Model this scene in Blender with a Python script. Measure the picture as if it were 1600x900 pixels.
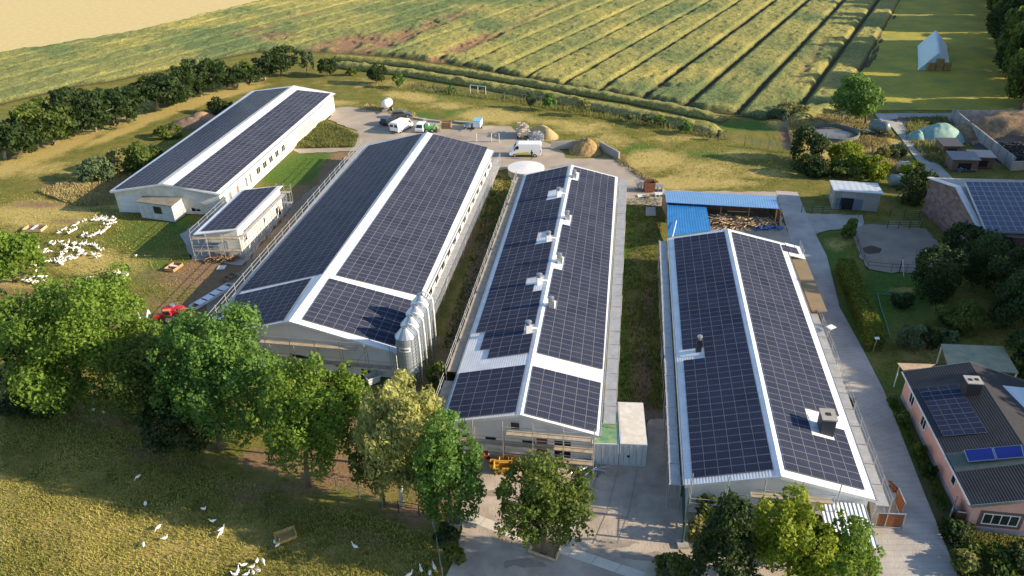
import bpy, bmesh, math, random
import numpy as np
from mathutils import Vector, Matrix

for o in list(bpy.data.objects): bpy.data.objects.remove(o)
SC = bpy.context.scene
COL = SC.collection
rnd = random.Random(7)
NP = np.random.RandomState(11)

# ------------------------------------------------------------------ camera
CAM_H, PITCH, ROLL, FOC = 49.4, math.radians(29.685), math.radians(1.2835), 1202.8
_f = np.array([0, math.cos(PITCH), -math.sin(PITCH)])
_r = np.array([1.0, 0, 0]); _d = np.array([0, -math.sin(PITCH), -math.cos(PITCH)])
_c, _s = math.cos(ROLL), math.sin(ROLL)
CM = np.array([_c*_r + _s*_d, -_s*_r + _c*_d, _f])
cd = bpy.data.cameras.new('camera'); cam = bpy.data.objects.new('camera', cd); COL.objects.link(cam)
cd.sensor_width = 36.0; cd.lens = 36.0*FOC/1600.0; cd.clip_start = 0.5; cd.clip_end = 5000
cam.matrix_world = Matrix(((CM[0][0], -CM[1][0], -CM[2][0], 0), (CM[0][1], -CM[1][1], -CM[2][1], 0),
                           (CM[0][2], -CM[1][2], -CM[2][2], CAM_H), (0, 0, 0, 1)))
SC.camera = cam

# ------------------------------------------------------------------ sky, sun, exposure
SUN_EL, SUN_AZ = math.radians(20.5), math.radians(99.8)
W = bpy.data.worlds.new('World'); SC.world = W; W.use_nodes = True
wn = W.node_tree.nodes; wl = W.node_tree.links
sky = wn.new('ShaderNodeTexSky'); sky.sky_type = 'NISHITA'; sky.sun_disc = False
sky.sun_elevation = SUN_EL; sky.sun_rotation = SUN_AZ; sky.air_density = 1.0; sky.dust_density = 0.6; sky.ozone_density = 2.0
wl.new(sky.outputs[0], wn['Background'].inputs[0]); wn['Background'].inputs[1].default_value = 0.13
sd = bpy.data.lights.new('sun', 'SUN'); sd.energy = 5.0; sd.angle = math.radians(0.55); sd.color = (1.0, 0.82, 0.57)
sun = bpy.data.objects.new('sun', sd); COL.objects.link(sun)
sv = Vector((math.cos(SUN_EL)*math.sin(SUN_AZ), math.cos(SUN_EL)*math.cos(SUN_AZ), math.sin(SUN_EL)))
sun.rotation_euler = sv.to_track_quat('Z', 'Y').to_euler(); sun.location = (60, 0, 60)
SC.view_settings.view_transform = 'Standard'; SC.view_settings.look = 'None'
SC.view_settings.gamma = 1.0; SC.view_settings.exposure = 0.95; SC.view_settings.use_curve_mapping = False
SC.render.engine = 'CYCLES'
SC.cycles.max_bounces = 6; SC.cycles.diffuse_bounces = 3; SC.cycles.glossy_bounces = 2
SC.cycles.transmission_bounces = 3; SC.cycles.transparent_max_bounces = 6

# ------------------------------------------------------------------ helpers
def g(px, py, z=0.0):
    """point at height z seen at photograph position px, py"""
    d = CM.T @ np.array([(px-800)/FOC, (py-450)/FOC, 1.0]); t = (z-CAM_H)/d[2]
    return Vector((d[0]*t, d[1]*t, z))
def proj(p):
    v = CM @ (np.array(p, float)-np.array([0, 0, CAM_H])); return 800+FOC*v[0]/v[2], 450+FOC*v[1]/v[2]
def zat(base, py):
    """height above base where a vertical line reaches photo row py"""
    lo, hi = 0.0, 45.0
    for _ in range(40):
        m = (lo+hi)/2
        if proj((base[0], base[1], m))[1] > py: lo = m
        else: hi = m
    return lo
def mat(name, col, rough=0.7, metal=0.0, noise=0.0, nscale=3.0, col2=None, bump=0.0, bscale=20.0, spec=0.5, coord='Object'):
    m = bpy.data.materials.new(name); m.use_nodes = True; nt = m.node_tree; b = nt.nodes['Principled BSDF']
    b.inputs['Base Color'].default_value = (*col, 1); b.inputs['Roughness'].default_value = rough
    b.inputs['Metallic'].default_value = metal; b.inputs['Specular IOR Level'].default_value = spec
    tc = nt.nodes.new('ShaderNodeTexCoord')
    if noise > 0 or col2:
        n = nt.nodes.new('ShaderNodeTexNoise'); n.inputs['Scale'].default_value = nscale; n.inputs['Detail'].default_value = 8; n.inputs['Roughness'].default_value = 0.65
        nt.links.new(tc.outputs[coord], n.inputs['Vector'])
        r = nt.nodes.new('ShaderNodeMapRange'); r.inputs[1].default_value = 0.35; r.inputs[2].default_value = 0.65
        nt.links.new(n.outputs[0], r.inputs[0])
        mx = nt.nodes.new('ShaderNodeMix'); mx.data_type = 'RGBA'
        c2 = col2 if col2 else tuple(max(0, c*(1-noise)) for c in col)
        mx.inputs[6].default_value = (*col, 1); mx.inputs[7].default_value = (*c2, 1)
        nt.links.new(r.outputs[0], mx.inputs[0]); nt.links.new(mx.outputs[2], b.inputs['Base Color'])
    if bump > 0:
        n2 = nt.nodes.new('ShaderNodeTexNoise'); n2.inputs['Scale'].default_value = bscale; n2.inputs['Detail'].default_value = 6
        nt.links.new(tc.outputs[coord], n2.inputs['Vector'])
        bp = nt.nodes.new('ShaderNodeBump'); bp.inputs['Strength'].default_value = bump; bp.inputs['Distance'].default_value = 0.1
        nt.links.new(n2.outputs[0], bp.inputs['Height']); nt.links.new(bp.outputs[0], b.inputs['Normal'])
    return m
def striped(m, axis, period, depth=0.5, col=None, width=0.1, src='UV', strength=0.5):
    """corrugation bump (col None) or thin joint lines of colour col across a material"""
    nt = m.node_tree; b = nt.nodes['Principled BSDF']
    tc = nt.nodes.new('ShaderNodeTexCoord'); sp = nt.nodes.new('ShaderNodeSeparateXYZ'); nt.links.new(tc.outputs[src], sp.inputs[0])
    mu = nt.nodes.new('ShaderNodeMath'); mu.operation = 'MULTIPLY'; mu.inputs[1].default_value = 1.0/period; nt.links.new(sp.outputs[axis], mu.inputs[0])
    if col is None:
        m2 = nt.nodes.new('ShaderNodeMath'); m2.operation = 'MULTIPLY'; m2.inputs[1].default_value = 2*math.pi; nt.links.new(mu.outputs[0], m2.inputs[0])
        s = nt.nodes.new('ShaderNodeMath'); s.operation = 'SINE'; nt.links.new(m2.outputs[0], s.inputs[0])
        bp = nt.nodes.new('ShaderNodeBump'); bp.inputs['Strength'].default_value = strength; bp.inputs['Distance'].default_value = 0.04
        nt.links.new(s.outputs[0], bp.inputs['Height']); nt.links.new(bp.outputs[0], b.inputs['Normal'])
    else:
        fr = nt.nodes.new('ShaderNodeMath'); fr.operation = 'FRACT'; nt.links.new(mu.outputs[0], fr.inputs[0])
        lt = nt.nodes.new('ShaderNodeMath'); lt.operation = 'LESS_THAN'; lt.inputs[1].default_value = width; nt.links.new(fr.outputs[0], lt.inputs[0])
        ml = nt.nodes.new('ShaderNodeMath'); ml.operation = 'MULTIPLY'; ml.inputs[1].default_value = strength; nt.links.new(lt.outputs[0], ml.inputs[0])
        mx = nt.nodes.new('ShaderNodeMix'); mx.data_type = 'RGBA'; mx.inputs[7].default_value = (*col, 1)
        bc = b.inputs['Base Color']
        if bc.is_linked:
            l = bc.links[0]; nt.links.new(l.from_socket, mx.inputs[6])
        else: mx.inputs[6].default_value = bc.default_value
        nt.links.new(ml.outputs[0], mx.inputs[0]); nt.links.new(mx.outputs[2], bc)
    return m
class MB:
    """collects shapes for ONE mesh object"""
    def __init__(s): s.v = []; s.f = []; s.uv = {}
    def poly(s, pts, uv=None):
        i = len(s.v); s.v += [tuple(p) for p in pts]; s.f.append(tuple(range(i, i+len(pts))))
        if uv: s.uv[len(s.f)-1] = uv
    def hexa(s, b, t):
        """b, t: 4 bottom and 4 top points, counter clockwise from above"""
        i = len(s.v); s.v += [tuple(p) for p in b]+[tuple(p) for p in t]
        s.f += [(i+3, i+2, i+1, i), (i+4, i+5, i+6, i+7), (i, i+1, i+5, i+4), (i+1, i+2, i+6, i+5), (i+2, i+3, i+7, i+6), (i+3, i, i+4, i+7)]
        return s
    def box(s, c, sx, sy, sz, rz=0.0, tilt=None):
        ca, sa = math.cos(rz), math.sin(rz); P = []
        for z in (-sz/2, sz/2):
            for x, y in ((-1, -1), (1, -1), (1, 1), (-1, 1)):
                q = Vector((x*sx/2, y*sy/2, z))
                if tilt: q = tilt @ q
                P.append((c[0]+q.x*ca-q.y*sa, c[1]+q.x*sa+q.y*ca, c[2]+q.z))
        return s.hexa(P[:4], P[4:])
    def tube(s, pts, rad, n=6, caps=True):
        if not hasattr(rad, '__len__'): rad = [rad]*len(pts)
        pts = [Vector(p) for p in pts]; i0 = len(s.v); up = None
        for k, p in enumerate(pts):
            d = (pts[min(k+1, len(pts)-1)]-pts[max(k-1, 0)]).normalized()
            if up is None: up = Vector((0, 0, 1)) if abs(d.z) < 0.9 else Vector((1, 0, 0))
            a = d.cross(up).normalized(); b = a.cross(d).normalized(); up = b
            for j in range(n):
                t = 2*math.pi*j/n; s.v.append(tuple(p+(a*math.cos(t)+b*math.sin(t))*rad[k]))
        for k in range(len(pts)-1):
            for j in range(n):
                a0 = i0+k*n+j; a1 = i0+k*n+(j+1) % n; s.f.append((a0, a1, a1+n, a0+n))
        if caps:
            s.f.append(tuple(i0+j for j in range(n))[::-1]); s.f.append(tuple(i0+(len(pts)-1)*n+j for j in range(n)))
        return s
    def lathe(s, c, prof, n=24, squash=1.0):
        i0 = len(s.v)
        for r, z in prof:
            for j in range(n):
                t = 2*math.pi*j/n; s.v.append((c[0]+r*math.cos(t), c[1]+r*math.sin(t)*squash, c[2]+z))
        for k in range(len(prof)-1):
            for j in range(n):
                a0 = i0+k*n+j; a1 = i0+k*n+(j+1) % n; s.f.append((a0, a1, a1+n, a0+n))
        s.f.append(tuple(i0+j for j in range(n))[::-1]); s.f.append(tuple(i0+(len(prof)-1)*n+j for j in range(n)))
        return s
    def build(s, name, m, parent=None, smooth=False, local=False):
        v = np.array(s.v, dtype=float)
        if parent is not None and not local: v = v-np.array(WL(parent))
        me = bpy.data.meshes.new(name); me.from_pydata(v.tolist(), [], s.f)
        if s.uv:
            ul = me.uv_layers.new(name='UVMap')
            for fi, uvs in s.uv.items():
                p = me.polygons[fi]
                for k, li in enumerate(p.loop_indices): ul.data[li].uv = uvs[k]
        me.materials.append(m)
        if smooth: me.polygons.foreach_set('use_smooth', [True]*len(me.polygons))
        me.update()
        o = bpy.data.objects.new(name, me); COL.objects.link(o)
        if parent is not None: o.parent = parent
        return o
def WL(o):
    v = Vector(o.location); p = o.parent
    while p is not None: v = v+Vector(p.location); p = p.parent
    return v
def tag(o, label=None, cat=None, group=None, kind=None):
    if label: o['label'] = label
    if cat: o['category'] = cat
    if group: o['group'] = group
    if kind: o['kind'] = kind
    return o
def thing(name, label, cat, loc, group=None, rz=0.0):
    o = bpy.data.objects.new(name, None); COL.objects.link(o); o.location = Vector(loc); o.rotation_euler = (0, 0, rz)
    o.empty_display_size = 0.3
    return tag(o, label, cat, group)
def copy_tree(o, parent=None):
    c = o.copy(); COL.objects.link(c); c.parent = parent
    for ch in o.children: copy_tree(ch, c)
    return c
def extrude(prof, w, bev=0.0, seg=2):
    """side profile (x, z) extruded over width w along y, centred, edges bevelled -> MB in local coordinates"""
    bm = bmesh.new(); a = [bm.verts.new((x, -w/2, z)) for x, z in prof]; b = [bm.verts.new((x, w/2, z)) for x, z in prof]
    bm.faces.new(a); bm.faces.new(b[::-1]); n = len(prof)
    for i in range(n): bm.faces.new((a[i], b[i], b[(i+1) % n], a[(i+1) % n]))
    bmesh.ops.recalc_face_normals(bm, faces=bm.faces)
    if bev: bmesh.ops.bevel(bm, geom=list(bm.edges), offset=bev, segments=seg, affect='EDGES', profile=0.6)
    mb = MB(); bm.verts.index_update(); mb.v = [tuple(v.co) for v in bm.verts]; mb.f = [tuple(v.index for v in f.verts) for f in bm.faces]; bm.free()
    return mb
# numpy value noise
def vnoise(x, y, seed=0):
    xi = np.floor(x).astype(np.int64); yi = np.floor(y).astype(np.int64); fx = x-xi; fy = y-yi
    fx = fx*fx*(3-2*fx); fy = fy*fy*(3-2*fy)
    def h(a, b):
        n = (a*374761393+b*668265263+seed*974634777) & 0x7fffffff
        n = ((n ^ (n >> 13))*1274126177) & 0x7fffffff
        return ((n ^ (n >> 16)) & 0xffff)/65535.0
    return (h(xi, yi)*(1-fx)+h(xi+1, yi)*fx)*(1-fy)+(h(xi, yi+1)*(1-fx)+h(xi+1, yi+1)*fx)*fy
def fbm(x, y, sc, oc=4, seed=0):
    r = 0; a = 0.5; t = 0
    for k in range(oc):
        r = r+a*vnoise(x/sc, y/sc, seed+k*17); t += a; a *= 0.55; sc *= 0.5
    return r/t
def inpoly(x, y, poly):
    inside = np.zeros(x.shape, bool); n = len(poly)
    for i in range(n):
        x0, y0 = poly[i][0], poly[i][1]; x1, y1 = poly[(i+1) % n][0], poly[(i+1) % n][1]
        if y0 == y1: continue
        c = ((y0 > y) != (y1 > y)) & (x < (x1-x0)*(y-y0)/(y1-y0)+x0); inside ^= c
    return inside
def mesh_np(name, v, f, m, cols=None, smooth=False, parent=None, uvs=None):
    me = bpy.data.meshes.new(name); v = np.asarray(v, np.float32); f = np.asarray(f, np.int32)
    me.vertices.add(len(v)); me.vertices.foreach_set('co', v.ravel())
    me.loops.add(f.size); me.loops.foreach_set('vertex_index', f.ravel())
    me.polygons.add(len(f)); me.polygons.foreach_set('loop_start', np.arange(0, f.size, f.shape[1], dtype=np.int32))
    me.polygons.foreach_set('loop_total', np.full(len(f), f.shape[1], np.int32))
    if cols is not None:
        ca = me.color_attributes.new('mask', 'FLOAT_COLOR', 'POINT'); c4 = np.ones((len(v), 4), np.float32); c4[:, :3] = cols; ca.data.foreach_set('color', c4.ravel())
    me.materials.append(m); me.update(calc_edges=True); me.validate()
    if smooth: me.polygons.foreach_set('use_smooth', np.ones(len(f), bool))
    o = bpy.data.objects.new(name, me); COL.objects.link(o)
    if parent is not None: o.parent = parent
    return o
def grid_faces(nx, ny):
    i = np.arange(nx-1)[None, :]+np.arange(ny-1)[:, None]*nx
    return np.stack([i, i+1, i+1+nx, i+nx], -1).reshape(-1, 4)
def sheet(name, pxs, z, m, jit=0.25, step=1.0, uvdir=None, dome=0.0):
    """flat ground sheet with an irregular edge"""
    P = [g(*p) for p in pxs]; out = []
    for i, p in enumerate(P):
        q = P[(i+1) % len(P)]; n = max(1, int((q-p).length/step))
        for k in range(n):
            t = p.lerp(q, k/n); out.append((t.x+rnd.uniform(-jit, jit), t.y+rnd.uniform(-jit, jit), z))
    bm = bmesh.new(); vs = [bm.verts.new(p) for p in out]; f = bm.faces.new(vs)
    if f.normal.z < 0: f.normal_flip()
    bmesh.ops.triangulate(bm, faces=[f]); bm.normal_update()
    for q in bm.faces:
        if q.normal.z < 0: q.normal_flip()
    me = bpy.data.meshes.new(name); bm.to_mesh(me); bm.free(); me.materials.append(m)
    o = bpy.data.objects.new(name, me); COL.objects.link(o); o['kind'] = 'structure'
    return o

# ------------------------------------------------------------------ common materials
M_white = mat('white_sheet_metal', (0.80, 0.81, 0.82), 0.5, noise=0.2, nscale=0.9)
M_roofw = striped(mat('white_roof_sheet', (0.80, 0.81, 0.82), 0.4, noise=0.22, nscale=0.5), 0, 0.25, src='UV', strength=0.12)
M_plaster = mat('light_plaster', (0.82, 0.83, 0.85), 0.9, noise=0.10, nscale=0.6, bump=0.15)
M_cream = mat('cream_plaster', (0.70, 0.68, 0.62), 0.9, noise=0.3, nscale=0.7, bump=0.15)
M_glass = mat('dark_window_glass', (0.02, 0.025, 0.03), 0.12)
M_wframe = mat('white_window_frame', (0.75, 0.76, 0.76), 0.5)
M_dark = mat('dark_opening', (0.012, 0.012, 0.014), 0.9)
M_galv = mat('galvanised_steel', (0.50, 0.52, 0.54), 0.35, 0.75, noise=0.15, nscale=4)
M_pole = mat('scaffold_tube_steel', (0.42, 0.43, 0.43), 0.45, 0.5)
M_deck = mat('scaffold_board_wood', (0.46, 0.38, 0.29), 0.85, noise=0.35, nscale=1.5)
M_deckg = mat('scaffold_steel_deck', (0.46, 0.46, 0.46), 0.6, 0.3, noise=0.25, nscale=1.5)
M_wood = mat('weathered_wood', (0.30, 0.19, 0.11), 0.85, noise=0.45, nscale=3)
M_palewood = mat('pale_raw_wood', (0.52, 0.38, 0.24), 0.85, noise=0.35, nscale=4)
M_rust = mat('rusty_steel', (0.22, 0.09, 0.05), 0.8, noise=0.4, nscale=5)
M_tyre = mat('black_rubber', (0.02, 0.02, 0.02), 0.85)
M_rim = mat('wheel_rim', (0.45, 0.45, 0.46), 0.4, 0.6)
M_concrete = mat('concrete', (0.40, 0.38, 0.35), 0.9, noise=0.3, nscale=0.5, bump=0.2)
M_darkpaint = mat('dark_green_paint', (0.03, 0.09, 0.06), 0.5)
M_black = mat('black_metal', (0.03, 0.03, 0.035), 0.5)

def panel_material(name, cell, cell2, line):
    m = bpy.data.materials.new(name); m.use_nodes = True; nt = m.node_tree; b = nt.nodes['Principled BSDF']
    b.inputs['Roughness'].default_value = 0.22; b.inputs['IOR'].default_value = 1.13; b.inputs['Specular IOR Level'].default_value = 0.05
    uv = nt.nodes.new('ShaderNodeTexCoord'); sp = nt.nodes.new('ShaderNodeSeparateXYZ'); nt.links.new(uv.outputs['UV'], sp.inputs[0])
    def M(op, a, bb=None):
        n = nt.nodes.new('ShaderNodeMath'); n.operation = op
        for k, x in enumerate((a, bb)):
            if x is None: continue
            if isinstance(x, (int, float)): n.inputs[k].default_value = x
            else: nt.links.new(x, n.inputs[k])
        return n.outputs[0]
    u, v = sp.outputs[0], sp.outputs[1]
    du = M('MINIMUM', u, M('SUBTRACT', 1.0, u)); dv = M('MINIMUM', v, M('SUBTRACT', 1.0, v))
    frame = M('MAXIMUM', M('LESS_THAN', du, 0.018), M('LESS_THAN', dv, 0.014))
    mid = M('LESS_THAN', M('ABSOLUTE', M('SUBTRACT', v, 0.5)), 0.013)
    cu = M('FRACT', M('MULTIPLY', u, 6.0)); cl = M('MULTIPLY', M('LESS_THAN', cu, 0.07), 0.35)
    cv = M('FRACT', M('MULTIPLY', v, 20.0)); cl2 = M('MULTIPLY', M('LESS_THAN', cv, 0.08), 0.12)
    a = M('MAXIMUM', M('MULTIPLY', frame, 0.85), M('MAXIMUM', M('MULTIPLY', mid, 0.8), M('MAXIMUM', cl, cl2)))
    oi = nt.nodes.new('ShaderNodeNewGeometry')
    n = nt.nodes.new('ShaderNodeTexNoise'); n.inputs['Scale'].default_value = 0.35; nt.links.new(oi.outputs['Position'], n.inputs['Vector'])
    rr = nt.nodes.new('ShaderNodeMapRange'); rr.inputs[1].default_value = 0.35; rr.inputs[2].default_value = 0.65; nt.links.new(n.outputs[0], rr.inputs[0])
    m0 = nt.nodes.new('ShaderNodeMix'); m0.data_type = 'RGBA'; m0.inputs[6].default_value = (*cell, 1); m0.inputs[7].default_value = (*cell2, 1); nt.links.new(M('ADD', M('MULTIPLY', rr.outputs[0], 0.4), M('MULTIPLY', oi.outputs['Random Per Island'], 0.6)), m0.inputs[0])
    m1 = nt.nodes.new('ShaderNodeMix'); m1.data_type = 'RGBA'; m1.inputs[7].default_value = (*line, 1); nt.links.new(m0.outputs[2], m1.inputs[6]); nt.links.new(a, m1.inputs[0])
    nt.links.new(m1.outputs[2], b.inputs['Base Color'])
    r2 = nt.nodes.new('ShaderNodeMapRange'); r2.inputs[3].default_value = 0.20; r2.inputs[4].default_value = 0.26; nt.links.new(rr.outputs[0], r2.inputs[0]); nt.links.new(r2.outputs[0], b.inputs['Roughness'])
    return m
M_panel = panel_material('solar_cells', (0.020, 0.026, 0.052), (0.042, 0.050, 0.082), (0.25, 0.26, 0.29))

M_panel_sky = panel_material('sky_tinted_solar_cells', (0.030, 0.040, 0.085), (0.045, 0.055, 0.10), (0.55, 0.57, 0.62)); _b = M_panel_sky.node_tree.nodes['Principled BSDF']; _b.inputs['IOR'].default_value = 1.5; _b.inputs['Specular IOR Level'].default_value = 0.6  # bluer cells and paler lines paint in reflected sky on the brick building
# ================================================================== GROUND
def blob_eval(X, Y, blobs):
    out = np.zeros(X.shape)
    for b in blobs:
        px, py, rx, ry, s = b[:5]; ang = b[5] if len(b) > 5 else 0.0
        c = g(px, py); a = g(px+rx*math.cos(ang), py+rx*math.sin(ang)); bb = g(px-ry*math.sin(ang), py+ry*math.cos(ang))
        ux, uy = a.x-c.x, a.y-c.y; vx, vy = bb.x-c.x, bb.y-c.y; det = ux*vy-uy*vx
        dx, dy = X-c.x, Y-c.y; p = (dx*vy-dy*vx)/det; q = (ux*dy-uy*dx)/det
        out = np.maximum(out, s*np.clip(1.35-np.sqrt(p*p+q*q)+0.5*(fbm(X, Y, 4, 3, 5)-0.5), 0, 1))
    return np.clip(out, 0, 1)
DRY = [(60, 335, 90, 25, .9), (140, 300, 60, 14, .8), (150, 410, 75, 24, .75), (40, 440, 70, 12, .8), (120, 215, 170, 16, .75, -.42), (300, 160, 130, 9, .9, -.32), (60, 262, 90, 16, .5),
       (190, 205, 70, 7, .85, -.35), (30, 250, 60, 10, .8, -.4), (370, 142, 60, 6, .8, -.25), (190, 320, 60, 10, .6),
       (640, 150, 55, 8, .75, .1), (520, 160, 50, 6, .6), (590, 130, 120, 10, .35), (770, 180, 60, 14, .8), (700, 165, 40, 7, .6), (790, 183, 50, 9, .7), (925, 196, 50, 10, .5), (960, 218, 40, 14, .5), (1020, 250, 60, 18, .85), (1060, 285, 120, 12, .9),
       (945, 232, 30, 30, .4), (1100, 265, 80, 20, .55), (1160, 240, 60, 10, .4), (905, 200, 50, 12, .6, .1), (1060, 215, 60, 7, .5), (1200, 270, 60, 12, .5),
       (1250, 185, 60, 20, .9), (1330, 235, 100, 22, .75), (1310, 180, 50, 15, .7), (1390, 235, 40, 35, .6),
       (60, 800, 260, 120, .45), (250, 850, 240, 70, .55), (500, 880, 200, 40, .35), (20, 730, 120, 60, .3),
       (1310, 380, 25, 14, .5), (1450, 545, 60, 22, .4), (1415, 452, 30, 5, .7),
       (860, 190, 90, 8, .5, .1), (1010, 525, 20, 60, .25), (540, 205, 30, 15, .4),
       (780, 285, 12, 20, .6), (760, 330, 15, 30, .4)]
DIRT = [(430, 385, 40, 70, .8, .5), (380, 470, 40, 60, .7, .5), (60, 320, 60, 8, .6), (100, 345, 30, 6, .5), (990, 480, 14, 120, .35), (745, 450, 16, 100, .7, .25), (690, 560, 20, 50, .6), (750, 400, 12, 110, .8, .28), (735, 350, 14, 80, .7, .25), (705, 520, 12, 60, .6, .1), (1005, 590, 14, 90, .8), (1015, 470, 8, 60, .6), (995, 400, 14, 16, .5), (1010, 640, 30, 12, .8),
        (330, 430, 95, 26, .95), (270, 470, 60, 25, .4), (390, 420, 50, 60, .9), (450, 340, 20, 80, .9, .55), (520, 265, 20, 45, .9, .6), (340, 470, 60, 40, .9), (310, 500, 70, 30, .6),
        (560, 735, 130, 26, 1), (430, 715, 70, 20, .9), (690, 770, 50, 30, .9), (600, 700, 90, 30, .8), (520, 660, 110, 60, .7), (170, 615, 30, 16, 1), (300, 660, 80, 14, .8), (60, 640, 120, 12, .45), (170, 655, 90, 14, .6, .15),
        (250, 715, 120, 16, .5, .35), (380, 770, 110, 18, .55, .45), (540, 830, 120, 22, .35, .2), (640, 800, 70, 25, .6), (480, 760, 150, 18, .45), (20, 460, 80, 18, .5), (640, 640, 60, 60, .8), (670, 620, 30, 50, .8),
        (80, 440, 60, 8, .5), (230, 500, 15, 10, .7), (1180, 360, 70, 20, .6), (1500, 590, 80, 30, .3), (1390, 262, 30, 30, .4), (1530, 250, 60, 20, .5), (1015, 300, 40, 10, .6),
        (105, 290, 60, 12, .5), (1230, 215, 10, 25, .8, -.4), (700, 560, 16, 60, .4), (1420, 570, 40, 12, .35), (300, 190, 40, 12, .4), (250, 330, 60, 8, .3)]
LUSH = [(495, 255, 60, 22, 1), (450, 270, 60, 20, 1), (350, 120, 160, 8, .3), (200, 200, 70, 10, .7, -.35), (160, 180, 60, 8, .4), (980, 320, 14, 30, .9), (985, 400, 22, 90, .6), (975, 560, 12, 120, .6), (800, 300, 8, 16, .7), (770, 290, 10, 20, .6), (1000, 235, 30, 12, .9), (960, 255, 18, 8, .8), (830, 200, 60, 8, .5), (1130, 240, 120, 10, .5), (610, 150, 60, 8, .3), (720, 175, 30, 7, .8), (655, 180, 40, 8, .6),
        (1300, 390, 40, 60, .6), (1400, 450, 80, 60, .7), (1360, 480, 50, 60, .7), (220, 370, 60, 40, .5), (250, 420, 70, 30, .5), (100, 350, 60, 12, .6), (280, 350, 40, 30, .6), (1190, 195, 80, 10, .8), (1400, 600, 60, 25, .5), (1090, 240, 100, 10, .3), (700, 150, 200, 10, .35), (1470, 210, 60, 20, .5), (1440, 250, 30, 20, .5), (1510, 830, 60, 10, .5), (1560, 880, 90, 30, .6), (1410, 680, 20, 60, .7), (1440, 750, 20, 60, .7)]
gx = np.unique(np.concatenate([[-2500, -900, -400, -220, -160], np.arange(-125, 145, 0.6), [170, 230, 400, 900, 2500]]))
gy = np.unique(np.concatenate([[-2500, -600, -100, 0, 20], np.arange(34, 262, 0.6), [290, 330, 500, 1000, 3500]]))
X, Y = np.meshgrid(gx, gy)
Z = (fbm(X, Y, 9, 3, 3)-0.5)*0.16
inside = (X > -120) & (X < 140) & (Y > 36) & (Y < 258)
fade = np.clip(np.minimum.reduce([X+120, 140-X, Y-36, 258-Y])/15.0, 0, 1); Z = Z*fade-0.10
cols = np.stack([blob_eval(X, Y, DRY), blob_eval(X, Y, DIRT), blob_eval(X, Y, LUSH)], -1).reshape(-1, 3)
M_ground = bpy.data.materials.new('pasture_ground'); M_ground.use_nodes = True
def ground_nodes(m):
    nt = m.node_tree; b = nt.nodes['Principled BSDF']; b.inputs['Roughness'].default_value = 0.95; b.inputs['Specular IOR Level'].default_value = 0.15
    at = nt.nodes.new('ShaderNodeAttribute'); at.attribute_name = 'mask'; se = nt.nodes.new('ShaderNodeSeparateColor'); nt.links.new(at.outputs[0], se.inputs[0])
    geo = nt.nodes.new('ShaderNodeNewGeometry')
    def noise(sc, det=8, ro=0.65):
        n = nt.nodes.new('ShaderNodeTexNoise'); n.inputs['Scale'].default_value = sc; n.inputs['Detail'].default_value = det; n.inputs['Roughness'].default_value = ro
        nt.links.new(geo.outputs['Position'], n.inputs['Vector']); return n.outputs[0]
    def ramp(x, a, b2):
        r = nt.nodes.new('ShaderNodeMapRange'); r.inputs[1].default_value = a; r.inputs[2].default_value = b2
        if isinstance(x, (int, float)): r.inputs[0].default_value = x
        else: nt.links.new(x, r.inputs[0])
        return r.outputs[0]
    def mix(f, a, c):
        mx = nt.nodes.new('ShaderNodeMix'); mx.data_type = 'RGBA'; nt.links.new(f, mx.inputs[0])
        for k, x in ((6, a), (7, c)):
            if isinstance(x, tuple): mx.inputs[k].default_value = (*x, 1)
            else: nt.links.new(x, mx.inputs[k])
        return mx.outputs[2]
    def M(op, a, c):
        n = nt.nodes.new('ShaderNodeMath'); n.operation = op
        for k, x in enumerate((a, c)):
            if isinstance(x, (int, float)): n.inputs[k].default_value = x
            else: nt.links.new(x, n.inputs[k])
        return n.outputs[0]
    fine = noise(3.5, 10, 0.75); med = noise(0.35, 6); big = noise(0.07, 5); vfine = noise(9, 6, 0.8)
    green = mix(ramp(fine, .35, .65), (0.042, 0.064, 0.011), (0.215, 0.208, 0.038))
    green = mix(ramp(med, .4, .7), green, (0.24, 0.20, 0.06))
    lush = mix(ramp(fine, .35, .65), (0.04, 0.09, 0.013), (0.12, 0.20, 0.035))
    dry = mix(ramp(fine, .3, .7), (0.30, 0.235, 0.07), (0.56, 0.44, 0.165))
    dirt = mix(ramp(fine, .3, .7), (0.15, 0.095, 0.055), (0.34, 0.22, 0.13))
    def edge(ch, w=0.5):
        s = M('ADD', se.outputs[ch], M('MULTIPLY', M('SUBTRACT', M('ADD', M('MULTIPLY', med, .5), M('MULTIPLY', fine, .5)), 0.5), 1.5))
        return ramp(s, 0.20, 0.62)
    c = mix(edge(2), green, lush); c = mix(edge(0), c, dry); c = mix(edge(1), c, dirt)
    sp = ramp(vfine, .62, .72); c = mix(M('MULTIPLY', sp, 0.35), c, (0.42, 0.36, 0.18))
    dk = ramp(noise(6, 4), .60, .70); c = mix(M('MULTIPLY', dk, 0.45), c, (0.035, 0.045, 0.012))
    nt.links.new(c, b.inputs['Base Color'])
    bp = nt.nodes.new('ShaderNodeBump'); bp.inputs['Strength'].default_value = 0.7; bp.inputs['Distance'].default_value = 0.25
    nt.links.new(M('ADD', fine, M('MULTIPLY', vfine, 0.5)), bp.inputs['Height']); nt.links.new(bp.outputs[0], b.inputs['Normal'])
ground_nodes(M_ground)
o = mesh_np('ground', np.stack([X, Y, Z], -1).reshape(-1, 3), grid_faces(len(gx), len(gy)), M_ground, cols, True); o['kind'] = 'structure'

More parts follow.
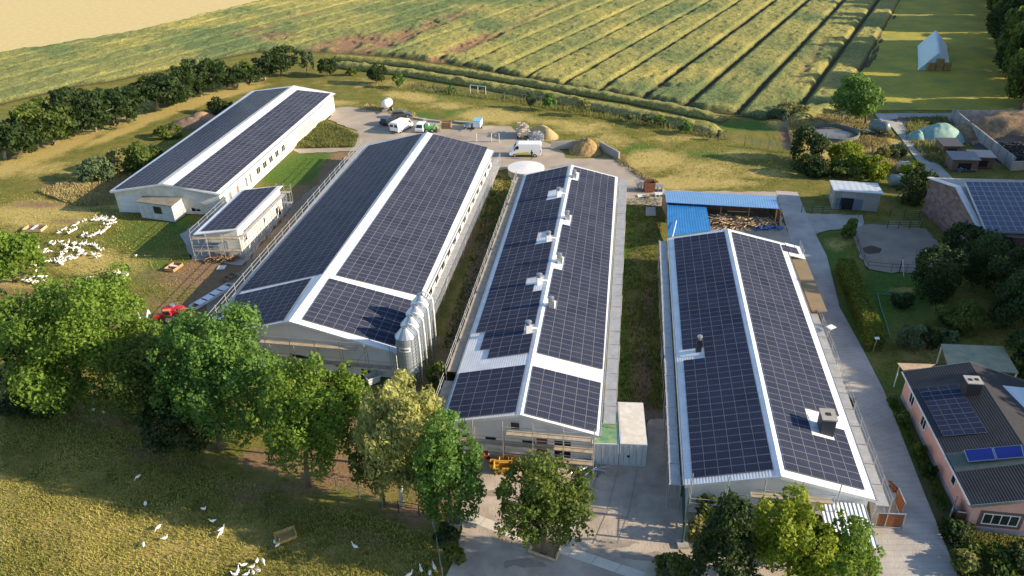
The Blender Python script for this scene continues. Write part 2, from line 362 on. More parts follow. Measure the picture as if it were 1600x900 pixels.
# ---------------- paved areas
M_yard = mat('gravel_yard', (0.40, 0.34, 0.27), 0.95, nscale=0.25, col2=(0.30, 0.255, 0.205), bump=0.5, bscale=5, coord='Object')
M_court = mat('court_concrete', (0.50, 0.42, 0.34), 0.9, nscale=0.35, col2=(0.30, 0.25, 0.205), bump=0.35, bscale=6)
M_slab = striped(mat('concrete_slab_road', (0.46, 0.425, 0.39), 0.9, nscale=0.3, col2=(0.32, 0.295, 0.275), bump=0.3, bscale=5), 1, 0.6, col=(0.18, 0.17, 0.16), width=0.10, src='UV', strength=0.35)
M_farroad = striped(mat('far_concrete_road', (0.40, 0.39, 0.37), 0.9, nscale=0.4, col2=(0.32, 0.31, 0.29), bump=0.3, bscale=5), 1, 3.0, col=(0.2, 0.19, 0.18), width=0.03, src='UV', strength=0.5)
sheet('rear_yard', [(524, 168), (545, 166), (588, 172), (640, 180), (720, 196), (800, 197), (812, 212), (868, 226), (885, 247), (962, 247), (985, 262), (1010, 276), (1042, 298), (1150, 299), (1215, 300), (1222, 345), (1245, 388), (1180, 372), (1110, 372), (1100, 335), (1035, 322), (955, 318), (975, 305), (960, 290), (800, 285), (795, 262), (770, 268), (640, 250), (565, 235), (470, 240), (457, 236), (459, 229), (560, 205), (512, 186)], 0.0, M_yard, 0.3)
sheet('front_court', [(700, 700), (960, 715), (1008, 725), (1013, 655), (1050, 655), (1064, 770), (1100, 800), (1330, 800), (1345, 1000), (650, 1000), (700, 900), (722, 860), (716, 800), (740, 760), (690, 745)], 0.004, M_court, 0.25)
sheet('weed_bed_soil', [(463, 232), (553, 230), (560, 213), (507, 191), (478, 205)], 0.012, mat('weedy_soil', (0.12, 0.13, 0.05), 0.95, nscale=1.0, col2=(0.27, 0.24, 0.11), bump=0.5), 0.2)
M_stain = mat('dark_yard_stain', (0.24, 0.20, 0.165), 0.95, nscale=1.2, col2=(0.33, 0.28, 0.235), bump=0.3)
def ribbon(name, L, R, z, m, n=6):
    mb = MB(); Lp = []; Rp = []
    for A, out in ((L, Lp), (R, Rp)):
        P = [g(*p) for p in A]
        for i in range(len(P)-1):
            for k in range(n): out.append(P[i].lerp(P[i+1], k/n))
        out.append(P[-1])
    s = 0
    for i in range(len(Lp)-1):
        d = ((Lp[i+1]-Lp[i]).length+(Rp[i+1]-Rp[i]).length)/2; w = (Rp[i]-Lp[i]).length
        q = [Lp[i], Rp[i], Rp[i+1], Lp[i+1]]; uv = [(0, s), (w, s), (w, s+d), (0, s+d)]
        s += d; nn = (q[1]-q[0]).cross(q[2]-q[1])
        if nn.z < 0: q = q[::-1]; uv = uv[::-1]
        mb.poly([(p.x, p.y, z) for p in q], uv)
    o = mb.build(name, m); o['kind'] = 'structure'; return o
ribbon('farm_road', [(1212, 298), (1226, 345), (1240, 390), (1262, 470), (1285, 540), (1320, 650), (1355, 760), (1372, 900), (1378, 1000)],
       [(1246, 300), (1264, 345), (1292, 400), (1312, 480), (1345, 540), (1382, 612), (1440, 760), (1497, 900), (1530, 1000)], 0.016, M_slab)
sheet('shed_forecourt', [(1256, 333), (1345, 336), (1350, 352), (1330, 356), (1290, 360), (1273, 366), (1262, 345)], 0.008, M_concrete, 0.2)
sheet('paddock_floor', [(1338, 350), (1400, 352), (1448, 358), (1478, 392), (1470, 415), (1440, 425), (1392, 426), (1358, 420), (1340, 396), (1334, 370)], 0.004, mat('paddock_sand', (0.30, 0.25, 0.20), 0.95, nscale=0.3, col2=(0.21, 0.175, 0.14), bump=0.5, bscale=4), 0.25)
sheet('paddock_mud_patch', [(1347, 388), (1362, 383), (1378, 388), (1376, 395), (1360, 397), (1350, 394)], 0.010, mat('dark_mud', (0.09, 0.06, 0.04), 0.9, noise=0.4), 0.15)
ribbon('far_road', [(1366, 178), (1395, 200), (1412, 222), (1432, 250), (1462, 285)], [(1400, 177), (1412, 196), (1428, 212), (1450, 238), (1490, 280)], 0.012, M_farroad)
sheet('far_road_apron', [(1366, 177), (1500, 177), (1500, 190), (1400, 192), (1376, 190)], 0.006, M_farroad, 0.15)
ribbon('kerb_strip', [(727, 797), (800, 825), (880, 851), (1012, 896)], [(716, 808), (792, 838), (872, 864), (1000, 908)], 0.014, striped(mat('kerb_slab', (0.66, 0.60, 0.50), 0.9, nscale=0.8, col2=(0.55, 0.50, 0.42), bump=0.2), 1, 2.0, col=(0.2, 0.18, 0.16), width=0.03, src='UV', strength=0.6))
sheet('barn_apron', [(283, 366), (300, 405), (380, 415), (455, 322), (440, 300), (372, 300)], -0.005, M_concrete, 0.2)
sheet('side_yard', [(380, 418), (462, 318), (545, 240), (575, 232), (400, 440), (330, 505), (322, 470)], 0.003, mat('packed_earth', (0.30, 0.24, 0.18), 0.95, nscale=0.3, col2=(0.20, 0.15, 0.10), bump=0.4, bscale=4), 0.3)
sheet('grass_bed_gravel', [(1010, 655), (1050, 655), (1046, 645), (1012, 645)], 0.006, mat('brown_gravel', (0.20, 0.14, 0.10), 0.95, noise=0.4), 0.2)
sheet('garden_border', [(1380, 622), (1400, 618), (1420, 670), (1450, 730), (1488, 800), (1490, 830), (1520, 845), (1620, 850), (1640, 905), (1505, 905), (1440, 762)], 0.006, mat('garden_border_grass', (0.05, 0.075, 0.02), 0.95, nscale=1.5, col2=(0.09, 0.085, 0.035), bump=0.6, bscale=6), 0.2)
sheet('mown_field', [(1330, 150), (1345, 117), (1405, 0), (1440, -80), (1760, -80), (1760, 176), (1500, 172), (1365, 172)], -0.02, striped(mat('mown_stubble', (0.42, 0.33, 0.025), 0.95, nscale=0.12, col2=(0.20, 0.22, 0.03), bump=0.6, bscale=3), 0, 1.6, col=(0.13, 0.14, 0.03), width=0.12, src='Object', strength=0.35), 0.3, 3)
sheet('wheat_field', [(-400, 190), (0, 83), (100, 68), (200, 50), (300, 27), (410, 0), (560, -50), (700, -90), (-300, -90)], 0.0, mat('ripe_wheat', (0.62, 0.49, 0.22), 0.95, nscale=0.6, col2=(0.52, 0.41, 0.17), bump=0.7, bscale=3), 0.4, 3)

# worn stains and joints on the yard
for i, (px, py, rx_, ry_) in enumerate([(900, 800, 60, 14), (960, 850, 40, 9), (1020, 870, 50, 8), (780, 770, 30, 9), (820, 880, 40, 8), (700, 215, 34, 5), (880, 262, 30, 5), (600, 200, 20, 5)]):
    sheet('mud_stain', [(px+rx_*math.cos(t)*rnd.uniform(.6, 1.15), py+ry_*math.sin(t)*rnd.uniform(.6, 1.15)) for t in np.linspace(0, 6.0, 11)], 0.021+i*0.0005, M_stain, 0.18, 0.6)
for i in range(4):
    a_ = [(905+i*30, 735), (880+i*34, 800), (850+i*38, 850)]; ribbon('paving_joint', a_, [(x+1.2, y_) for x, y_ in a_], 0.030+i*.001, M_stain, 3)
# ---------------- crop field: height field laid out along the drilling direction
FA = math.radians(29.2); FU = np.array([math.sin(FA), math.cos(FA)]); FV = np.array([math.cos(FA), -math.sin(FA)])
us = np.arange(95, 420, 0.5); vs_ = np.arange(-330, -14, 0.36)
U, V = np.meshgrid(us, vs_); CX = U*FU[0]+V*FV[0]; CY = U*FU[1]+V*FV[1]
crop_poly = [g(*p) for p in [(-250, 230), (0, 162), (120, 135), (250, 112), (400, 80), (470, 80), (520, 80), (620, 88), (700, 97), (800, 117), (900, 137), (1000, 152), (1060, 162), (1150, 178), (1200, 184), (1250, 175), (1300, 165), (1345, 120), (1408, -2), (1440, -80), (700, -88), (560, -46), (412, 2), (300, 30), (200, 53), (100, 71), (0, 86), (-400, 195)]]
mask = inpoly(CX+2.5*(fbm(CX, CY, 6, 3, 9)-0.5), CY+2.5*(fbm(CX, CY, 6, 3, 10)-0.5), crop_poly).astype(float)
for _ in range(2):
    mask = (mask+np.roll(mask, 1, 0)+np.roll(mask, -1, 0)+np.roll(mask, 1, 1)+np.roll(mask, -1, 1))/5; mask[:2] = 0; mask[-2:] = 0; mask[:, :2] = 0; mask[:, -2:] = 0
tracks = [-120.5, -110.3, -99.4, -89.5, -78.2, -68.3, -57.1, -46.6, -35.3, -24.3, -17.0]
prof = np.ones(U.shape); wob = 0.5*(fbm(U, V*0, 14, 2, 4)-0.5)
for i, t in enumerate(tracks):
    w = 0.85 if i > 5 else 0.5
    prof = np.minimum(prof, np.sqrt(np.clip((np.abs(V-t-wob*.7)-w*0.6)/1.1, 0, 1)))
faint = []; _f0 = [-30, -41, -51.8, -62.7, -73, -84, -94.4, -104.8]
for t in faint: prof = np.minimum(prof, 0.80+0.2*np.clip((np.abs(V-t-wob)-0.25)/0.5, 0, 1))
for t in np.arange(-136, -330, -10.6): prof = np.minimum(prof, 0.55+0.45*np.clip((np.abs(V-t-wob*3)-0.5)/0.8, 0, 1))
bare = np.zeros(U.shape)
for b in [(545, 70, 60, 12, 1, -.15), (430, 60, 40, 8, .6, -.05), (620, 62, 60, 10, 1, -.35), (660, 45, 60, 7, .8, -.4), (720, 78, 60, 8, 1, -.42), (760, 66, 50, 4, .8, -.4), (800, 48, 30, 3, .7, -.5), (400, 50, 50, 6, .5, -.2), (480, 25, 40, 3, .5, -.2), (1035, 138, 10, 5, .9), (700, 35, 60, 4, .6, -.4), (850, 20, 80, 4, .5, -.45), (1265, 100, 10, 60, .35, .6)]:
    bare = np.maximum(bare, blob_eval(CX, CY, [b]))
bare = np.clip(bare*1.7-0.2, 0, 1)*np.clip(fbm(CX, CY, 4, 4, 21)*4-1.1, 0.05, 1)
H = prof*(0.95+0.85*(fbm(CX, CY, 2.4, 4, 1)-0.4))+0.45*(fbm(U/1.4, V, 1.1, 3, 2)-0.5)*prof
H = np.clip(H, 0, 2)*(1-0.93*bare)*mask
green = np.clip(fbm(CX, CY, 16, 4, 31)*2.2-0.62+0.35*np.clip((-V-115)/60, 0, 1)*(1-np.clip((-V-190)/25, 0, 1)), 0, 1)
cc = np.stack([np.clip(H/0.7, 0, 1), bare, green], -1).reshape(-1, 3)
keep = mask.reshape(-1) > 0.02
F4 = grid_faces(len(us), len(vs_))[:, ::-1]; fk = keep[F4].any(1); F4 = F4[fk]
used = np.zeros(len(keep), bool); used[F4.ravel()] = True; remap = np.cumsum(used)-1
VV = np.stack([CX, CY, H-0.03], -1).reshape(-1, 3)[used]
M_crop = bpy.data.materials.new('lodged_crop'); M_crop.use_nodes = True
def crop_nodes(m):
    nt = m.node_tree; b = nt.nodes['Principled BSDF']; b.inputs['Roughness'].default_value = 0.9; b.inputs['Specular IOR Level'].default_value = 0.15
    at = nt.nodes.new('ShaderNodeAttribute'); at.attribute_name = 'mask'; se = nt.nodes.new('ShaderNodeSeparateColor'); nt.links.new(at.outputs[0], se.inputs[0])
    geo = nt.nodes.new('ShaderNodeNewGeometry')
    def noise(sc):
        n = nt.nodes.new('ShaderNodeTexNoise'); n.inputs['Scale'].default_value = sc; n.inputs['Detail'].default_value = 9; n.inputs['Roughness'].default_value = 0.7
        nt.links.new(geo.outputs['Position'], n.inputs['Vector'])
        r = nt.nodes.new('ShaderNodeMapRange'); r.inputs[1].default_value = .35; r.inputs[2].default_value = .65; nt.links.new(n.outputs[0], r.inputs[0]); return r.outputs[0]
    def mix(f, a, c):
        mx = nt.nodes.new('ShaderNodeMix'); mx.data_type = 'RGBA'; nt.links.new(f, mx.inputs[0])
        for k, x in ((6, a), (7, c)):
            if isinstance(x, tuple): mx.inputs[k].default_value = (*x, 1)
            else: nt.links.new(x, mx.inputs[k])
        return mx.outputs[2]
    fine = noise(2.0)
    straw = mix(fine, (0.19, 0.18, 0.045), (0.54, 0.48, 0.16)); gr = mix(fine, (0.06, 0.105, 0.035), (0.22, 0.27, 0.11))
    soil = mix(noise(1.0), (0.19, 0.115, 0.065), (0.42, 0.26, 0.15)); under = mix(noise(1.0), (0.05, 0.055, 0.025), (0.10, 0.085, 0.045))
    c = mix(se.outputs[2], straw, gr); c = mix(se.outputs[0], under, c); c = mix(se.outputs[1], c, soil)
    nt.links.new(c, b.inputs['Base Color'])
    bp = nt.nodes.new('ShaderNodeBump'); bp.inputs['Strength'].default_value = 0.8; bp.inputs['Distance'].default_value = 0.35; nt.links.new(fine, bp.inputs['Height']); nt.links.new(bp.outputs[0], b.inputs['Normal'])
crop_nodes(M_crop)
o = mesh_np('crop_field', VV, remap[F4], M_crop, cc[used], True); tag(o, 'pale green lodged crop field in long strips split by dark wheel tracks', 'crop', kind='stuff')
# two mown swaths lying across the field end
def swath(px, width, height, seed, label):
    P = [g(*p, 0.3) for p in px]; pts = []
    for i in range(len(P)-1):
        n = int((P[i+1]-P[i]).length/0.5)
        for k in range(n): pts.append(P[i].lerp(P[i+1], k/n))
    pts.append(P[-1]); A = np.array([(p.x, p.y) for p in pts]); T = np.gradient(A, axis=0); T /= np.linalg.norm(T, axis=1)[:, None]; N = np.stack([-T[:, 1], T[:, 0]], -1)
    js = np.linspace(-1, 1, 15); S = np.arange(len(A))*0.5
    XX = A[:, None, :]+N[:, None, :]*(js[None, :, None]*width/2*(0.9+0.25*fbm(S[:, None], js[None, :]*0+seed, 5, 3, seed)[..., None]))
    hh = height*(1-np.abs(js)[None, :]**2.6)*(0.65+0.7*fbm(XX[..., 0], XX[..., 1], 2.2, 4, seed+3)) * np.clip(np.minimum(S, S[-1]-S)/2, 0, 1)[:, None]
    vv = np.concatenate([XX, hh[..., None]-0.06], -1).reshape(-1, 3)
    c = np.stack([np.clip(hh/0.5, 0, 1), hh*0, 0.15+0.35*fbm(XX[..., 0], XX[..., 1], 6, 2, 8)], -1).reshape(-1, 3)
    o = mesh_np('crop_swath', vv, grid_faces(15, len(A))[:, ::-1], M_crop, c, True)
    tag(o, label, 'crop swath', kind='stuff'); return o
swath([(517, 90), (640, 101), (760, 119), (880, 139), (1000, 159), (1134, 187)], 3.4, 1.3, 5, 'long pale swath of crop lying along the strip ends')
swath([(523, 101), (640, 115), (760, 134), (880, 156), (1000, 180), (1130, 206)], 4.0, 1.5, 9, 'long pale swath of crop beside the wire fence')
swath([(1240, 190), (1262, 178), (1290, 168), (1322, 160)], 5.0, 1.2, 14, 'rough straw coloured bank beside the pond')
# ================================================================== BUILDINGS
V3 = lambda v: Vector(v)
def hit(px, py, p0, n):
    d = Vector((CM.T @ np.array([(px-800)/FOC, (py-450)/FOC, 1.0])).tolist()); o = Vector((0, 0, CAM_H))
    return o+d*((p0-o).dot(n)/d.dot(n))
PANELS = {}
def panels_px(root, plane, quad, ncol, nrow, skip=(), swap=False, gapc=0.02, gapr=0.045, off=0.10):
    """solar panels filling a quad of the roof slope; quad = far left, far right, near right, near left"""
    p0, n = plane; n = n if n.z > 0 else -n
    Q = [hit(x, y, p0, n)+n*off for x, y in quad]
    du = 1.0/ncol; dv = 1.0/nrow
    wu = ((Q[1]-Q[0]).length+(Q[2]-Q[3]).length)/2/ncol; wv = ((Q[3]-Q[0]).length+(Q[2]-Q[1]).length)/2/nrow
    gu = gapc/wu*du/2; gv = gapr/wv*dv/2
    B = lambda u, v: (Q[0]*(1-u)+Q[1]*u)*(1-v)+(Q[3]*(1-u)+Q[2]*u)*v
    L = PANELS.setdefault(root.name, (root, []))[1]
    for c in range(ncol):
        for r in range(nrow):
            ctr = B((c+.5)*du, (r+.5)*dv); X_ = proj(ctr)
            if any(a <= X_[0] <= b and t <= X_[1] <= w for a, t, b, w in skip): continue
            k = [B(c*du+gu, (r+1)*dv-gv), B((c+1)*du-gu, (r+1)*dv-gv), B((c+1)*du-gu, r*dv+gv), B(c*du+gu, r*dv+gv)]
            uv = [(0, 0), (1, 0), (1, 1), (0, 1)]
            if swap: uv = [(0, 0), (0, 1), (1, 1), (1, 0)]
            L.append((ctr, k, n, uv))
def add_panel(mb, k, n, uv):
    lo = [p-n*0.035 for p in k]; mb.poly(k, uv)
    for i in range(4): mb.poly([lo[i], lo[(i+1) % 4], k[(i+1) % 4], k[i]], [(0, 0)]*4)
def flush_panels(M_panel=M_panel):
    for root, L in PANELS.values():
        camp = Vector((0, 0, CAM_H)); L.sort(key=lambda q: (q[0]-camp).length)
        for ctr, k, n, uv in L[:100]:
            mb = MB(); add_panel(mb, k, n, uv); mb.build('solar_panel', M_panel, root)
        if len(L) > 100:
            mb = MB()
            for ctr, k, n, uv in L[100:]: add_panel(mb, k, n, uv)
            tag(mb.build('solar_panel', M_panel, root), kind='stuff')
def slab(mb, q, th=0.12, uv=None):
    n = (q[1]-q[0]).cross(q[3]-q[0]).normalized(); n = n if n.z > 0 else -n
    if (q[1]-q[0]).cross(q[2]-q[1]).z < 0: q = q[::-1]
    lo = [p-n*th for p in q]; L = (q[1]-q[0]).length; Wd = (q[2]-q[1]).length
    mb.poly(q, uv or [(0, 0), (L, 0), (L, Wd), (0, Wd)])
    mb.poly(lo[::-1], [(0, 0)]*4)
    for i in range(4): mb.poly([lo[i], lo[(i+1) % 4], q[(i+1) % 4], q[i]], [(0, 0)]*4)
def barn(name, label, EL0, EL1, ER0, ER1, R0, R1, wallm, roofm, inset=0.4, cap=0.35, capm=None, gin=0.3, cat='barn'):
    def flat(P_, E0):
        n_ = (E0-R0).cross(R1-R0).normalized(); o_ = V3((0, 0, CAM_H)); d_ = P_-o_
        return o_+d_*((R0-o_).dot(n_)/d_.dot(n_))
    EL1 = flat(EL1, EL0); ER1 = flat(ER1, ER0); print('EAVE', name, round(EL1.z, 2), round(ER1.z, 2))
    base = (EL0+ER0+EL1+ER1)/4; base.z = 0
    root = thing(name, label, cat, base)
    fx = (EL1-EL0).normalized(); fx.z = 0; fx.normalize(); rx = (ER0-EL0); rx.z = 0; rx.normalize()
    el0 = EL0+rx*inset+fx*gin; er0 = ER0-rx*inset+fx*gin; el1 = EL1+rx*inset-fx*gin; er1 = ER1-rx*inset-fx*gin; r0 = R0+fx*gin; r1 = R1-fx*gin
    drop = 0.16
    mb = MB(); D = lambda p, z: Vector((p.x, p.y, z)); dn = Vector((0, 0, drop))
    mb.poly([D(el0, 0), D(er0, 0), er0-dn, r0-dn, el0-dn]); mb.poly([D(er1, 0), D(el1, 0), el1-dn, r1-dn, er1-dn])
    mb.poly([D(er0, 0), D(er1, 0), er1-dn, er0-dn]); mb.poly([D(el1, 0), D(el0, 0), el0-dn, el1-dn])
    mb.build('wall', wallm, root)
    rb = MB()
    def uvs(q, a, along): return [((p-a).dot(along), (p-a).length) for p in q]
    L_ = (EL1-EL0).length
    for q in ([EL0, R0, R1, EL1], [R0, ER0, ER1, R1]):
        Wd = (q[1]-q[0]).length; slab(rb, q, 0.10, [(0, 0), (0, Wd), (L_, Wd), (L_, 0)] if False else None)
    rb.build('roof', roofm, root)
    cm = capm or M_white
    for E0, E1 in ((EL0, EL1), (ER0, ER1)):
        cb = MB()
        n = Vector((0, 0, 1)); a0 = R0.lerp(E0, cap/(R0-E0).length)+n*0.02; a1 = R1.lerp(E1, cap/(R1-E1).length)+n*0.02
        slab(cb, [R0+n*0.06, R1+n*0.06, a1, a0], 0.02)
        cb.build('ridge_cap', cm, root)
    for A, B_, s in ((EL0, R0, -1), (R0, ER0, -1), (EL1, R1, 1), (R1, ER1, 1)):
        fb = MB()
        o_ = fx*0.04*s; o2 = fx*0.01*s; t = Vector((0, 0, 0.05)); dd = Vector((0, 0, 0.26))
        fb.hexa([A+o2-dd, B_+o2-dd, B_+o_*1.6-dd, A+o_*1.6-dd], [A+o2+t, B_+o2+t, B_+o_*1.6+t, A+o_*1.6+t])
        fb.build('rake_trim', cm, root)
    for A, B_, s in ((EL0, EL1, -1), (ER0, ER1, 1)):
        gb = MB()
        gb.tube([A+rx*s*0.09-Vector((0, 0, .05)), B_+rx*s*0.09-Vector((0, 0, .05))], 0.08, 6)
        gb.build('gutter', M_galv, root)
    planes = {'L': (R0, (EL0-R0).cross(R1-R0).normalized()), 'R': (R0, (ER0-R0).cross(R1-R0).normalized())}
    W_ = {'near': (el0, er0, -fx), 'far': (el1, er1, fx), 'left': (el0, el1, -rx), 'right': (er0, er1, rx)}
    return root, planes, W_
def opening(root, wall, t, z0, w, h, kind='window', panes=2, frame=None, m=None):
    """window or door standing 3 mm proud of a wall: t = 0..1 along it"""
    a, b, n = wall; a = Vector((a.x, a.y, 0)); b = Vector((b.x, b.y, 0)); d = (b-a).normalized(); n = Vector(n).normalized()
    c = a.lerp(b, t); mb = MB(); fr = 0.07
    def bx(x0, x1, zz0, zz1, t0, t1, M_):
        P = [c+d*x0+n*t0, c+d*x1+n*t0, c+d*x1+n*t1, c+d*x0+n*t1]
        if (P[1]-P[0]).cross(P[2]-P[1]).z < 0: P = P[::-1]
        M_.hexa([p+Vector((0, 0, zz0)) for p in P], [p+Vector((0, 0, zz1)) for p in P])
    bx(-w/2, w/2, z0, z0+h, -0.02, 0.01, mb)
    if kind == 'window':
        o = MB()
        bx(-w/2-fr, w/2+fr, z0-fr, z0, 0.0, 0.07, o); bx(-w/2-fr, w/2+fr, z0+h, z0+h+fr, 0.0, 0.05, o)
        bx(-w/2-fr, -w/2, z0, z0+h, 0.0, 0.05, o); bx(w/2, w/2+fr, z0, z0+h, 0.0, 0.05, o)
        for k in range(1, panes): x = -w/2+w*k/panes; bx(x-0.03, x+0.03, z0, z0+h, 0.012, 0.04, o)
        f = o.build('window', frame or M_wframe, root); mb.build('pane', m or M_glass, f)
    else: mb.build(kind, m or M_dark, root)

# ---- barn A
eA, rA = 3.7, 5.4
A, plA, wA = barn('long_barn', 'long solar roofed barn in the upper left with a broad white strip beside its ridge', g(172, 299, eA), g(394, 142, eA), g(344, 303, eA), g(523.5, 146, eA), g(255, 287, rA), g(459, 134, rA), M_cream, M_roofw)
panels_px(A, plA['R'], [(464.5, 141.2), (517, 146.5), (338, 301), (270, 291)], 7, 31)
panels_px(A, plA['L'], [(399, 143), (452, 137), (248, 287.5), (179, 297)], 8, 31)
for t in (0.06, 0.11): opening(A, wA['right'], t, 1.2, 0.9, 1.3, m=M_wood)
for t in (0.17, 0.20): opening(A, wA['right'], t, 0.9, 0.6, 1.7)
for t in (0.26, 0.31, 0.36, 0.41, 0.465): opening(A, wA['right'], t, 1.3, 1.5, 1.1, m=M_dark)
opening(A, wA['right'], 0.53, 0.1, 1.6, 2.6, 'door', m=M_white)
opening(A, wA['right'], 0.68, 1.0, 9.5, 1.5, 'window', panes=6, m=mat('green_fleece_blind', (0.33, 0.45, 0.38), 0.7, noise=0.2))
opening(A, wA['right'], 0.90, 0.2, 2.0, 2.5, 'window', panes=2, m=mat('grey_curtain', (0.30, 0.32, 0.33), 0.8))
opening(A, wA['near'], 0.16, 0.1, 4.6, 2.8, 'door', m=striped(mat('white_sliding_door', (0.62, 0.66, 0.70), 0.6, noise=0.15), 2, 0.95, col=(0.3, 0.3, 0.32), width=0.04, src='Object', strength=0.7))
opening(A, wA['near'], 0.75, 0.5, 1.5, 1.7, 'window', panes=2)
opening(A, wA['near'], 0.91, 0.2, 1.3, 2.2, 'door', m=M_white)
# brick strip under the rake
# ---- annex (brick box in front of barn A)
def box_house(name, label, c4, z, z2, wallm, roofm, cat='shed', over=0.25, th=0.12):
    """four ground corners (near left, near right, far right, far left); roof height per corner"""
    base = sum(c4, Vector())/4; base.z = 0; root = thing(name, label, cat, base); mb = MB(); zs = z
    for i in range(4):
        j = (i+1) % 4; mb.poly([V3((c4[i].x, c4[i].y, 0)), V3((c4[j].x, c4[j].y, 0)), V3((c4[j].x, c4[j].y, zs[j]-0.02)), V3((c4[i].x, c4[i].y, zs[i]-0.02))])
    mb.poly([V3((c4[i].x, c4[i].y, zs[i]-0.02)) for i in range(4)])
    mb.build('wall', wallm, root)
    ctr = base; q = []
    for i in range(4):
        d = V3((c4[i].x-ctr.x, c4[i].y-ctr.y, 0)); L = d.length; q.append(V3((c4[i].x, c4[i].y, zs[i]+th))+d*(over*1.3/L))
    rb = MB(); slab(rb, q, th); rb.build('roof', roofm, root)
    walls = {}
    for k, (i, j) in {'near': (0, 1), 'right': (1, 2), 'far': (2, 3), 'left': (3, 0)}.items():
        d = (c4[j]-c4[i]); n = V3((d.y, -d.x, 0)).normalized(); walls[k] = (c4[i], c4[j], n)
    pl = (q[0], (q[1]-q[0]).cross(q[3]-q[0]).normalized())
    return root, pl, walls
M_brickw = mat('whitewashed_block_wall', (0.55, 0.57, 0.60), 0.9, noise=0.35, nscale=1.6, bump=0.3, bscale=8)
bl, br = g(222, 340), g(274, 347); dd = (g(308, 322)-br); dd = dd.normalized()*4.6
annex, plX, wX = box_house('block_annex', 'small whitewashed block annex with grey flat roof built against the barn gable', [bl, br, br+dd, bl+dd], [2.7, 2.7, 3.0, 3.0], None, M_brickw, mat('grey_fibre_roof', (0.25, 0.23, 0.19), 0.9, noise=0.35, nscale=0.8))
opening(annex, wX['near'], 0.55, 1.2, 1.3, 1.0, 'window', panes=1, m=M_glass, frame=M_black)
# ---- small building with mono pitch roof inside scaffolding
zl, zr = 3.9, 4.6
nl, nr, fr_, fl = g(302, 366, zl), g(371, 358.5, zr), g(441, 290, zr), g(377, 296, zl)
rx = (nr-nl); rx.z = 0; rx.normalize(); fx = (fr_-nr).normalized(); fx.z = 0
c4 = [nl+rx*1.2+fx*.4, nr-rx*.35+fx*.4, fr_-rx*.35-fx*.4, fl+rx*1.2-fx*.4]; c4 = [V3((p.x, p.y, 0)) for p in c4]
dairy, plD0, wD0 = box_house('small_building', 'small cream building with one sloping solar roof wrapped in scaffolding between the two long barns', c4, [3.75, 4.35, 4.35, 3.75], None, M_cream, M_white, 'building', 0.0)
o = [c for c in dairy.children if c.name.startswith('roof')][0]; bpy.data.objects.remove(o)
rb = MB(); slab(rb, [nl, nr, fr_, fl], 0.14); rb.build('roof', M_white, dairy)
plD0 = (nl, (nr-nl).cross(fl-nl).normalized())
panels_px(dairy, plD0, [(382, 298), (433, 292), (368, 357.5), (314, 362)], 5, 9)
for t, w in ((.12, 1.0), (.88, 1.6)): opening(dairy, wD0['right'], t, 0.4 if t > .5 else 1.8, w, 1.6, 'window', panes=2)
opening(dairy, wD0['right'], .55, 1.6, 0.5, 0.8, 'window', panes=1)
opening(dairy, wD0['near'], .2, 0.1, 1.6, 2.3, 'door', m=mat('blue_grey_door', (0.28, 0.33, 0.40), 0.7, noise=0.3))
ac = thing('air_vent_unit', 'white fan unit on the end wall of the small cream building', 'vent unit', c4[1]+V3((0.3, 0.4, 2.6)))
mb = MB(); mb.box(c4[1]+V3((0.32, 0.9, 3.0)), 0.5, 1.0, 0.8); mb.build('casing', M_white, ac)
mb = MB(); mb.tube([c4[1]+V3((0.58, 0.9, 3.0)), c4[1]+V3((0.64, 0.9, 3.0))], 0.27, 14); mb.build('fan_grille', M_black, ac)

# ---- barn B
eB, rB = 3.5, 6.6
Bn, plB, wB = barn('wide_barn', 'widest barn with solar roof on both slopes and the feed silos at its front corner', g(318, 527, eB), g(576, 225, eB), g(620, 552, eB), g(771, 236, eB), g(452, 502, rB), g(668, 207, rB), M_plaster, M_roofw, cap=0.75)
panels_px(Bn, plB['R'], [(677, 210), (762, 231), (656, 463), (525, 431)], 9, 29)
panels_px(Bn, plB['R'], [(514.6, 435.4), (646, 471), (616.5, 541), (472, 500)], 9, 5)
panels_px(Bn, plB['L'], [(576, 228), (661, 209), (505, 428), (375, 456)], 9, 29)
panels_px(Bn, plB['L'], [(370, 462), (488, 435), (444, 501), (338, 521)], 9, 5)
for t, z0, w, h, k in ((.46, 3.3, 0.8, 0.7, 'window'), (.50, 0.1, 2.6, 2.6, 'door'), (.60, 1.2, 1.0, 1.0, 'window'), (.72, 0.9, 1.8, 1.1, 'window'), (.84, 0.1, 1.1, 2.0, 'door'), (.93, 0.9, 1.0, 1.2, 'window')):
    opening(Bn, wB['near'], t, z0, w, h, k, 1)
for t in np.linspace(.08, .96, 16): opening(Bn, wB['right'], t, 1.1, 1.6, 0.9, 'window', 2)
# ---- barn C
eC, rC = 3.3, 4.9
Cn, plC, wC = barn('vented_barn', 'narrow middle barn with solar roof and a line of ridge ventilation cowls', g(690, 660, eC), g(820, 273, eC), g(936, 681, eC), g(965.5, 277, eC), g(813, 648, rC), g(893, 258, rC), M_plaster, M_roofw, cap=0.4)
vl = [(873, 298), (857, 368), (843, 435), (826, 510)]; vr = [(897, 270), (886, 335), (874, 403), (861, 472)]
sk = [(x-14, y-2, x+12, y+14) for x, y in vl]
panels_px(Cn, plC['L'], [(823, 274), (888, 260), (827, 552), (729, 566)], 6, 29, sk+[(700, 478, 752, 600), (752, 520, 757, 600)])
panels_px(Cn, plC['R'], [(897, 261), (961, 277.5), (941.5, 578), (839, 552)], 6, 29, [(x-10, y-2, x+12, y+13) for x, y in vr])
panels_px(Cn, plC['L'], [(718, 584), (822, 570.7), (806, 645), (695, 657)], 6, 4)
panels_px(Cn, plC['R'], [(832.5, 572.5), (939, 599), (932, 676), (819, 647)], 6, 4)
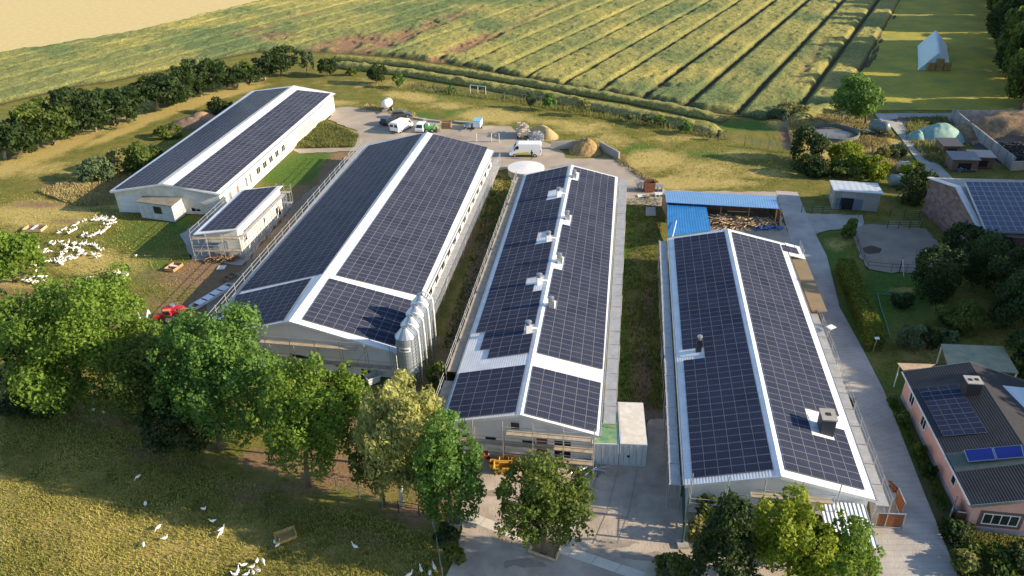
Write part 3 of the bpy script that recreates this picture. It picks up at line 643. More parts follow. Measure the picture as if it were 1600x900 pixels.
for t, z0, w, h, k in ((.47, 3.0, 0.8, 0.8, 'window'), (.30, 1.2, 1.0, 0.7, 'window'), (.56, 0.9, 1.2, 0.9, 'window'), (.65, 0.1, 1.0, 2.0, 'door'), (.79, 0.1, 1.5, 1.9, 'door'), (.12, 1.0, 1.0, 0.9, 'window')):
    opening(Cn, wC['near'], t, z0, w, h, k, 1, m=M_rust if (k == 'door' and t < .7) else None)
for t in np.linspace(.05, .97, 14): opening(Cn, wC['right'], t, 1.2, 1.4, 0.8, 'window', 2)
for i, ((px, py), side) in enumerate([(p, 'L') for p in vl]+[(p, 'R') for p in vr]):
    p0, n = plC[side]; n = n if n.z > 0 else -n; c = hit(px, py+8, p0, n)
    v = MB(); v.box(c+V3((0, 0, 0.35)), 0.62, 0.62, 1.0, 0.15); vo = v.build('vent_stack', M_galv if side == 'R' else M_white, Cn)
    v = MB(); v.lathe(c+V3((0, 0, 0.9)), [(0.28, 0), (0.28, 0.25), (0.36, 0.28), (0.36, 0.38), (0.1, 0.48)], 14); v.build('cowl', M_galv, vo)
    v = MB(); d = (Vector((Cn.location)) - c); dirx = 1 if side == 'L' else -1
    v.tube([c+V3((0, 0, 0.45)), c+V3((dirx*0.9, 0, 0.35))], 0.13, 8); v.build('duct', M_white, vo)
# ---- barn D
eD, rD = 3.3, 5.3
Dn, plD, wD = barn('near_barn', 'nearest solar roofed barn on the right with a stone chimney and a black flue', g(1070, 758, eD), g(1044.5, 372, eD), g(1368, 781, eD), g(1226, 381, eD), g(1220.5, 744, rD), g(1137, 358, rD), M_plaster, M_roofw, cap=0.45)
panels_px(Dn, plD['L'], [(1053, 373.5), (1132, 362.5), (1209, 735), (1082, 748)], 6, 24, [(1050, 540, 1103, 556)])
panels_px(Dn, plD['R'], [(1143, 363), (1218, 382), (1351, 767), (1227, 735)], 6, 24, [(1262, 640, 1318, 658), (1262, 655, 1345, 679)])
# low extension of the right slope at its far end
p0, n = plD['R']; n = n if n.z > 0 else -n
q = [hit(1226, 379, p0, n), hit(1250, 385.5, p0, n), hit(1259, 405, p0, n), hit(1233.5, 398.5, p0, n)]
mb = MB(); slab(mb, q, 0.1); mb.build('roof_extension', M_white, Dn)
panels_px(Dn, plD['R'], [(1221, 382.5), (1244, 388.5), (1249, 398), (1225, 392.5)], 2, 1)
for t, z0, w, h, k in ((.48, 2.6, 1.1, 0.35, 'window'), (.62, 2.6, 1.0, 0.35, 'window'), (.2, 1.0, 1.2, 1.0, 'window'), (.75, 0.1, 1.1, 2.0, 'door')): opening(Dn, wD['near'], t, z0, w, h, k, 1)
for t in np.linspace(.06, .95, 11): opening(Dn, wD['right'], t, 1.1, 1.2, 1.0, 'window', 2)
for t in np.linspace(.06, .95, 11): opening(Dn, wD['left'], t, 1.1, 1.2, 1.0, 'window', 2)
c = hit(1289, 672, p0, n); mb = MB(); mb.box(c+V3((0, 0, .55)), 1.15, 1.5, 2.2, -0.15); ch = mb.build('chimney', mat('dark_slate_cladding', (0.055, 0.06, 0.075), 0.7, noise=0.3, nscale=5), Dn)
mb = MB(); mb.box(c+V3((0, 0, 1.72)), 1.3, 1.65, 0.14, -0.15); mb.build('chimney_cap', M_concrete, ch)
mb = MB(); mb.box(c+V3((0, 0, 1.80)), 0.42, 0.42, 0.05, -0.15); mb.build('flue_opening', M_dark, ch)
pL, nL = plD['L']; nL = nL if nL.z > 0 else -nL
c = hit(1091, 549, pL, nL); mb = MB(); mb.box(c+V3((0, 0, .7)), 0.55, 0.55, 1.6, -0.15); fl_ = mb.build('flue', M_black, Dn)
mb = MB(); mb.lathe(c+V3((0, 0, 1.5)), [(0.16, 0), (0.16, 0.3), (0.28, 0.32), (0.25, 0.42), (0.05, 0.46)], 12); mb.build('flue_cowl', M_galv, fl_)
for a, w_, b, h_ in ((1058, 543, 1100, 555),):
    mb = MB(); slab(mb, [hit(1060, 545, pL, nL)+nL*.05, hit(1101, 540, pL, nL)+nL*.05, hit(1104, 554, pL, nL)+nL*.05, hit(1063, 559, pL, nL)+nL*.05], 0.03); mb.build('flashing', M_white, Dn)
mb = MB(); slab(mb, [hit(1262, 648, p0, n)+n*.05, hit(1300, 655, p0, n)+n*.05, hit(1306, 676, p0, n)+n*.05, hit(1268, 666, p0, n)+n*.05], 0.03); mb.build('flashing', M_white, Dn)
flush_panels()

# ---- lean-to beside barn D (flat brown roof)
zt = 2.7
q = [g(1281, 487, zt), g(1292, 486, zt), g(1258, 404, zt), g(1243, 402, zt)]
q = [g(1269, 486, zt), g(1293, 487, zt), g(1259, 405, zt), g(1236, 401, zt)]
lt = thing('lean_to', 'brown flat roofed lean to along the right eave of the near barn', 'lean to', V3((q[0].x, q[0].y, 0)))
mb = MB(); slab(mb, q, 0.12); mb.build('roof', mat('brown_roof_felt', (0.27, 0.20, 0.11), 0.95, nscale=1.0, col2=(0.22, 0.165, 0.10), bump=0.3), lt)
mb = MB(); mb.hexa([V3((p.x, p.y, 0))*1+V3((0, 0, 0)) for p in [q[0].lerp(q[3], .06), q[1].lerp(q[2], .06).lerp(q[0], .12), q[2].lerp(q[1], .06).lerp(q[3], .12), q[3].lerp(q[0], .06)]],
                   [V3((p.x, p.y, zt-.13)) for p in [q[0].lerp(q[3], .06), q[1].lerp(q[2], .06).lerp(q[0], .12), q[2].lerp(q[1], .06).lerp(q[3], .12), q[3].lerp(q[0], .06)]]); mb.build('wall', M_wood, lt)
# ---- translucent canopy in front of barn D
zc = 2.5
q = [g(1300, 870, zc-.3), g(1372, 855, zc-.3), g(1352, 789, zc+.3), g(1278, 777, zc+.3)]
cn = thing('front_canopy', 'ribbed pale metal canopy in front of the near barn gable', 'canopy', V3((q[0].x, q[0].y, 0)))
mb = MB(); slab(mb, q, 0.06); mb.build('roof', striped(mat('pale_ribbed_sheet', (0.66, 0.70, 0.74), 0.35, noise=0.12), 0, 0.35, src='UV', strength=0.8), cn)
for p in q[:2]:
    mb = MB(); mb.tube([V3((p.x, p.y+.3, 0)), V3((p.x, p.y+.3, p.z-.08))], 0.06, 6); mb.build('post', M_galv, cn)
for p in q[2:]:
    mb = MB(); mb.tube([V3((p.x, p.y-.1, 0)), V3((p.x, p.y-.1, p.z-.08))], 0.06, 6); mb.build('post', M_galv, cn)

# ---- blue roofed shelters
M_blue = striped(mat('light_blue_sheet', (0.13, 0.29, 0.55), 0.4, noise=0.15, nscale=0.8), 0, 0.35, src='UV', strength=0.25)
M_blue2 = striped(mat('bright_blue_sheet', (0.03, 0.20, 0.50), 0.35, noise=0.25, nscale=0.8), 0, 0.4, src='UV', strength=0.25)
zb, zf = 2.6, 3.1
q = [g(1041, 316, zf), g(1217, 326, zf), g(1212, 306.5, zb), g(1038, 297.5, zb)]
s1 = thing('open_shelter', 'long open shelter with a light blue sheet roof behind the scrap wood', 'shelter', V3((q[0].x, q[3].y, 0)))
mb = MB(); slab(mb, q, 0.08); mb.build('roof', M_blue, s1)
mb = MB(); a, b = q[3], q[2]; mb.hexa([V3((a.x, a.y-.5, 0)), V3((b.x, b.y-.5, 0)), V3((b.x, b.y-.35, 0)), V3((a.x, a.y-.35, 0))], [V3((a.x, a.y-.5, zb-.1)), V3((b.x, b.y-.5, zb-.1)), V3((b.x, b.y-.35, zb-.1)), V3((a.x, a.y-.35, zb-.1))]); mb.build('back_wall', M_wood, s1)
for t in (0.01, .25, .5, .75, .99):
    p = q[0].lerp(q[1], t); mb = MB(); mb.box((p.x, p.y+.25, (zf-.1)/2), .14, .14, zf-.1); mb.build('post', M_wood, s1)
for p, pp in ((q[0], q[3]), (q[1], q[2])):
    mb = MB(); x = p.x+(-.2 if p is q[1] else .2); mb.box(((x+pp.x)/2, (p.y+pp.y)/2, 1.25), .08, abs(p.y-pp.y)-.9, 2.4); mb.build('side_wall', M_wood, s1)
z1 = 2.3
q = [g(1043, 369, z1), g(1111, 360, z1), g(1103, 320.5, z1+.4), g(1042, 320, z1+.4)]
s2 = thing('blue_lean_to', 'bright blue flat roofed shelter behind the near barn gable', 'shelter', V3((q[0].x, q[0].y, 0)))
mb = MB(); slab(mb, q, 0.08); mb.build('roof', M_blue2, s2)
for p in q:
    c_ = sum(q, V3((0, 0, 0)))/4; pp = p.lerp(c_, .05); mb = MB(); mb.box((pp.x, pp.y, (p.z-.1)/2), .14, .14, p.z-.1); mb.build('post', M_wood, s2)
p = g(1050, 371, 2.5); mb = MB(); mb.tube([g(1050.5, 372, 2.75), g(1057, 345, 2.75)], 0.06, 6); tag(mb.build('metal_pole', M_white, None), 'long white pole lying across the bright blue roof', 'pole')

# ---- grey shed with open door
a, b = g(1300, 326), g(1370, 331); d = (b-a); L_ = d.length; nrm = V3((-d.y, d.x, 0)).normalized()
dp = 4.6
shed, plS, wS = box_house('grey_shed', 'grey boarded shed with pale sheet roof and an open door beside the paddock', [a, b, b+nrm*dp, a+nrm*dp], [3.0, 3.0, 2.7, 2.7], None, striped(mat('grey_boards', (0.33, 0.31, 0.28), 0.9, noise=0.2), 0, 0.35, col=(0.2, 0.19, 0.17), width=0.06, src='Object', strength=0.5),
                           striped(mat('pale_zinc_sheet', (0.50, 0.54, 0.60), 0.4, noise=0.15, nscale=1), 0, 0.9, src='UV', strength=0.2), 'shed', 0.3)
opening(shed, wS['near'], .30, 0.02, 1.9, 1.9, 'doorway', m=M_dark)
opening(shed, wS['near'], .32, 2.0, 2.0, 0.85, 'hatch', m=M_concrete)
for t in (.15, .55): opening(shed, wS['near'], t, 0.05, 1.3, 1.8, 'door', m=mat('blue_grey_planks', (0.16, 0.19, 0.24), 0.8, noise=0.3))
opening(shed, wS['left'], .5, 1.3, 0.9, 1.0, 'window', 2)

# ---- brick building on the right
zr_, zfE, zbE = 7.0, 4.0, 5.4
R_0 = g(1492, 291, zr_); F0 = g(1534, 369, zfE); K0 = g(1449, 277, zbE); dirr = (g(1598, 294, zr_)-R_0); dirr.z = 0; dirr.normalize(); LL = dirr*26
M_brick = bpy.data.materials.new('red_brick'); M_brick.use_nodes = True
nt = M_brick.node_tree; bt = nt.nodes.new('ShaderNodeTexBrick'); tc = nt.nodes.new('ShaderNodeTexCoord'); sp_ = nt.nodes.new('ShaderNodeSeparateXYZ'); mp = nt.nodes.new('ShaderNodeCombineXYZ'); nt.links.new(sp_.outputs[1], mp.inputs[0]); nt.links.new(sp_.outputs[2], mp.inputs[1])
nt.links.new(tc.outputs['Object'], sp_.inputs[0]); nt.links.new(mp.outputs[0], bt.inputs[0]); bt.inputs['Scale'].default_value = 1.0; bt.inputs['Brick Width'].default_value = 0.75; bt.inputs['Row Height'].default_value = 0.38; bt.inputs['Mortar Size'].default_value = 0.03
bt.inputs['Color1'].default_value = (0.13, 0.06, 0.055, 1); bt.inputs['Color2'].default_value = (0.24, 0.16, 0.15, 1); bt.inputs['Mortar'].default_value = (0.17, 0.14, 0.135, 1); nt.nodes['Principled BSDF'].inputs['Roughness'].default_value = 0.9
nt.links.new(bt.outputs[0], nt.nodes['Principled BSDF'].inputs['Base Color'])
bk = thing('brick_building', 'large brick gabled building at the right edge with big solar panels facing the camera', 'building', V3((R_0.x, R_0.y, 0)))
off = V3((0.35, 0, 0)); mb = MB()
G = [V3((F0.x, F0.y+.4, 0))+off, V3((K0.x, K0.y-.4, 0))+off]; dz = V3((0, 0, .16))
mb.poly([G[1], G[0], F0+off+V3((0, .4, 0))-dz, R_0+off-dz, K0+off-V3((0, .4, 0))-dz])
mb.poly([G[0], G[0]+LL, F0+off+LL+V3((0, .4, 0))-dz, F0+off+V3((0, .4, 0))-dz]); mb.poly([G[1]+LL, G[1], K0+off-V3((0, .4, 0))-dz, K0+off+LL-V3((0, .4, 0))-dz])
mb.poly([G[0]+LL, G[1]+LL, K0+off+LL-V3((0, .4, 0))-dz, R_0+off+LL-dz, F0+off+LL+V3((0, .4, 0))-dz]); mb.build('wall', M_brick, bk)
mb = MB(); slab(mb, [F0, F0+LL, R_0+LL, R_0], .12); slab(mb, [R_0, R_0+LL, K0+LL, K0], .12)
mb.build('roof', striped(mat('grey_brown_roof_sheet', (0.36, 0.33, 0.31), 0.7, noise=0.2, nscale=1), 0, 0.9, src='UV', strength=0.8), bk)
mb = MB(); U_ = V3((0, 0, .05))
for P_, Q_ in ((F0, R_0), (R_0, K0)): slab(mb, [P_+U_, Q_+U_, Q_+U_+dirr*.75, P_+U_+dirr*.75], .2)
mb.build('rake_trim', M_white, bk)
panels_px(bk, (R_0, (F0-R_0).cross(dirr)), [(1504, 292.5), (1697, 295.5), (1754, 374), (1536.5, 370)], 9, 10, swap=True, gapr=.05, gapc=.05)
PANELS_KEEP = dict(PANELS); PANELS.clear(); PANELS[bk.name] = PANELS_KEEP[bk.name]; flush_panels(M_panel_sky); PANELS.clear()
mb = MB(); mb.hexa([F0+V3((1.5, .35, -4)), F0+V3((1.5, .35, -4))+LL*.9, F0+V3((1.5, .39, -4))+LL*.9, F0+V3((1.5, .39, -4))], [F0+V3((1.5, .35, -.4)), F0+V3((1.5, .35, -.4))+LL*.9, F0+V3((1.5, .39, -.4))+LL*.9, F0+V3((1.5, .39, -.4))]); mb.build('front_wall_panel', M_plaster, bk)

# ---- pink house
zp, zpr = 3.0, 4.7
M_pink = mat('pink_render', (0.66, 0.36, 0.29), 0.9, noise=0.12, nscale=0.8, bump=0.1)
M_darkroof = striped(mat('dark_corrugated_roof', (0.022, 0.023, 0.030), 0.7, noise=0.45, nscale=0.7), 0, 0.22, src='UV', strength=0.3)
EL0, EL1 = g(1518, 789.5, zp), g(1411, 581, zp); R1_ = g(1515.5, 566, zpr); axis = (EL0-EL1); axis.z = 0; R0_ = V3((R1_.x+axis.x, R1_.y+axis.y, zpr))
rxx = (R1_-EL1); ER1_ = EL1+V3((rxx.x*2, rxx.y*2, 0)); ER0_ = ER1_+axis; ER1_.z = zp-.2; ER0_.z = zp-.2
pk, plP, wP = barn('pink_house', 'pink rendered house with dark roof at the lower right corner', EL0, EL1, ER0_, ER1_, R0_, R1_, M_pink, M_darkroof, inset=.35, cap=.25, capm=M_galv, gin=.25, cat='house')
for c_ in list(pk.children):
    if c_.name.startswith('ridge_cap'): bpy.data.objects.remove(c_)
panels_px(pk, plP['L'], [(1434, 607), (1495, 601), (1543, 677), (1474, 683)], 4, 5)
flush_panels(); PANELS.clear()
p0, n = plP['L']; n = n if n.z > 0 else -n
mb = MB(); slab(mb, [hit(1478, 709, p0, n)+n*.03, hit(1602, 694, p0, n)+n*.03, hit(1602, 725, p0, n)+n*.03, hit(1493, 738, p0, n)+n*.03], .03); mb.build('roof_patch', mat('green_grey_roof_strip', (0.10, 0.13, 0.11), 0.8, noise=0.3), pk)
M_coll = mat('blue_collector_glass', (0.008, 0.022, 0.20), 0.15)
for qq in ([(1506, 707), (1550.5, 703), (1556.5, 721.5), (1513, 725)], [(1551.5, 702.8), (1596, 699), (1601, 717.5), (1557.5, 721.2)]):
    P_ = [hit(x, y, p0, n)+n*.28 for x, y in qq]; mb = MB(); slab(mb, P_, .1); fo = mb.build('solar_collector', M_galv, pk)
    c_ = sum(P_, V3((0, 0, 0)))/4; mb = MB(); slab(mb, [p.lerp(c_, .06)+n*.012 for p in P_], .01); mb.build('collector_glass', M_coll, fo)
c = hit(1515, 612, p0, n); mb = MB(); mb.box(c+V3((0, 0, .5)), 1.3, 1.2, 1.6, -.15); ch = mb.build('chimney', M_darkroof, pk)
mb = MB(); mb.box(c+V3((0, 0, 1.35)), 1.4, 1.3, .1, -.15); mb.build('chimney_cap', M_concrete, ch)
for dx in (-.3, .3):
    mb = MB(); mb.box(c+V3((dx, 0, 1.42)), .3, .35, .05, -.15); mb.build('flue_opening', M_dark, ch)
lw = wP['left']
for t, w, pn in ((.86, 1.1, 2), (.66, 1.1, 2), (.22, .7, 1)): opening(pk, lw, t, 1.15 if w > 1 else 1.4, w, 1.2 if w > 1 else .8, 'window', pn)
opening(pk, wP['near'], .21, 1.0, 2.6, 1.0, 'window', 4)
a_, b_, nn = wP['near']; d_ = (b_-a_); d_.z = 0; d_.normalize(); cc_ = V3((a_.x, a_.y, 0))+(V3((b_.x, b_.y, 0))-V3((a_.x, a_.y, 0)))*.21
mb = MB()
for x0, x1, z0, z1 in ((-1.65, 1.65, .62, .9), (-1.65, 1.65, 2.1, 2.35), (-1.65, -1.4, .9, 2.1), (1.4, 1.65, .9, 2.1)):
    P_ = [cc_+d_*x0+nn*.03, cc_+d_*x1+nn*.03, cc_+d_*x1-nn*.02, cc_+d_*x0-nn*.02]
    mb.hexa([p+V3((0, 0, z0)) for p in P_], [p+V3((0, 0, z1)) for p in P_])
mb.build('window_surround', mat('brown_surround', (0.14, 0.09, 0.08), 0.8, noise=0.2), pk)
mb = MB(); pb = []
for A_, B_, nn in ((wP['near'][0], wP['near'][1], wP['near'][2]), (wP['left'][0], wP['left'][1], wP['left'][2])):
    A2, B2 = V3((A_.x, A_.y, 0)), V3((B_.x, B_.y, 0)); P_ = [A2+nn*.04, B2+nn*.04, B2-nn*.01, A2-nn*.01]
    if (P_[1]-P_[0]).cross(P_[2]-P_[1]).z < 0: P_ = P_[::-1]
    mb.hexa(P_, [p+V3((0, 0, .5)) for p in P_])
mb.build('plinth', mat('grey_blue_plinth', (0.30, 0.32, 0.38), 0.8, noise=0.15), pk)
# polycarbonate roof of the neighbour extension
q = [g(1600, 678, 3.4), g(1680, 690, 3.4), g(1640, 610, 4.0), g(1546, 600, 4.0)]
ex = thing('side_extension', 'translucent white roofed extension behind the pink house at the frame edge', 'extension', V3((q[0].x, q[0].y, 0)))
mb = MB(); slab(mb, q, .08); mb.build('roof', striped(mat('white_polycarbonate', (0.52, 0.56, 0.60), 0.3), 0, 1.0, src='UV', strength=0.6), ex)
mb = MB(); c_ = sum(q, V3((0, 0, 0)))/4; qi = [p.lerp(c_, .08) for p in q]; mb.hexa([V3((p.x, p.y, 0)) for p in qi], [V3((p.x, p.y, p.z-.1)) for p in qi]); mb.build('wall', M_cream, ex)
# carport roof behind pink house
q = [g(1482, 575, 2.7), g(1592, 583, 2.7), g(1567, 541, 2.5), g(1470, 537, 2.5)]
cp = thing('carport', 'open carport with mossy translucent roof behind the pink house', 'carport', V3((q[3].x, q[3].y, 0)))
mb = MB(); slab(mb, q, .06); mb.build('roof', striped(mat('mossy_roof_panels', (0.33, 0.29, 0.18), 0.6, nscale=0.8, col2=(0.17, 0.20, 0.14)), 0, 1.0, src='UV', strength=0.4), cp)
for p in q:
    c_ = sum(q, V3((0, 0, 0)))/4; pp = p.lerp(c_, .05); mb = MB(); mb.box((pp.x, pp.y, (p.z-.08)/2), .12, .12, p.z-.08); mb.build('post', M_white, cp)
q = [g(1411, 578, 2.9), g(1452, 574, 2.9), g(1462, 569, 2.9), g(1402, 567, 2.9)]
pv = thing('porch_awning', 'small pale porch roof at the far corner of the pink house', 'awning', V3((q[0].x, q[0].y, 0)))
mb = MB(); slab(mb, q, .05); mb.build('roof', M_palewood, pv)
mb = MB(); mb.tube([V3((q[3].x+.2, q[3].y-.2, 0)), V3((q[3].x+.2, q[3].y-.2, 2.85))], .05, 6); mb.build('post', M_white, pv)
# ================================================================== VEGETATION
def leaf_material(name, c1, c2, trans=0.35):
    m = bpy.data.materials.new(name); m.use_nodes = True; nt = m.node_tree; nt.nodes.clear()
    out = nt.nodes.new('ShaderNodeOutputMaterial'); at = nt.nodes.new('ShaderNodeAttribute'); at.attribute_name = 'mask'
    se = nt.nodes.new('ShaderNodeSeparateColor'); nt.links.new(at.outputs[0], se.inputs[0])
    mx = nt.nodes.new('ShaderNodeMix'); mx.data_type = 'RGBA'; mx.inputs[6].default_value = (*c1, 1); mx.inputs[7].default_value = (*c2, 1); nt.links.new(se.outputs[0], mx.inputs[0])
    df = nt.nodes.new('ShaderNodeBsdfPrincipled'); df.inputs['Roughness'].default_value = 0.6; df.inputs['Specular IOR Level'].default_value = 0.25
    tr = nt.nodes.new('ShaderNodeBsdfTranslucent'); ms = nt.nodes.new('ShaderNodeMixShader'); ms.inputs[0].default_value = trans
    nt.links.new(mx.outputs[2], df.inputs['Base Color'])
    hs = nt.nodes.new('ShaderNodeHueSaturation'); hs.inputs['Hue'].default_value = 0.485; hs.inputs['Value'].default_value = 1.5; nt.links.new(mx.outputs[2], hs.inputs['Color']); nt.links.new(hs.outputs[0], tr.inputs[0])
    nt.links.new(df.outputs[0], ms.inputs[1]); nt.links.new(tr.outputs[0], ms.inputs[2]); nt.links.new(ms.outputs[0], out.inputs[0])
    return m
L_bright = leaf_material('walnut_leaves', (0.042, 0.095, 0.013), (0.17, 0.27, 0.035))
L_fresh = leaf_material('fresh_leaves', (0.035, 0.095, 0.018), (0.13, 0.24, 0.045))
L_mid = leaf_material('maple_leaves', (0.036, 0.068, 0.013), (0.13, 0.18, 0.032))
L_dark = leaf_material('dark_leaves', (0.018, 0.040, 0.012), (0.048, 0.080, 0.020))
L_yell = leaf_material('lime_leaves', (0.09, 0.16, 0.012), (0.24, 0.29, 0.025))
L_birch = leaf_material('birch_leaves', (0.14, 0.17, 0.045), (0.40, 0.40, 0.13))
L_weed = leaf_material('weed_leaves', (0.08, 0.12, 0.03), (0.28, 0.26, 0.09))
L_straw = leaf_material('dry_grass_blades', (0.20, 0.18, 0.06), (0.48, 0.40, 0.20), 0.3)
L_hedge = leaf_material('hedge_leaves', (0.06, 0.10, 0.014), (0.20, 0.22, 0.025))
L_grey = leaf_material('willow_leaves', (0.06, 0.10, 0.045), (0.14, 0.19, 0.09))
M_bark = mat('grey_brown_bark', (0.17, 0.125, 0.09), 0.95, noise=0.4, nscale=6, bump=0.4)
M_birchbark = mat('birch_bark', (0.60, 0.57, 0.50), 0.9, noise=0.4, nscale=6)
M_palebark = mat('pale_bark', (0.34, 0.28, 0.21), 0.95, noise=0.3, nscale=6)

def leaves_np(P, Nrm, size, rs, stretch=1.35, droop=0.0):
    """one small quad per point"""
    n = len(P); A = rs.normal(size=(n, 3)); Nn = Nrm+0.75*rs.normal(size=(n, 3)); Nn /= np.linalg.norm(Nn, axis=1)[:, None]
    if droop: A = A*(1-droop)+np.array([0, 0, -1.0])*droop*2
    A -= (A*Nn).sum(1)[:, None]*Nn; A /= np.linalg.norm(A, axis=1)[:, None]+1e-9; B = np.cross(Nn, A)
    s = size*(0.6+0.8*rs.rand(n))[:, None]; a = A*s*stretch*0.5; b = B*s*0.5
    V = np.stack([P-a-b*0.5, P-a*0.1+b, P+a, P-a*0.1-b], 1)
    return V.reshape(-1, 3), np.arange(n*4).reshape(n, 4)
def crown(name, m, parent, rx, ry, rz, nleaf, leaf, seed, nl=42, style='round', centre=(0, 0, 0)):
    rs = np.random.RandomState(seed)
    d = rs.normal(size=(nl, 3)); d /= np.linalg.norm(d, axis=1)[:, None]; d[:, 2] = np.where(d[:, 2] < -0.88, -d[:, 2]*0.6, d[:, 2])
    rad = 0.40+0.36*rs.rand(nl)**0.6; lr = (0.24+0.20*rs.rand(nl)) if nl < 60 else (0.15+0.15*rs.rand(nl))
    if nl >= 60: C_in = 14; rad[:C_in] = 0.3*rs.rand(C_in); lr[:C_in] = 0.33; rad[-22:] = 0.78+0.20*rs.rand(22); lr[-22:] = 0.09+0.08*rs.rand(22)
    C = d*rad[:, None]
    if style == 'cone': C[:, 2] = rs.rand(nl)*1.8-0.9; k = (1-(C[:, 2]+1)/2)*0.85+0.1; ang = rs.rand(nl)*6.28; C[:, 0] = np.cos(ang)*k*0.7; C[:, 1] = np.sin(ang)*k*0.7; lr *= 0.9
    if style == 'column': C[:, 2] = rs.rand(nl)*1.7-0.85; ang = rs.rand(nl)*6.28; k = 0.55*np.sqrt(rs.rand(nl))*(1-0.5*np.abs(C[:, 2])); C[:, 0] = np.cos(ang)*k; C[:, 1] = np.sin(ang)*k
    w = lr**2; w /= w.sum(); idx = rs.choice(nl, nleaf, p=w)
    D = rs.normal(size=(nleaf, 3)); D /= np.linalg.norm(D, axis=1)[:, None]
    out = C[idx]/(np.linalg.norm(C[idx], axis=1)[:, None]+1e-6)
    flip = (D*out).sum(1) < -0.35; D[flip] = -D[flip]; D[:, 2] = np.where((D[:, 2] < -0.3) & (rs.rand(nleaf) < 0.6), -D[:, 2], D[:, 2])
    rr = (0.62+0.42*rs.rand(nleaf)); far = rs.rand(nleaf) < 0.10; rr = np.where(far, rr*1.22, rr)
    # clumps inside the lobe
    cl = 0.5+0.5*vnoise(D[:, 0]*3.1+idx*7.3, D[:, 1]*3.1+D[:, 2]*2.7, seed); keep = rs.rand(nleaf) < (0.35+0.9*(cl-0.35)); D = D[keep]; idx = idx[keep]; rr = rr[keep]; cl = cl[keep]
    P = C[idx]+D*(lr[idx]*rr)[:, None]
    if style == 'birch':
        P[:, 2] -= 0.30*rs.rand(len(P))*(np.hypot(P[:, 0], P[:, 1])**1.0)
    P = P*np.array([rx, ry, rz])
    V, F = leaves_np(P, D, leaf, rs, 1.5 if style != 'birch' else 2.4, 0.0 if style != 'birch' else 0.6)
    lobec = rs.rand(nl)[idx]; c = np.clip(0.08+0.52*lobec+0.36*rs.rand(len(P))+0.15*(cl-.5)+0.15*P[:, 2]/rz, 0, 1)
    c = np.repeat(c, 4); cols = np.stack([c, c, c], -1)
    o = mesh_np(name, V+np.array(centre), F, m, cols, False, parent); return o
def trunk_mesh(name, m, parent, h, r, rx, rz, cz, seed, limbs=6, lean=(0, 0)):
    rr = random.Random(seed); mb = MB(); top = V3((lean[0], lean[1], cz+rz*0.25))
    pts = [V3((0, 0, -0.2)), V3((lean[0]*.1, lean[1]*.1, h*.3)), V3((lean[0]*.5, lean[1]*.5, cz-rz*.4)), top]
    mb.tube(pts, [r*1.35, r, r*.8, r*.3], 8)
    for k in range(limbs):
        a = 6.28*k/limbs+rr.uniform(-.4, .4); b = pts[1].lerp(pts[3], rr.uniform(.35, .8)); e = V3((lean[0]+math.cos(a)*rx*rr.uniform(.5, .72), lean[1]+math.sin(a)*rx*rr.uniform(.5, .72), cz+rz*rr.uniform(-.15, .55)))
        mid = b.lerp(e, .5)+V3((0, 0, -0.08*rx)); mb.tube([b, mid, e], [r*.5, r*.32, r*.10], 6)
    return mb.build(name, m, parent, smooth=True, local=True)
def tree_px(base, ctr, w, h, style, leafm, label, cat='tree', name='tree', group=None, leaf=0.30, dens=1.0, seed=1, barkm=None, r=None, nl=42, flat=1.0):
    b = g(*base); D = Vector((CM.T @ np.array([(ctr[0]-800)/FOC, (ctr[1]-450)/FOC, 1.0])).tolist()); t = b.y/D.y; c = V3((D.x*t, b.y, CAM_H+D.z*t))
    dist = (c-V3((0, 0, CAM_H))).length; rx = w/2*dist/FOC; ph = math.asin((CAM_H-c.z)/dist); ev = h/2*dist/FOC
    rz2 = (ev**2-(rx*math.sin(ph))**2)/math.cos(ph)**2; rz = math.sqrt(max(rz2, (rx*0.55)**2)); rz = min(rz, rx*1.9, max(c.z-0.35, 0.5) if c.z > 1 else 2)
    T = thing(name, label, cat, b, group); rx *= 1.06; n = int(dens*min(80000, 8.5*(rx*rx+2*rx*rz)*3.5/(leaf*leaf)*0.42))
    lean = (c.x-b.x, 0)
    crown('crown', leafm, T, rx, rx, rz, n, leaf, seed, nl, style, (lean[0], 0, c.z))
    trunk_mesh('trunk', barkm or M_bark, T, c.z, r or max(.10, rx*.045), rx, rz, c.z, seed, 6, lean)
    return T, rx, rz, c
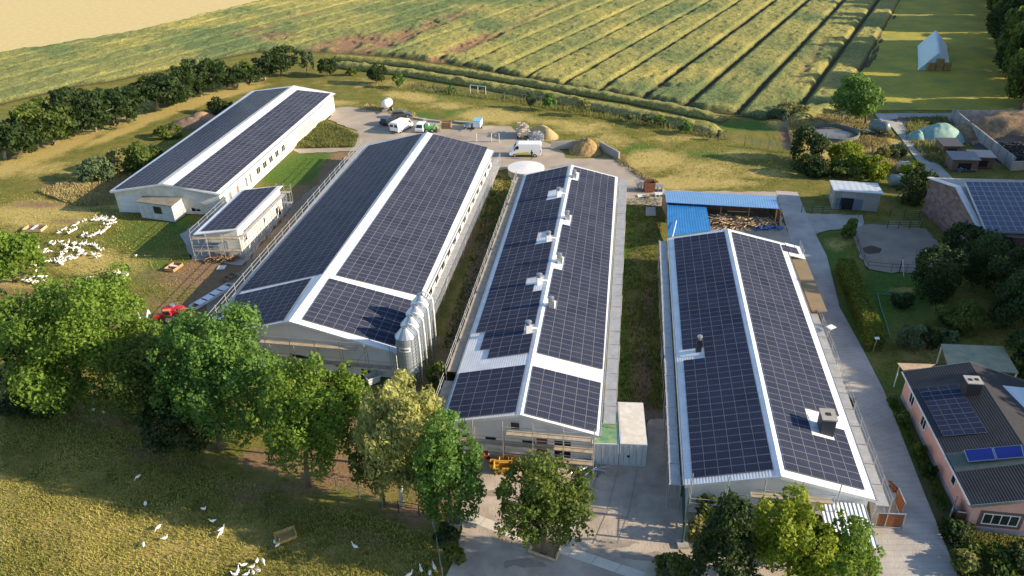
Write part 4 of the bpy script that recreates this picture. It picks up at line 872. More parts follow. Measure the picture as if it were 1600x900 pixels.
big = [
 ((130, 640), (122, 535), 218, 212, 'round', L_bright, 'broad bright green tree with the widest crown in the lower left row', .26, 5),
 ((25, 605), (0, 525), 90, 130, 'round', L_dark, 'dark green tree cut by the left frame edge in the lower left row', .28, 6),
 ((248, 675), (243, 600), 130, 165, 'round', L_mid, 'darker tree second in the row right of the widest crown', .27, 7),
 ((345, 698), (350, 588), 192, 222, 'round', L_fresh, 'large green tree with its top over the wide barn gable corner', .26, 8),
 ((300, 700), (285, 650), 130, 110, 'round', L_dark, 'low dark tree filling the gap between two larger crowns above the pasture', .27, 9),
 ((482, 758), (478, 660), 150, 212, 'round', L_bright, 'bright green tree left of the birch before the wide barn', .25, 10),
 ((548, 720), (545, 625), 80, 115, 'round', L_bright, 'smaller bright green tree crown between the taller ash and the birch', .24, 11),
 ((628, 790), (628, 672), 140, 185, 'birch', L_birch, 'pale yellow green birch with drooping twigs and a white trunk', .20, 12),
 ((600, 785), (592, 722), 85, 90, 'round', L_mid, 'loose dark green tree under the birch beside the orange dirt', .25, 13),
 ((705, 825), (700, 733), 120, 192, 'round', L_fresh, 'fresh green tree at the left corner of the front yard', .23, 14),
 ((850, 865), (848, 782), 158, 165, 'round', L_mid, 'round crowned maple standing in the planter of the front yard', .23, 15),
 ((1140, 940), (1135, 858), 125, 150, 'cone', L_dark, 'very dark tree in front of the near barn gable', .22, 16),
 ((1228, 930), (1232, 850), 125, 175, 'round', L_yell, 'yellow green tree in front of the near barn canopy', .23, 17),
 ((1318, 940), (1315, 875), 110, 130, 'round', L_bright, 'green bushy tree at the right end of the front canopy', .23, 18),
]
for base, ctr, w, h, st, lm, lab, lf, sd in big:
    nm = 'birch_tree' if st == 'birch' else ('conifer_tree' if st == 'cone' else 'tree')
    tree_px(base, ctr, w, h, st, lm, lab, name=nm, leaf=lf*.82, seed=sd, barkm=M_birchbark if st == 'birch' else M_bark, nl=105 if w > 120 else 72, group='trees along the front of the farm')
tree_px((22, 440), (20, 400), 75, 75, 'round', L_bright, 'bright green tree at the left frame edge beside the white geese', leaf=.32, seed=21, nl=34)
# ---- row of trees behind barn A
row = [((8, 248), (12, 212), 55, 70), ((30, 240), (32, 205), 60, 85), ((60, 232), (58, 190), 62, 85), ((85, 225), (82, 192), 45, 60), ((118, 212), (108, 170), 68, 90), ((150, 205), (142, 168), 60, 84), ((178, 195), (178, 162), 62, 75), ((200, 190), (196, 170), 30, 45),
       ((247, 172), (243, 140), 76, 66), ((272, 162), (268, 145), 40, 40), ((292, 158), (286, 122), 44, 55), ((314, 150), (308, 116), 50, 54), ((335, 142), (333, 112), 48, 52), ((372, 136), (372, 114), 46, 46), ((388, 128), (385, 106), 22, 34), ((414, 124), (408, 102), 40, 46), ((440, 118), (438, 90), 52, 52)]
desc = ['leftmost in the far tree row', 'second from the left in the far tree row', 'with a sparse yellowish top in the far tree row left of the long barn', 'narrow and short, fourth from the left in the far row', 'tallest and widest of the far row left group', 'sixth from the left in the far row', 'right end of the dense left group of the far row', 'small at the gap in the far tree row',
        'standing alone after the gap in the far row, pale trunk below', 'low bush like, right of the lone tree after the gap', 'first of the middle clump of the far row', 'second of the middle clump of the far row', 'third of the middle clump of the far row', 'round, beyond the middle clump of the far row', 'thin and yellowish between two dark ones in the far row', 'second from the right end of the far row', 'at the right end of the far row above the long barn']
for i, (b, c, w, h) in enumerate(row):
    tree_px(b, (c[0], c[1]+4), w*1.38, h*1.2, 'round', L_dark if i not in (2, 14) else L_mid, 'dark green tree '+desc[i] if i not in (2, 14) else 'tree '+desc[i], leaf=.42, seed=30+i, barkm=M_palebark, r=.26, nl=64, dens=.9, group='tree row between field and long barn')
# slender and small trees on the back lawn
sm = [((480, 118), (480, 92), 18, 50, L_grey, 'slender grey green tree beside the right end of the far row'), ((511, 118), (511, 102), 30, 34, L_dark, 'small round dark tree on the lawn above the long barn'), ((588, 130), (588, 113), 30, 36, L_dark, 'small dark tree in front of the crop swath'), ((622, 137), (622, 124), 18, 26, L_fresh, 'slim young tree right of the small dark tree by the crop swath'),
      ((829, 168), (830, 154), 17, 26, L_grey, 'grey green young tree with straw at its foot, leftmost orchard tree'), ((858, 172), (859, 157), 20, 28, L_fresh, 'green young orchard tree second in line by the field fence'), ((911, 180), (911, 166), 20, 22, L_weed, 'pale bushy orchard tree above the dung heap'), ((706, 143), (706, 138), 14, 12, L_fresh, 'tiny bush by the goal frame'), ((548, 118), (548, 112), 18, 14, L_mid, 'low bush left of the small dark lawn tree'), ((545, 112), (564, 117), 12, 12, L_mid, 'very small bush next to the low bush on the lawn'),
      ((986, 190), (986, 182), 14, 16, L_grey, 'thin young tree at the fence, left of three'), ((1010, 194), (1010, 184), 14, 20, L_grey, 'thin young tree at the fence, middle of three'), ((1034, 198), (1034, 188), 24, 20, L_fresh, 'wide low young tree at the field fence'), ((1073, 208), (1073, 198), 20, 22, L_fresh, 'young round tree at the right end of the field fence'), ((1123, 218), (1123, 209), 8, 20, L_grey, 'very slim sapling near the fence corner')]
for i, (b, c, w, h, lm, lab) in enumerate(sm): tree_px(b, c, w, h, 'round', lm, lab, name='small_tree', leaf=.30, seed=60+i, nl=16, r=.08, group='young trees on the back lawn')
tree_px((1352, 196), (1341, 151), 66, 62, 'round', L_fresh, 'round leaning tree standing alone above the round basin', leaf=.40, seed=81, nl=34)
# ---- bushes
def bush_px(ctr, w, h, lm, label, seed, leaf=.26, group=None, name='bush', dens=1.0, base=None, nl=22):
    b = g(ctr[0], ctr[1]+h*.28); dist = (b-V3((0, 0, CAM_H))).length; rx = w/2*dist/FOC; ph = math.asin(CAM_H/dist); ev = h/2*dist/FOC
    rz = math.sqrt(max((ev**2-(rx*.8*math.sin(ph))**2)/math.cos(ph)**2, (rx*.35)**2)); T = thing(name, label, 'bush', b, group)
    n = int(dens*min(22000, 6.0*(rx*rx+2*rx*rz)*3.5/(leaf*leaf)*0.5))
    crown('foliage', lm, T, rx, rx*.9, rz, n, leaf, seed, nl, 'round', (0, 0, rz*.72))
    mb = MB()
    for k in range(4): a = k*1.6; mb.tube([V3((0, 0, -.1)), V3((math.cos(a)*rx*.4, math.sin(a)*rx*.4, rz*.8))], [.06, .02], 5)
    mb.build('stem', M_bark, T, local=True)
    return T
bushes = [
 ((218, 252), 58, 44, L_mid, 'large bush on the left side of the long barn'), ((190, 256), 48, 38, L_weed, 'pale green bush at the middle of the bush group left of the long barn'), ((160, 268), 50, 38, L_grey, 'grey green bush left in the group beside the long barn'), ((140, 276), 34, 30, L_grey, 'outermost small bush of the group beside the long barn'), ((240, 246), 34, 30, L_dark, 'dark bush close against the long barn wall'),
 ((345, 168), 34, 26, L_dark, 'dark bush behind the brush heap left of the long barn'), ((266, 208), 40, 20, L_mid, 'low green bush at the foot of the brush heap'),
 ((1262, 235), 54, 56, L_dark, 'tall dark bush left of the round basin'), ((1268, 262), 54, 34, L_dark, 'dark green bush below the tall one left of the grey shed'), ((1315, 250), 50, 44, L_yell, 'yellow green bush behind the grey shed roof'), ((1345, 258), 44, 40, L_yell, 'yellow green bush right behind the grey shed'), ((1366, 268), 36, 40, L_yell, 'lime coloured bush at the right corner of the grey shed'), ((1325, 266), 60, 26, L_mid, 'low mid green bush directly behind the shed roof'),
 ((1400, 238), 26, 24, L_grey, 'grey green shrub at the road edge near the tank'), ((1379, 240), 26, 20, L_weed, 'dull olive shrub between basin and road'), ((1428, 268), 40, 26, L_yell, 'sunlit bush above the brick building corner'), ((1424, 300), 54, 56, L_dark, 'dark bush against the brick gable'), ((1380, 210), 24, 16, L_weed, 'dry bush beside the grey tank trailer'),
 ((1325, 362), 24, 34, L_mid, 'small leafy shrub beside the paddock gate'), ((1458, 440), 76, 82, L_dark, 'large dark shrub at the lower corner of the paddock'), ((1410, 470), 32, 26, L_dark, 'round dark bush on the garden lawn'), ((1522, 392), 84, 62, L_dark, 'dark bush below the brick building eave'), ((1568, 436), 90, 80, L_dark, 'broad dark bush right of the paddock shrub'), ((1500, 498), 56, 34, L_mid, 'bush with light leaves in the middle of the shaded garden'), ((1419, 530), 42, 44, L_grey, 'greyish shrub at the end of the hedge'), ((1450, 530), 36, 34, L_dark, 'dark shrub between the greyish one and the carport'), ((1590, 490), 70, 70, L_dark, 'dark bush at the right edge above the carport'), ((1600, 560), 50, 50, L_dark, 'dark bush at the right edge behind the pink house'), ((1600, 420), 60, 60, L_mid, 'bush at the right edge below the brick building'), ((1480, 530), 30, 24, L_grey, 'small pale shrub beside the carport roof'),
 ((690, 588), 44, 52, L_mid, 'bush growing behind the silos at the corner of the vented barn'), ((1105, 800), 40, 50, L_mid, 'shrub under the near barn scaffold beside the green gate'), ((1085, 830), 28, 40, L_weed, 'small light shrub at the foot of the green gate'), ((1175, 835), 60, 50, L_dark, 'dark shrub below the near barn gable'),
 ((1048, 888), 60, 48, L_mid, 'small loose tree like bush at the lower frame edge in the front yard'), ((700, 840), 40, 40, L_dark, 'dark shrub by the wire fence at the front yard'), ((712, 870), 32, 36, L_mid, 'leafy plant below the dark shrub by the wire fence'), ((1492, 830), 46, 34, L_dark, 'dark bush in front of the brown house gate'), ((1410, 655), 18, 20, L_mid, 'small bush at the top of the pink house border'), ((1432, 705), 20, 22, L_mid, 'small bush in the middle of the pink house border'), ((1447, 737), 24, 24, L_dark, 'rounded bush low in the pink house border'), ((1540, 885), 90, 44, L_mid, 'wide garden bush at the lower right frame edge'), ((1505, 880), 34, 30, L_weed, 'flowering light bush at the lower frame edge by the road'), ((1600, 880), 60, 44, L_dark, 'dark garden bush in the lower right corner'),
 ((80, 610), 130, 50, L_dark, 'dark undergrowth bush below the widest crown'), ((1345, 900), 30, 22, L_grey, 'spiky plant beside the driveway at the lower edge'), ((1325, 635), 14, 24, L_dark, 'low green plant between scaffold and road'),
 ((1235, 172), 50, 22, L_weed, 'olive scrub at the field corner left of the lone tree'), ((1215, 178), 34, 18, L_grey, 'grey scrub at the field corner near the fence')]
for i, (c, w, h, lm, lab) in enumerate(bushes):
  k_ = 1.35 if (c[0] > 1490 and 420 < c[1] < 600) else 1.0
  bush_px(c, w*k_, h*k_, lm, lab, 200+i, leaf=.22 if c[1] > 400 else .32)
# ---- clipped hedge
hp = [(g(1311, 403, 1.9), g(1334, 404, 1.9)), (g(1341, 470, 1.9), g(1362, 468, 1.9)), (g(1362, 525, 1.9), g(1384, 522, 1.9))]
hd = thing('hedge', 'clipped box hedge with sunlit yellow green top along the farm road', 'hedge', V3((hp[1][0].x, hp[1][0].y, 0)))
rs = np.random.RandomState(5); Ps = []; Ns = []
Lc, Rc = hp[0][0], hp[0][1]; Le, Re = hp[2][0], hp[2][1]
def hq(u, v, z): return (Lc*(1-v)+Le*v)*(1-u)+(Rc*(1-v)+Re*v)*u
core = MB(); core.hexa([V3((p.x, p.y, 0)) for p in (Le.lerp(Re, .15), Re.lerp(Le, .15), Rc.lerp(Lc, .15), Lc.lerp(Rc, .15))], [V3((p.x, p.y, 1.7)) for p in (Le.lerp(Re, .15), Re.lerp(Le, .15), Rc.lerp(Lc, .15), Lc.lerp(Rc, .15))]); core.build('branches', mat('hedge_twigs', (0.05, 0.045, 0.02), 0.95), hd)
for _ in range(26000):
    f = rs.rand(); v = rs.rand()
    if f < .4: p = hq(rs.rand(), v, 0); z = 1.85+.12*rs.randn()*.6; nrm = (0, 0, 1)
    elif f < .68: p = hq(0+.05*rs.randn(), v, 0); z = rs.rand()*1.85; nrm = (-1, 0, .2)
    elif f < .94: p = hq(1+.05*rs.randn(), v, 0); z = rs.rand()*1.85; nrm = (1, 0, .2)
    else: p = hq(rs.rand(), 1.0 if rs.rand() < .5 else 0.0, 0); z = rs.rand()*1.85; nrm = (0, -1, .2)
    Ps.append((p.x+.05*rs.randn(), p.y+.05*rs.randn(), z)); Ns.append(nrm)
Ps = np.array(Ps)-np.array(hd.location); V, F = leaves_np(Ps, np.array(Ns, float), .16, rs); c = np.repeat(rs.rand(len(Ps)), 4)
mesh_np('foliage', V, F, L_hedge, np.stack([c]*3, -1), False, hd)
# ---- forest at the upper right and tall trees right of the frame that shade the farm
protos = {}
def forest_tree(key, b, rx, rz, cz, lm, label, group, lf=.7, n=5200, style='round'):
    T = thing('forest_tree', label, 'tree', b, group)
    if key not in protos:
        cr = crown('crown', lm, T, 1, 1, 1.25, n, lf/6.0, 400+len(protos), 34, style); tr = trunk_mesh('trunk', M_bark, T, 2.2, .06, 1, 1.25, 2.2, 5); protos[key] = (cr.data, tr.data)
        tr.scale = (rx, rx, cz/2.2)
    else:
        cr = bpy.data.objects.new('crown', protos[key][0]); COL.objects.link(cr); cr.parent = T
        tr = bpy.data.objects.new('trunk', protos[key][1]); COL.objects.link(tr); tr.parent = T; tr.scale = (rx, rx, cz/2.2)
    cr.scale = (rx, rx, rz/1.25); cr.location = (0, 0, cz); cr.rotation_euler = (0, 0, rnd.uniform(0, 6)); return T
rr = random.Random(3); k = 0
def place(x, y, rx, rz, cz, key, label, group='trees of the wood at the upper right'):
    return forest_tree(key, V3((x, y, 0)), rx, rz, cz, {'a': L_dark, 'b': L_dark, 'c': L_mid}[key], label, group)
wood = []
y = 152
while y < 330:
    x0 = 107+(y-163)*0.51
    low = any(abs(y-q) < w for q, w in ((163, 4), (180, 5), (222, 4), (256, 4)))
    for c in range(4):
        x = x0+3+c*8+rr.uniform(-2, 2); h = rr.uniform(7, 9) if low else rr.uniform(13, 17)+c*4.0
        wood.append((x, y+rr.uniform(-1.5, 1.5), rr.uniform(3.6, 4.6) if low else rr.uniform(4.4, 5.6), h*.42, h*.58, c))
    y += rr.uniform(6.5, 8.0)
for i, (x, y, rx, rz, cz, c) in enumerate(wood):
    ln = ['nearest the clamp', 'second from the clamp', 'third from the clamp', 'fourth from the clamp', 'fifth from the clamp', 'sixth from the clamp', 'seventh from the clamp', 'eighth from the clamp', 'ninth from the clamp', 'tenth from the clamp', 'eleventh from the clamp', 'twelfth from the clamp'][min(i//4, 11)] if i < 48 else 'far up the wood'
    t_ = place(x, y, rx, rz, cz, 'abc'[i % 3] if i % 5 else 'c', ['dark tree at the edge of the wood beside the mown field', 'dark tree in the second line of the wood', 'tree deep in the wood right of the mown field', 'tree far inside the wood right of the mown field'][c])
    if c == 0: t_['label'] = 'edge tree of the wood by the mown field, '+ln
SHADE = [(74.9, 42.8, 16.2), (82.6, 42.7, 18.7), (78.4, 50.9, 17.5), (83.6, 50.1, 18.6), (76.1, 54.8, 16.1), (87.1, 57.0, 20.4), (79.4, 61.1, 16.6), (86.7, 62.7, 20.8), (80.4, 66.8, 17.8), (87.6, 68.0, 19.0), (79.5, 72.8, 19.0), (89.1, 74.1, 19.6), (82.0, 80.2, 19.1), (89.7, 80.0, 20.2), (81.4, 85.8, 17.2), (88.3, 86.9, 19.3), (79.9, 92.4, 17.8), (89.9, 91.9, 20.4), (84.5, 97.1, 18.4), (89.3, 98.4, 20.5), (98.0, 98, 17), (101.0, 104, 17), (104.0, 110, 17), (107.0, 116, 17), (110.0, 122, 17)]
# tall trees standing right of the picture (they throw the long evening shade over house, garden and road)
for i, (x, y, h) in enumerate(SHADE):
    place(x, y, h*.28, h*.42, h*.58, 'abc'[i % 3], 'tall tree right of the view, beyond the pink house and garden', 'tall trees right of the farm')
# ================================================================== SCAFFOLDING
pole_me = None
def scaffold(label, p0, p1, out, decks, top, off0=.22, off1=.95, bay=2.6, deckm=None, rails=True, inner_top=None, base=0.0):
    """run of scaffolding from p0 to p1 (ground points on the building edge), standing on the 'out' side"""
    global pole_me
    p0 = V3((p0.x, p0.y, base)); p1 = V3((p1.x, p1.y, base)); d = (p1-p0); L = d.length; d.normalize(); out = V3((out.x, out.y, 0)).normalized()
    T = thing('scaffold', label, 'scaffolding', p0, 'scaffolding round the barns'); n = max(1, round(L/bay))
    if pole_me is None:
        m_ = MB(); m_.tube([V3((0, 0, 0)), V3((0, 0, 1))], 0.045, 6); o_ = m_.build('pole', M_pole, None); pole_me = o_.data; bpy.data.objects.remove(o_)
    for k in range(n+1):
        for off, tp in ((off0, inner_top if inner_top is not None else max([z for z, _, _ in decks])+.1), (off1, top)):
            o_ = bpy.data.objects.new('pole', pole_me); COL.objects.link(o_); o_.parent = T; q = d*(L*k/n)+out*off; o_.location = q; o_.scale = (1, 1, tp)
    P = lambda s, o_, z: p0+d*s+out*o_+V3((0, 0, z))
    for z, t0, t1 in decks:
        mb = MB(); nb = max(1, int((t1-t0)*n))
        for k in range(nb):
            s0 = L*(t0+(t1-t0)*k/nb)+.02; s1 = L*(t0+(t1-t0)*(k+1)/nb)-.02; j = rnd.uniform(-.012, .012)
            c4_ = [P(s0, off0+.02, z+j), P(s1, off0+.02, z+j), P(s1, off1-.04, z+j), P(s0, off1-.04, z+j)]
            if (c4_[1]-c4_[0]).cross(c4_[2]-c4_[1]).z < 0: c4_ = c4_[::-1]
            mb.hexa(c4_, [p+V3((0, 0, .06)) for p in c4_])
        mb.build('deck', deckm or M_deckg, T)
        if rails:
            for hz in (.5, 1.0):
                if z+hz <= top+.05:
                    mb = MB(); mb.tube([P(L*t0, off1, z+hz), P(L*t1, off1, z+hz)], .035, 5); mb.build('guard_rail', M_pole, T)
    for k in range(0, n, 4):
        mb = MB(); mb.tube([P(L*k/n, off1+.04, .3), P(L*(k+1)/n, off1+.04, min(top, decks[0][0]))], .03, 5); mb.build('brace', M_pole, T)
    return T
def gnd(p): return V3((p.x, p.y, 0))
def edge_pts(W_, key): a, b, n = W_[key]; return gnd(a), gnd(b), V3((n.x, n.y, 0)) if isinstance(n, Vector) else V3(n)
a, b, n = edge_pts(wB, 'right'); scaffold('long scaffold run under the right eave of the widest barn', a+n*.45+(b-a)*.06, b+n*.45, n, [(2.2, 0, 1), (.8, 0, 1)], 3.3, off1=1.15, bay=3.0)
a, b, n = edge_pts(wB, 'left'); scaffold('long scaffold run with rails above the left eave of the widest barn', a+n*.45, b+n*.45, n, [(3.1, 0, 1)], 4.3, off1=1.1)
a, b, n = edge_pts(wB, 'near'); scaffold('gable scaffold with two decks on the front of the widest barn', a+n*.4+(b-a)*.22, b+n*.4, n, [(4.1, .12, .78), (2.0, 0, 1)], 5.1, deckm=M_deck)
a, b, n = edge_pts(wC, 'left'); scaffold('scaffold run along the left eave of the vented barn', a+n*.45+(b-a)*.0, b+n*.45, n, [(2.9, .13, 1), (2.7, 0, .11)], 4.1, off1=1.3, deckm=M_deck)
a, b, n = edge_pts(wC, 'right'); scaffold('scaffold deck along the right eave of the vented barn', a+n*.45+(b-a)*.03, b+n*.45, n, [(2.9, 0, 1)], 3.2, off1=1.4, deckm=M_deckg, rails=False)
a, b, n = edge_pts(wC, 'near'); scaffold('gable scaffold before the front wall of the vented barn', a+n*.4, b+n*.4, n, [(3.3, .42, .98), (2.0, 0, 1), (.55, .3, 1)], 4.9, deckm=M_deck)
a, b, n = edge_pts(wD, 'left'); scaffold('scaffold deck along the left eave of the nearest barn', a+n*.45, b+n*.45, n, [(2.9, 0, 1)], 3.1, off1=1.2, rails=False)
a, b, n = edge_pts(wD, 'near'); scaffold('gable scaffold before the front of the nearest barn', a+n*.4, a+(b-a)*.80+n*.4, n, [(3.4, .42, .98), (1.9, 0, .8)], 5.6, deckm=M_deck)
a, b, n = edge_pts(wD, 'right'); scaffold('scaffold run with rails at the right eave of the nearest barn above the road', a+n*.5, a+(b-a)*.66+n*.5, n, [(2.3, 0, 1)], 3.4, off1=1.3)
a, b, n = edge_pts(wD, 'right'); scaffold('short scaffold bay at the far right corner of the nearest barn', b+n*1.6-(b-a)*.03, b+n*1.6+(b-a)*.03, n, [(2.3, 0, 1)], 3.4, off1=1.0, bay=1.3)
a, b, n = edge_pts(wD0, 'left'); scaffold('scaffold with timber deck on the left of the small cream building', a+n*.85-(b-a)*.05, b+n*.85, n, [(3.3, 0, 1)], 4.3, off0=.15, off1=1.1, deckm=M_deck)
a, b, n = edge_pts(wD0, 'near'); scaffold('scaffold frame before the near wall of the small cream building', a+n*.15-(b-a)*.32, b+n*.15+(b-a)*.05, n, [(3.3, 0, 1), (1.4, 0, 1)], 4.2, deckm=M_deck, off0=.15, off1=.8)
a, b, n = edge_pts(wD0, 'right'); scaffold('narrow scaffold walkway along the cream wall of the small building', a+n*.2, b+n*.2, n, [(3.4, 0, 1)], 3.5, rails=False, off0=.15, off1=.7)
a, b, n = edge_pts(wD0, 'far'); scaffold('scaffold tower behind the far end of the small cream building', a+n*.3-(b-a)*.25, a+n*.3+(b-a)*.2, n, [(3.3, 0, 1), (1.5, 0, 1)], 4.6, bay=1.2, off0=.15, off1=1.0)

# ================================================================== SILOS
M_silo = striped(mat('galvanised_silo_steel', (0.36, 0.42, 0.48), 0.42, 0.4, noise=0.18, nscale=1.5), 2, 0.5, src='Object', strength=0.15)
sl = [((640, 603), 'front most of the four galvanised feed silos, with a white name plate'), ((660, 585), 'second galvanised feed silo from the front'), ((678, 566), 'third galvanised feed silo from the front'), ((694, 548), 'rear galvanised feed silo, mostly hidden by the others')]
s0 = g(637, 590); s3 = g(697, 540)
dirS = V3((.148, .989, 0)); s0 = g(641, 597)
for i in range(4):
    c = s0+dirS*(2.2*i); T = thing('feed_silo', sl[i][1], 'silo', c, 'feed silos at the corner of the widest barn'); R_s = 1.05; H0, H1 = 1.5, 6.0
    mb = MB(); mb.lathe((0, 0, 0), [(.25, .55), (R_s, H0), (R_s, H0+.02), (R_s, H1)], 28); mb.build('body', M_silo, T, smooth=False, local=True)
    mb = MB(); mb.lathe((0, 0, 0), [(R_s+.06, H1), (R_s+.02, H1+.05), (.32, H1+.95), (.32, H1+1.1), (.05, H1+1.15)], 14); mb.build('cone_roof', M_galv, T, local=True)
    for kk in range(4):
        aa = .785+kk*1.571; mb = MB(); mb.box((math.cos(aa)*R_s*.97, math.sin(aa)*R_s*.97, .85), .14, .14, 1.7); mb.build('leg', M_galv, T, local=True)
    mb = MB(); pts = [V3((.1, 0, H1+1.1)), V3((.35, -.1, H1+1.45)), V3((.9, -.25, H1+1.35)), V3((1.35, -.35, H1+.7)), V3((1.42, -.38, H1-1)), V3((1.42, -.38, .4))]; mb.tube(pts, .09, 8); mb.build('filling_pipe', M_white, T, smooth=True, local=True)
    mb = MB(); mb.tube([V3((1.3, -.05, H1+.35)), V3((1.33, -.02, .3))], .06, 6); mb.build('vent_pipe', M_galv, T, smooth=True, local=True)
    mb = MB()
    for sx in (0, .35): mb.tube([V3((1.0+sx*.5, -.85+sx, .3)), V3((1.0+sx*.5, -.85+sx, H1+.3))], .03, 5)
    for z in np.arange(.6, H1+.2, .4): mb.tube([V3((1.0, -.85, z)), V3((1.175, -.5, z))], .02, 4, False)
    mb.build('ladder', M_galv, T, local=True)
    if i == 0:
        mb = MB(); a0, a1 = -2.25, -1.05
        for k in range(12):
            t0 = a0+(a1-a0)*k/12; t1 = a0+(a1-a0)*(k+1)/12; r_ = R_s+.02
            mb.poly([(math.cos(t0)*r_, math.sin(t0)*r_, 4.55), (math.cos(t1)*r_, math.sin(t1)*r_, 4.55), (math.cos(t1)*r_, math.sin(t1)*r_, 5.1), (math.cos(t0)*r_, math.sin(t0)*r_, 5.1)])
        pl_ = mb.build('name_plate', M_white, T, local=True); mb = MB()
        for k in range(8):
            t0 = a0+.13+(a1-a0-.26)*k/8; t1 = t0+.075; r_ = R_s+.027; z0, z1 = 4.70, 4.95-(.04 if k % 3 else 0)
            mb.poly([(math.cos(t0)*r_, math.sin(t0)*r_, z0), (math.cos(t1)*r_, math.sin(t1)*r_, z0), (math.cos(t1)*r_, math.sin(t1)*r_, z1), (math.cos(t0)*r_, math.sin(t0)*r_, z1)])
        mb.build('plate_lettering', M_black, pl_, local=True)

# ================================================================== CONTAINERS
def container(label, corner, ang, L_, W_, H_, bodym, roofm, spots=True):
    """corner = near right ground corner, ang = azimuth of the long side"""
    f = V3((math.sin(ang), math.cos(ang), 0)); r = V3((math.cos(ang), -math.sin(ang), 0)); T = thing('shipping_container', label, 'container', corner-r*W_/2+f*L_/2, 'storage containers')
    A = lambda u, v, z: corner-r*u+f*v+V3((0, 0, z))
    def bx(mb, u0, u1, v0, v1, z0, z1): mb.hexa([A(u1, v0, z0), A(u0, v0, z0), A(u0, v1, z0), A(u1, v1, z0)], [A(u1, v0, z1), A(u0, v0, z1), A(u0, v1, z1), A(u1, v1, z1)])
    mb = MB(); bx(mb, .06, W_-.06, .06, L_-.06, .15, H_-.06)
    k = .3
    while k < L_-.3: bx(mb, .02, .06, k, k+.14, .2, H_-.12); bx(mb, W_-.06, W_-.02, k, k+.14, .2, H_-.12); k += .28
    mb.build('body', bodym, T)
    mb = MB()
    for u in (0, W_-.12):
        for v in (0, L_-.12): bx(mb, u, u+.12, v, v+.12, 0.02, H_)
    for z in (.02, H_-.12): bx(mb, .12, W_-.12, 0, .1, z, z+.12); bx(mb, .12, W_-.12, L_-.1, L_, z, z+.12); bx(mb, 0, .1, .12, L_-.12, z, z+.12); bx(mb, W_-.1, W_, .12, L_-.12, z, z+.12)
    mb.build('frame', bodym, T)
    mb = MB(); bx(mb, .1, W_-.1, .1, L_-.1, H_-.03, H_+.012); mb.build('roof', roofm, T)
    for h in (0, 1):
        u0 = .14+h*(W_/2-.12); mb = MB(); bx(mb, u0, u0+W_/2-.18, .02, .055, .16, H_-.14); dr = mb.build('door', bodym, T); mb = MB()
        for q in (.25, .75): u = u0+(W_/2-.18)*q; mb.tube([A(u, .0, .2), A(u, .0, H_-.18)], .022, 5)
        mb.build('lock_rods', M_galv, dr)
    if spots: mb = MB(); bx(mb, W_/2+.25, W_/2+.5, -.005, .02, 1.0, 1.25); mb.build('vent_hole', M_dark, T)
    return T
M_contw = mat('faded_white_container', (0.58, 0.61, 0.64), 0.6, noise=0.12, nscale=1.5)
M_controof = mat('rust_stained_white_roof', (0.68, 0.66, 0.60), 0.8, nscale=1.4, col2=(0.56, 0.49, 0.40))
cc_ = g(1008.5, 729); az = math.radians(5.5)
container('white shipping container with rust specked roof at the end of the vented barn', cc_, az, 6.06, 2.44, 2.6, M_contw, M_controof)
rC_ = V3((math.cos(az), -math.sin(az), 0)); M_green = mat('green_roof_coating', (0.05, 0.22, 0.13), 0.6, nscale=1.2, col2=(0.26, 0.33, 0.16))
T2 = container('green roofed container squeezed between the vented barn and the white container', cc_-rC_*2.5, az, 6.06, 2.44, 2.5, M_contw, M_green, False)

# ================================================================== VEHICLES
def wheel(T, x, y, r=.34, w=.24):
    mb = MB(); mb.tube([V3((x, y-w/2, r)), V3((x, y+w/2, r))], r, 16); wo = mb.build('wheel', M_tyre, T, local=True)
    mb = MB(); s = 1 if y > 0 else -1; mb.tube([V3((x, y+s*(w/2-.02), r)), V3((x, y+s*(w/2+.012), r))], r*.6, 12); mb.build('rim', M_rim, wo, local=True)
def plate(T, name, pts, y, m, th=.02, parent=None):
    s = 1 if y > 0 else -1; mb = MB(); n = len(pts); i = 0
    a = [(x, y, z) for x, z in pts]; b = [(x, y+s*th, z) for x, z in pts]; mb.v = a+b; mb.f = [tuple(range(n)), tuple(range(n, 2*n))[::-1]]+[(k, (k+1) % n, n+(k+1) % n, n+k) for k in range(n)]
    return mb.build(name, m, T, local=True)
def slope_plate(T, name, x0, z0, x1, z1, w, m, off=.012):
    d = V3((x1-x0, 0, z1-z0)); n = V3((-d.z, 0, d.x)).normalized(); n = n if n.z > 0 or abs(n.z) < 1e-3 else -n
    if abs(n.z) < .15: n = V3((1 if x0 > 1 else -1, 0, 0))
    mb = MB(); P = [V3((x0, -w/2, z0))+n*off, V3((x0, w/2, z0))+n*off, V3((x1, w/2*.92, z1))+n*off, V3((x1, -w/2*.92, z1))+n*off]
    mb.poly(P); mb.poly([p-n*.05 for p in P][::-1]); return mb.build(name, m, T, local=True)
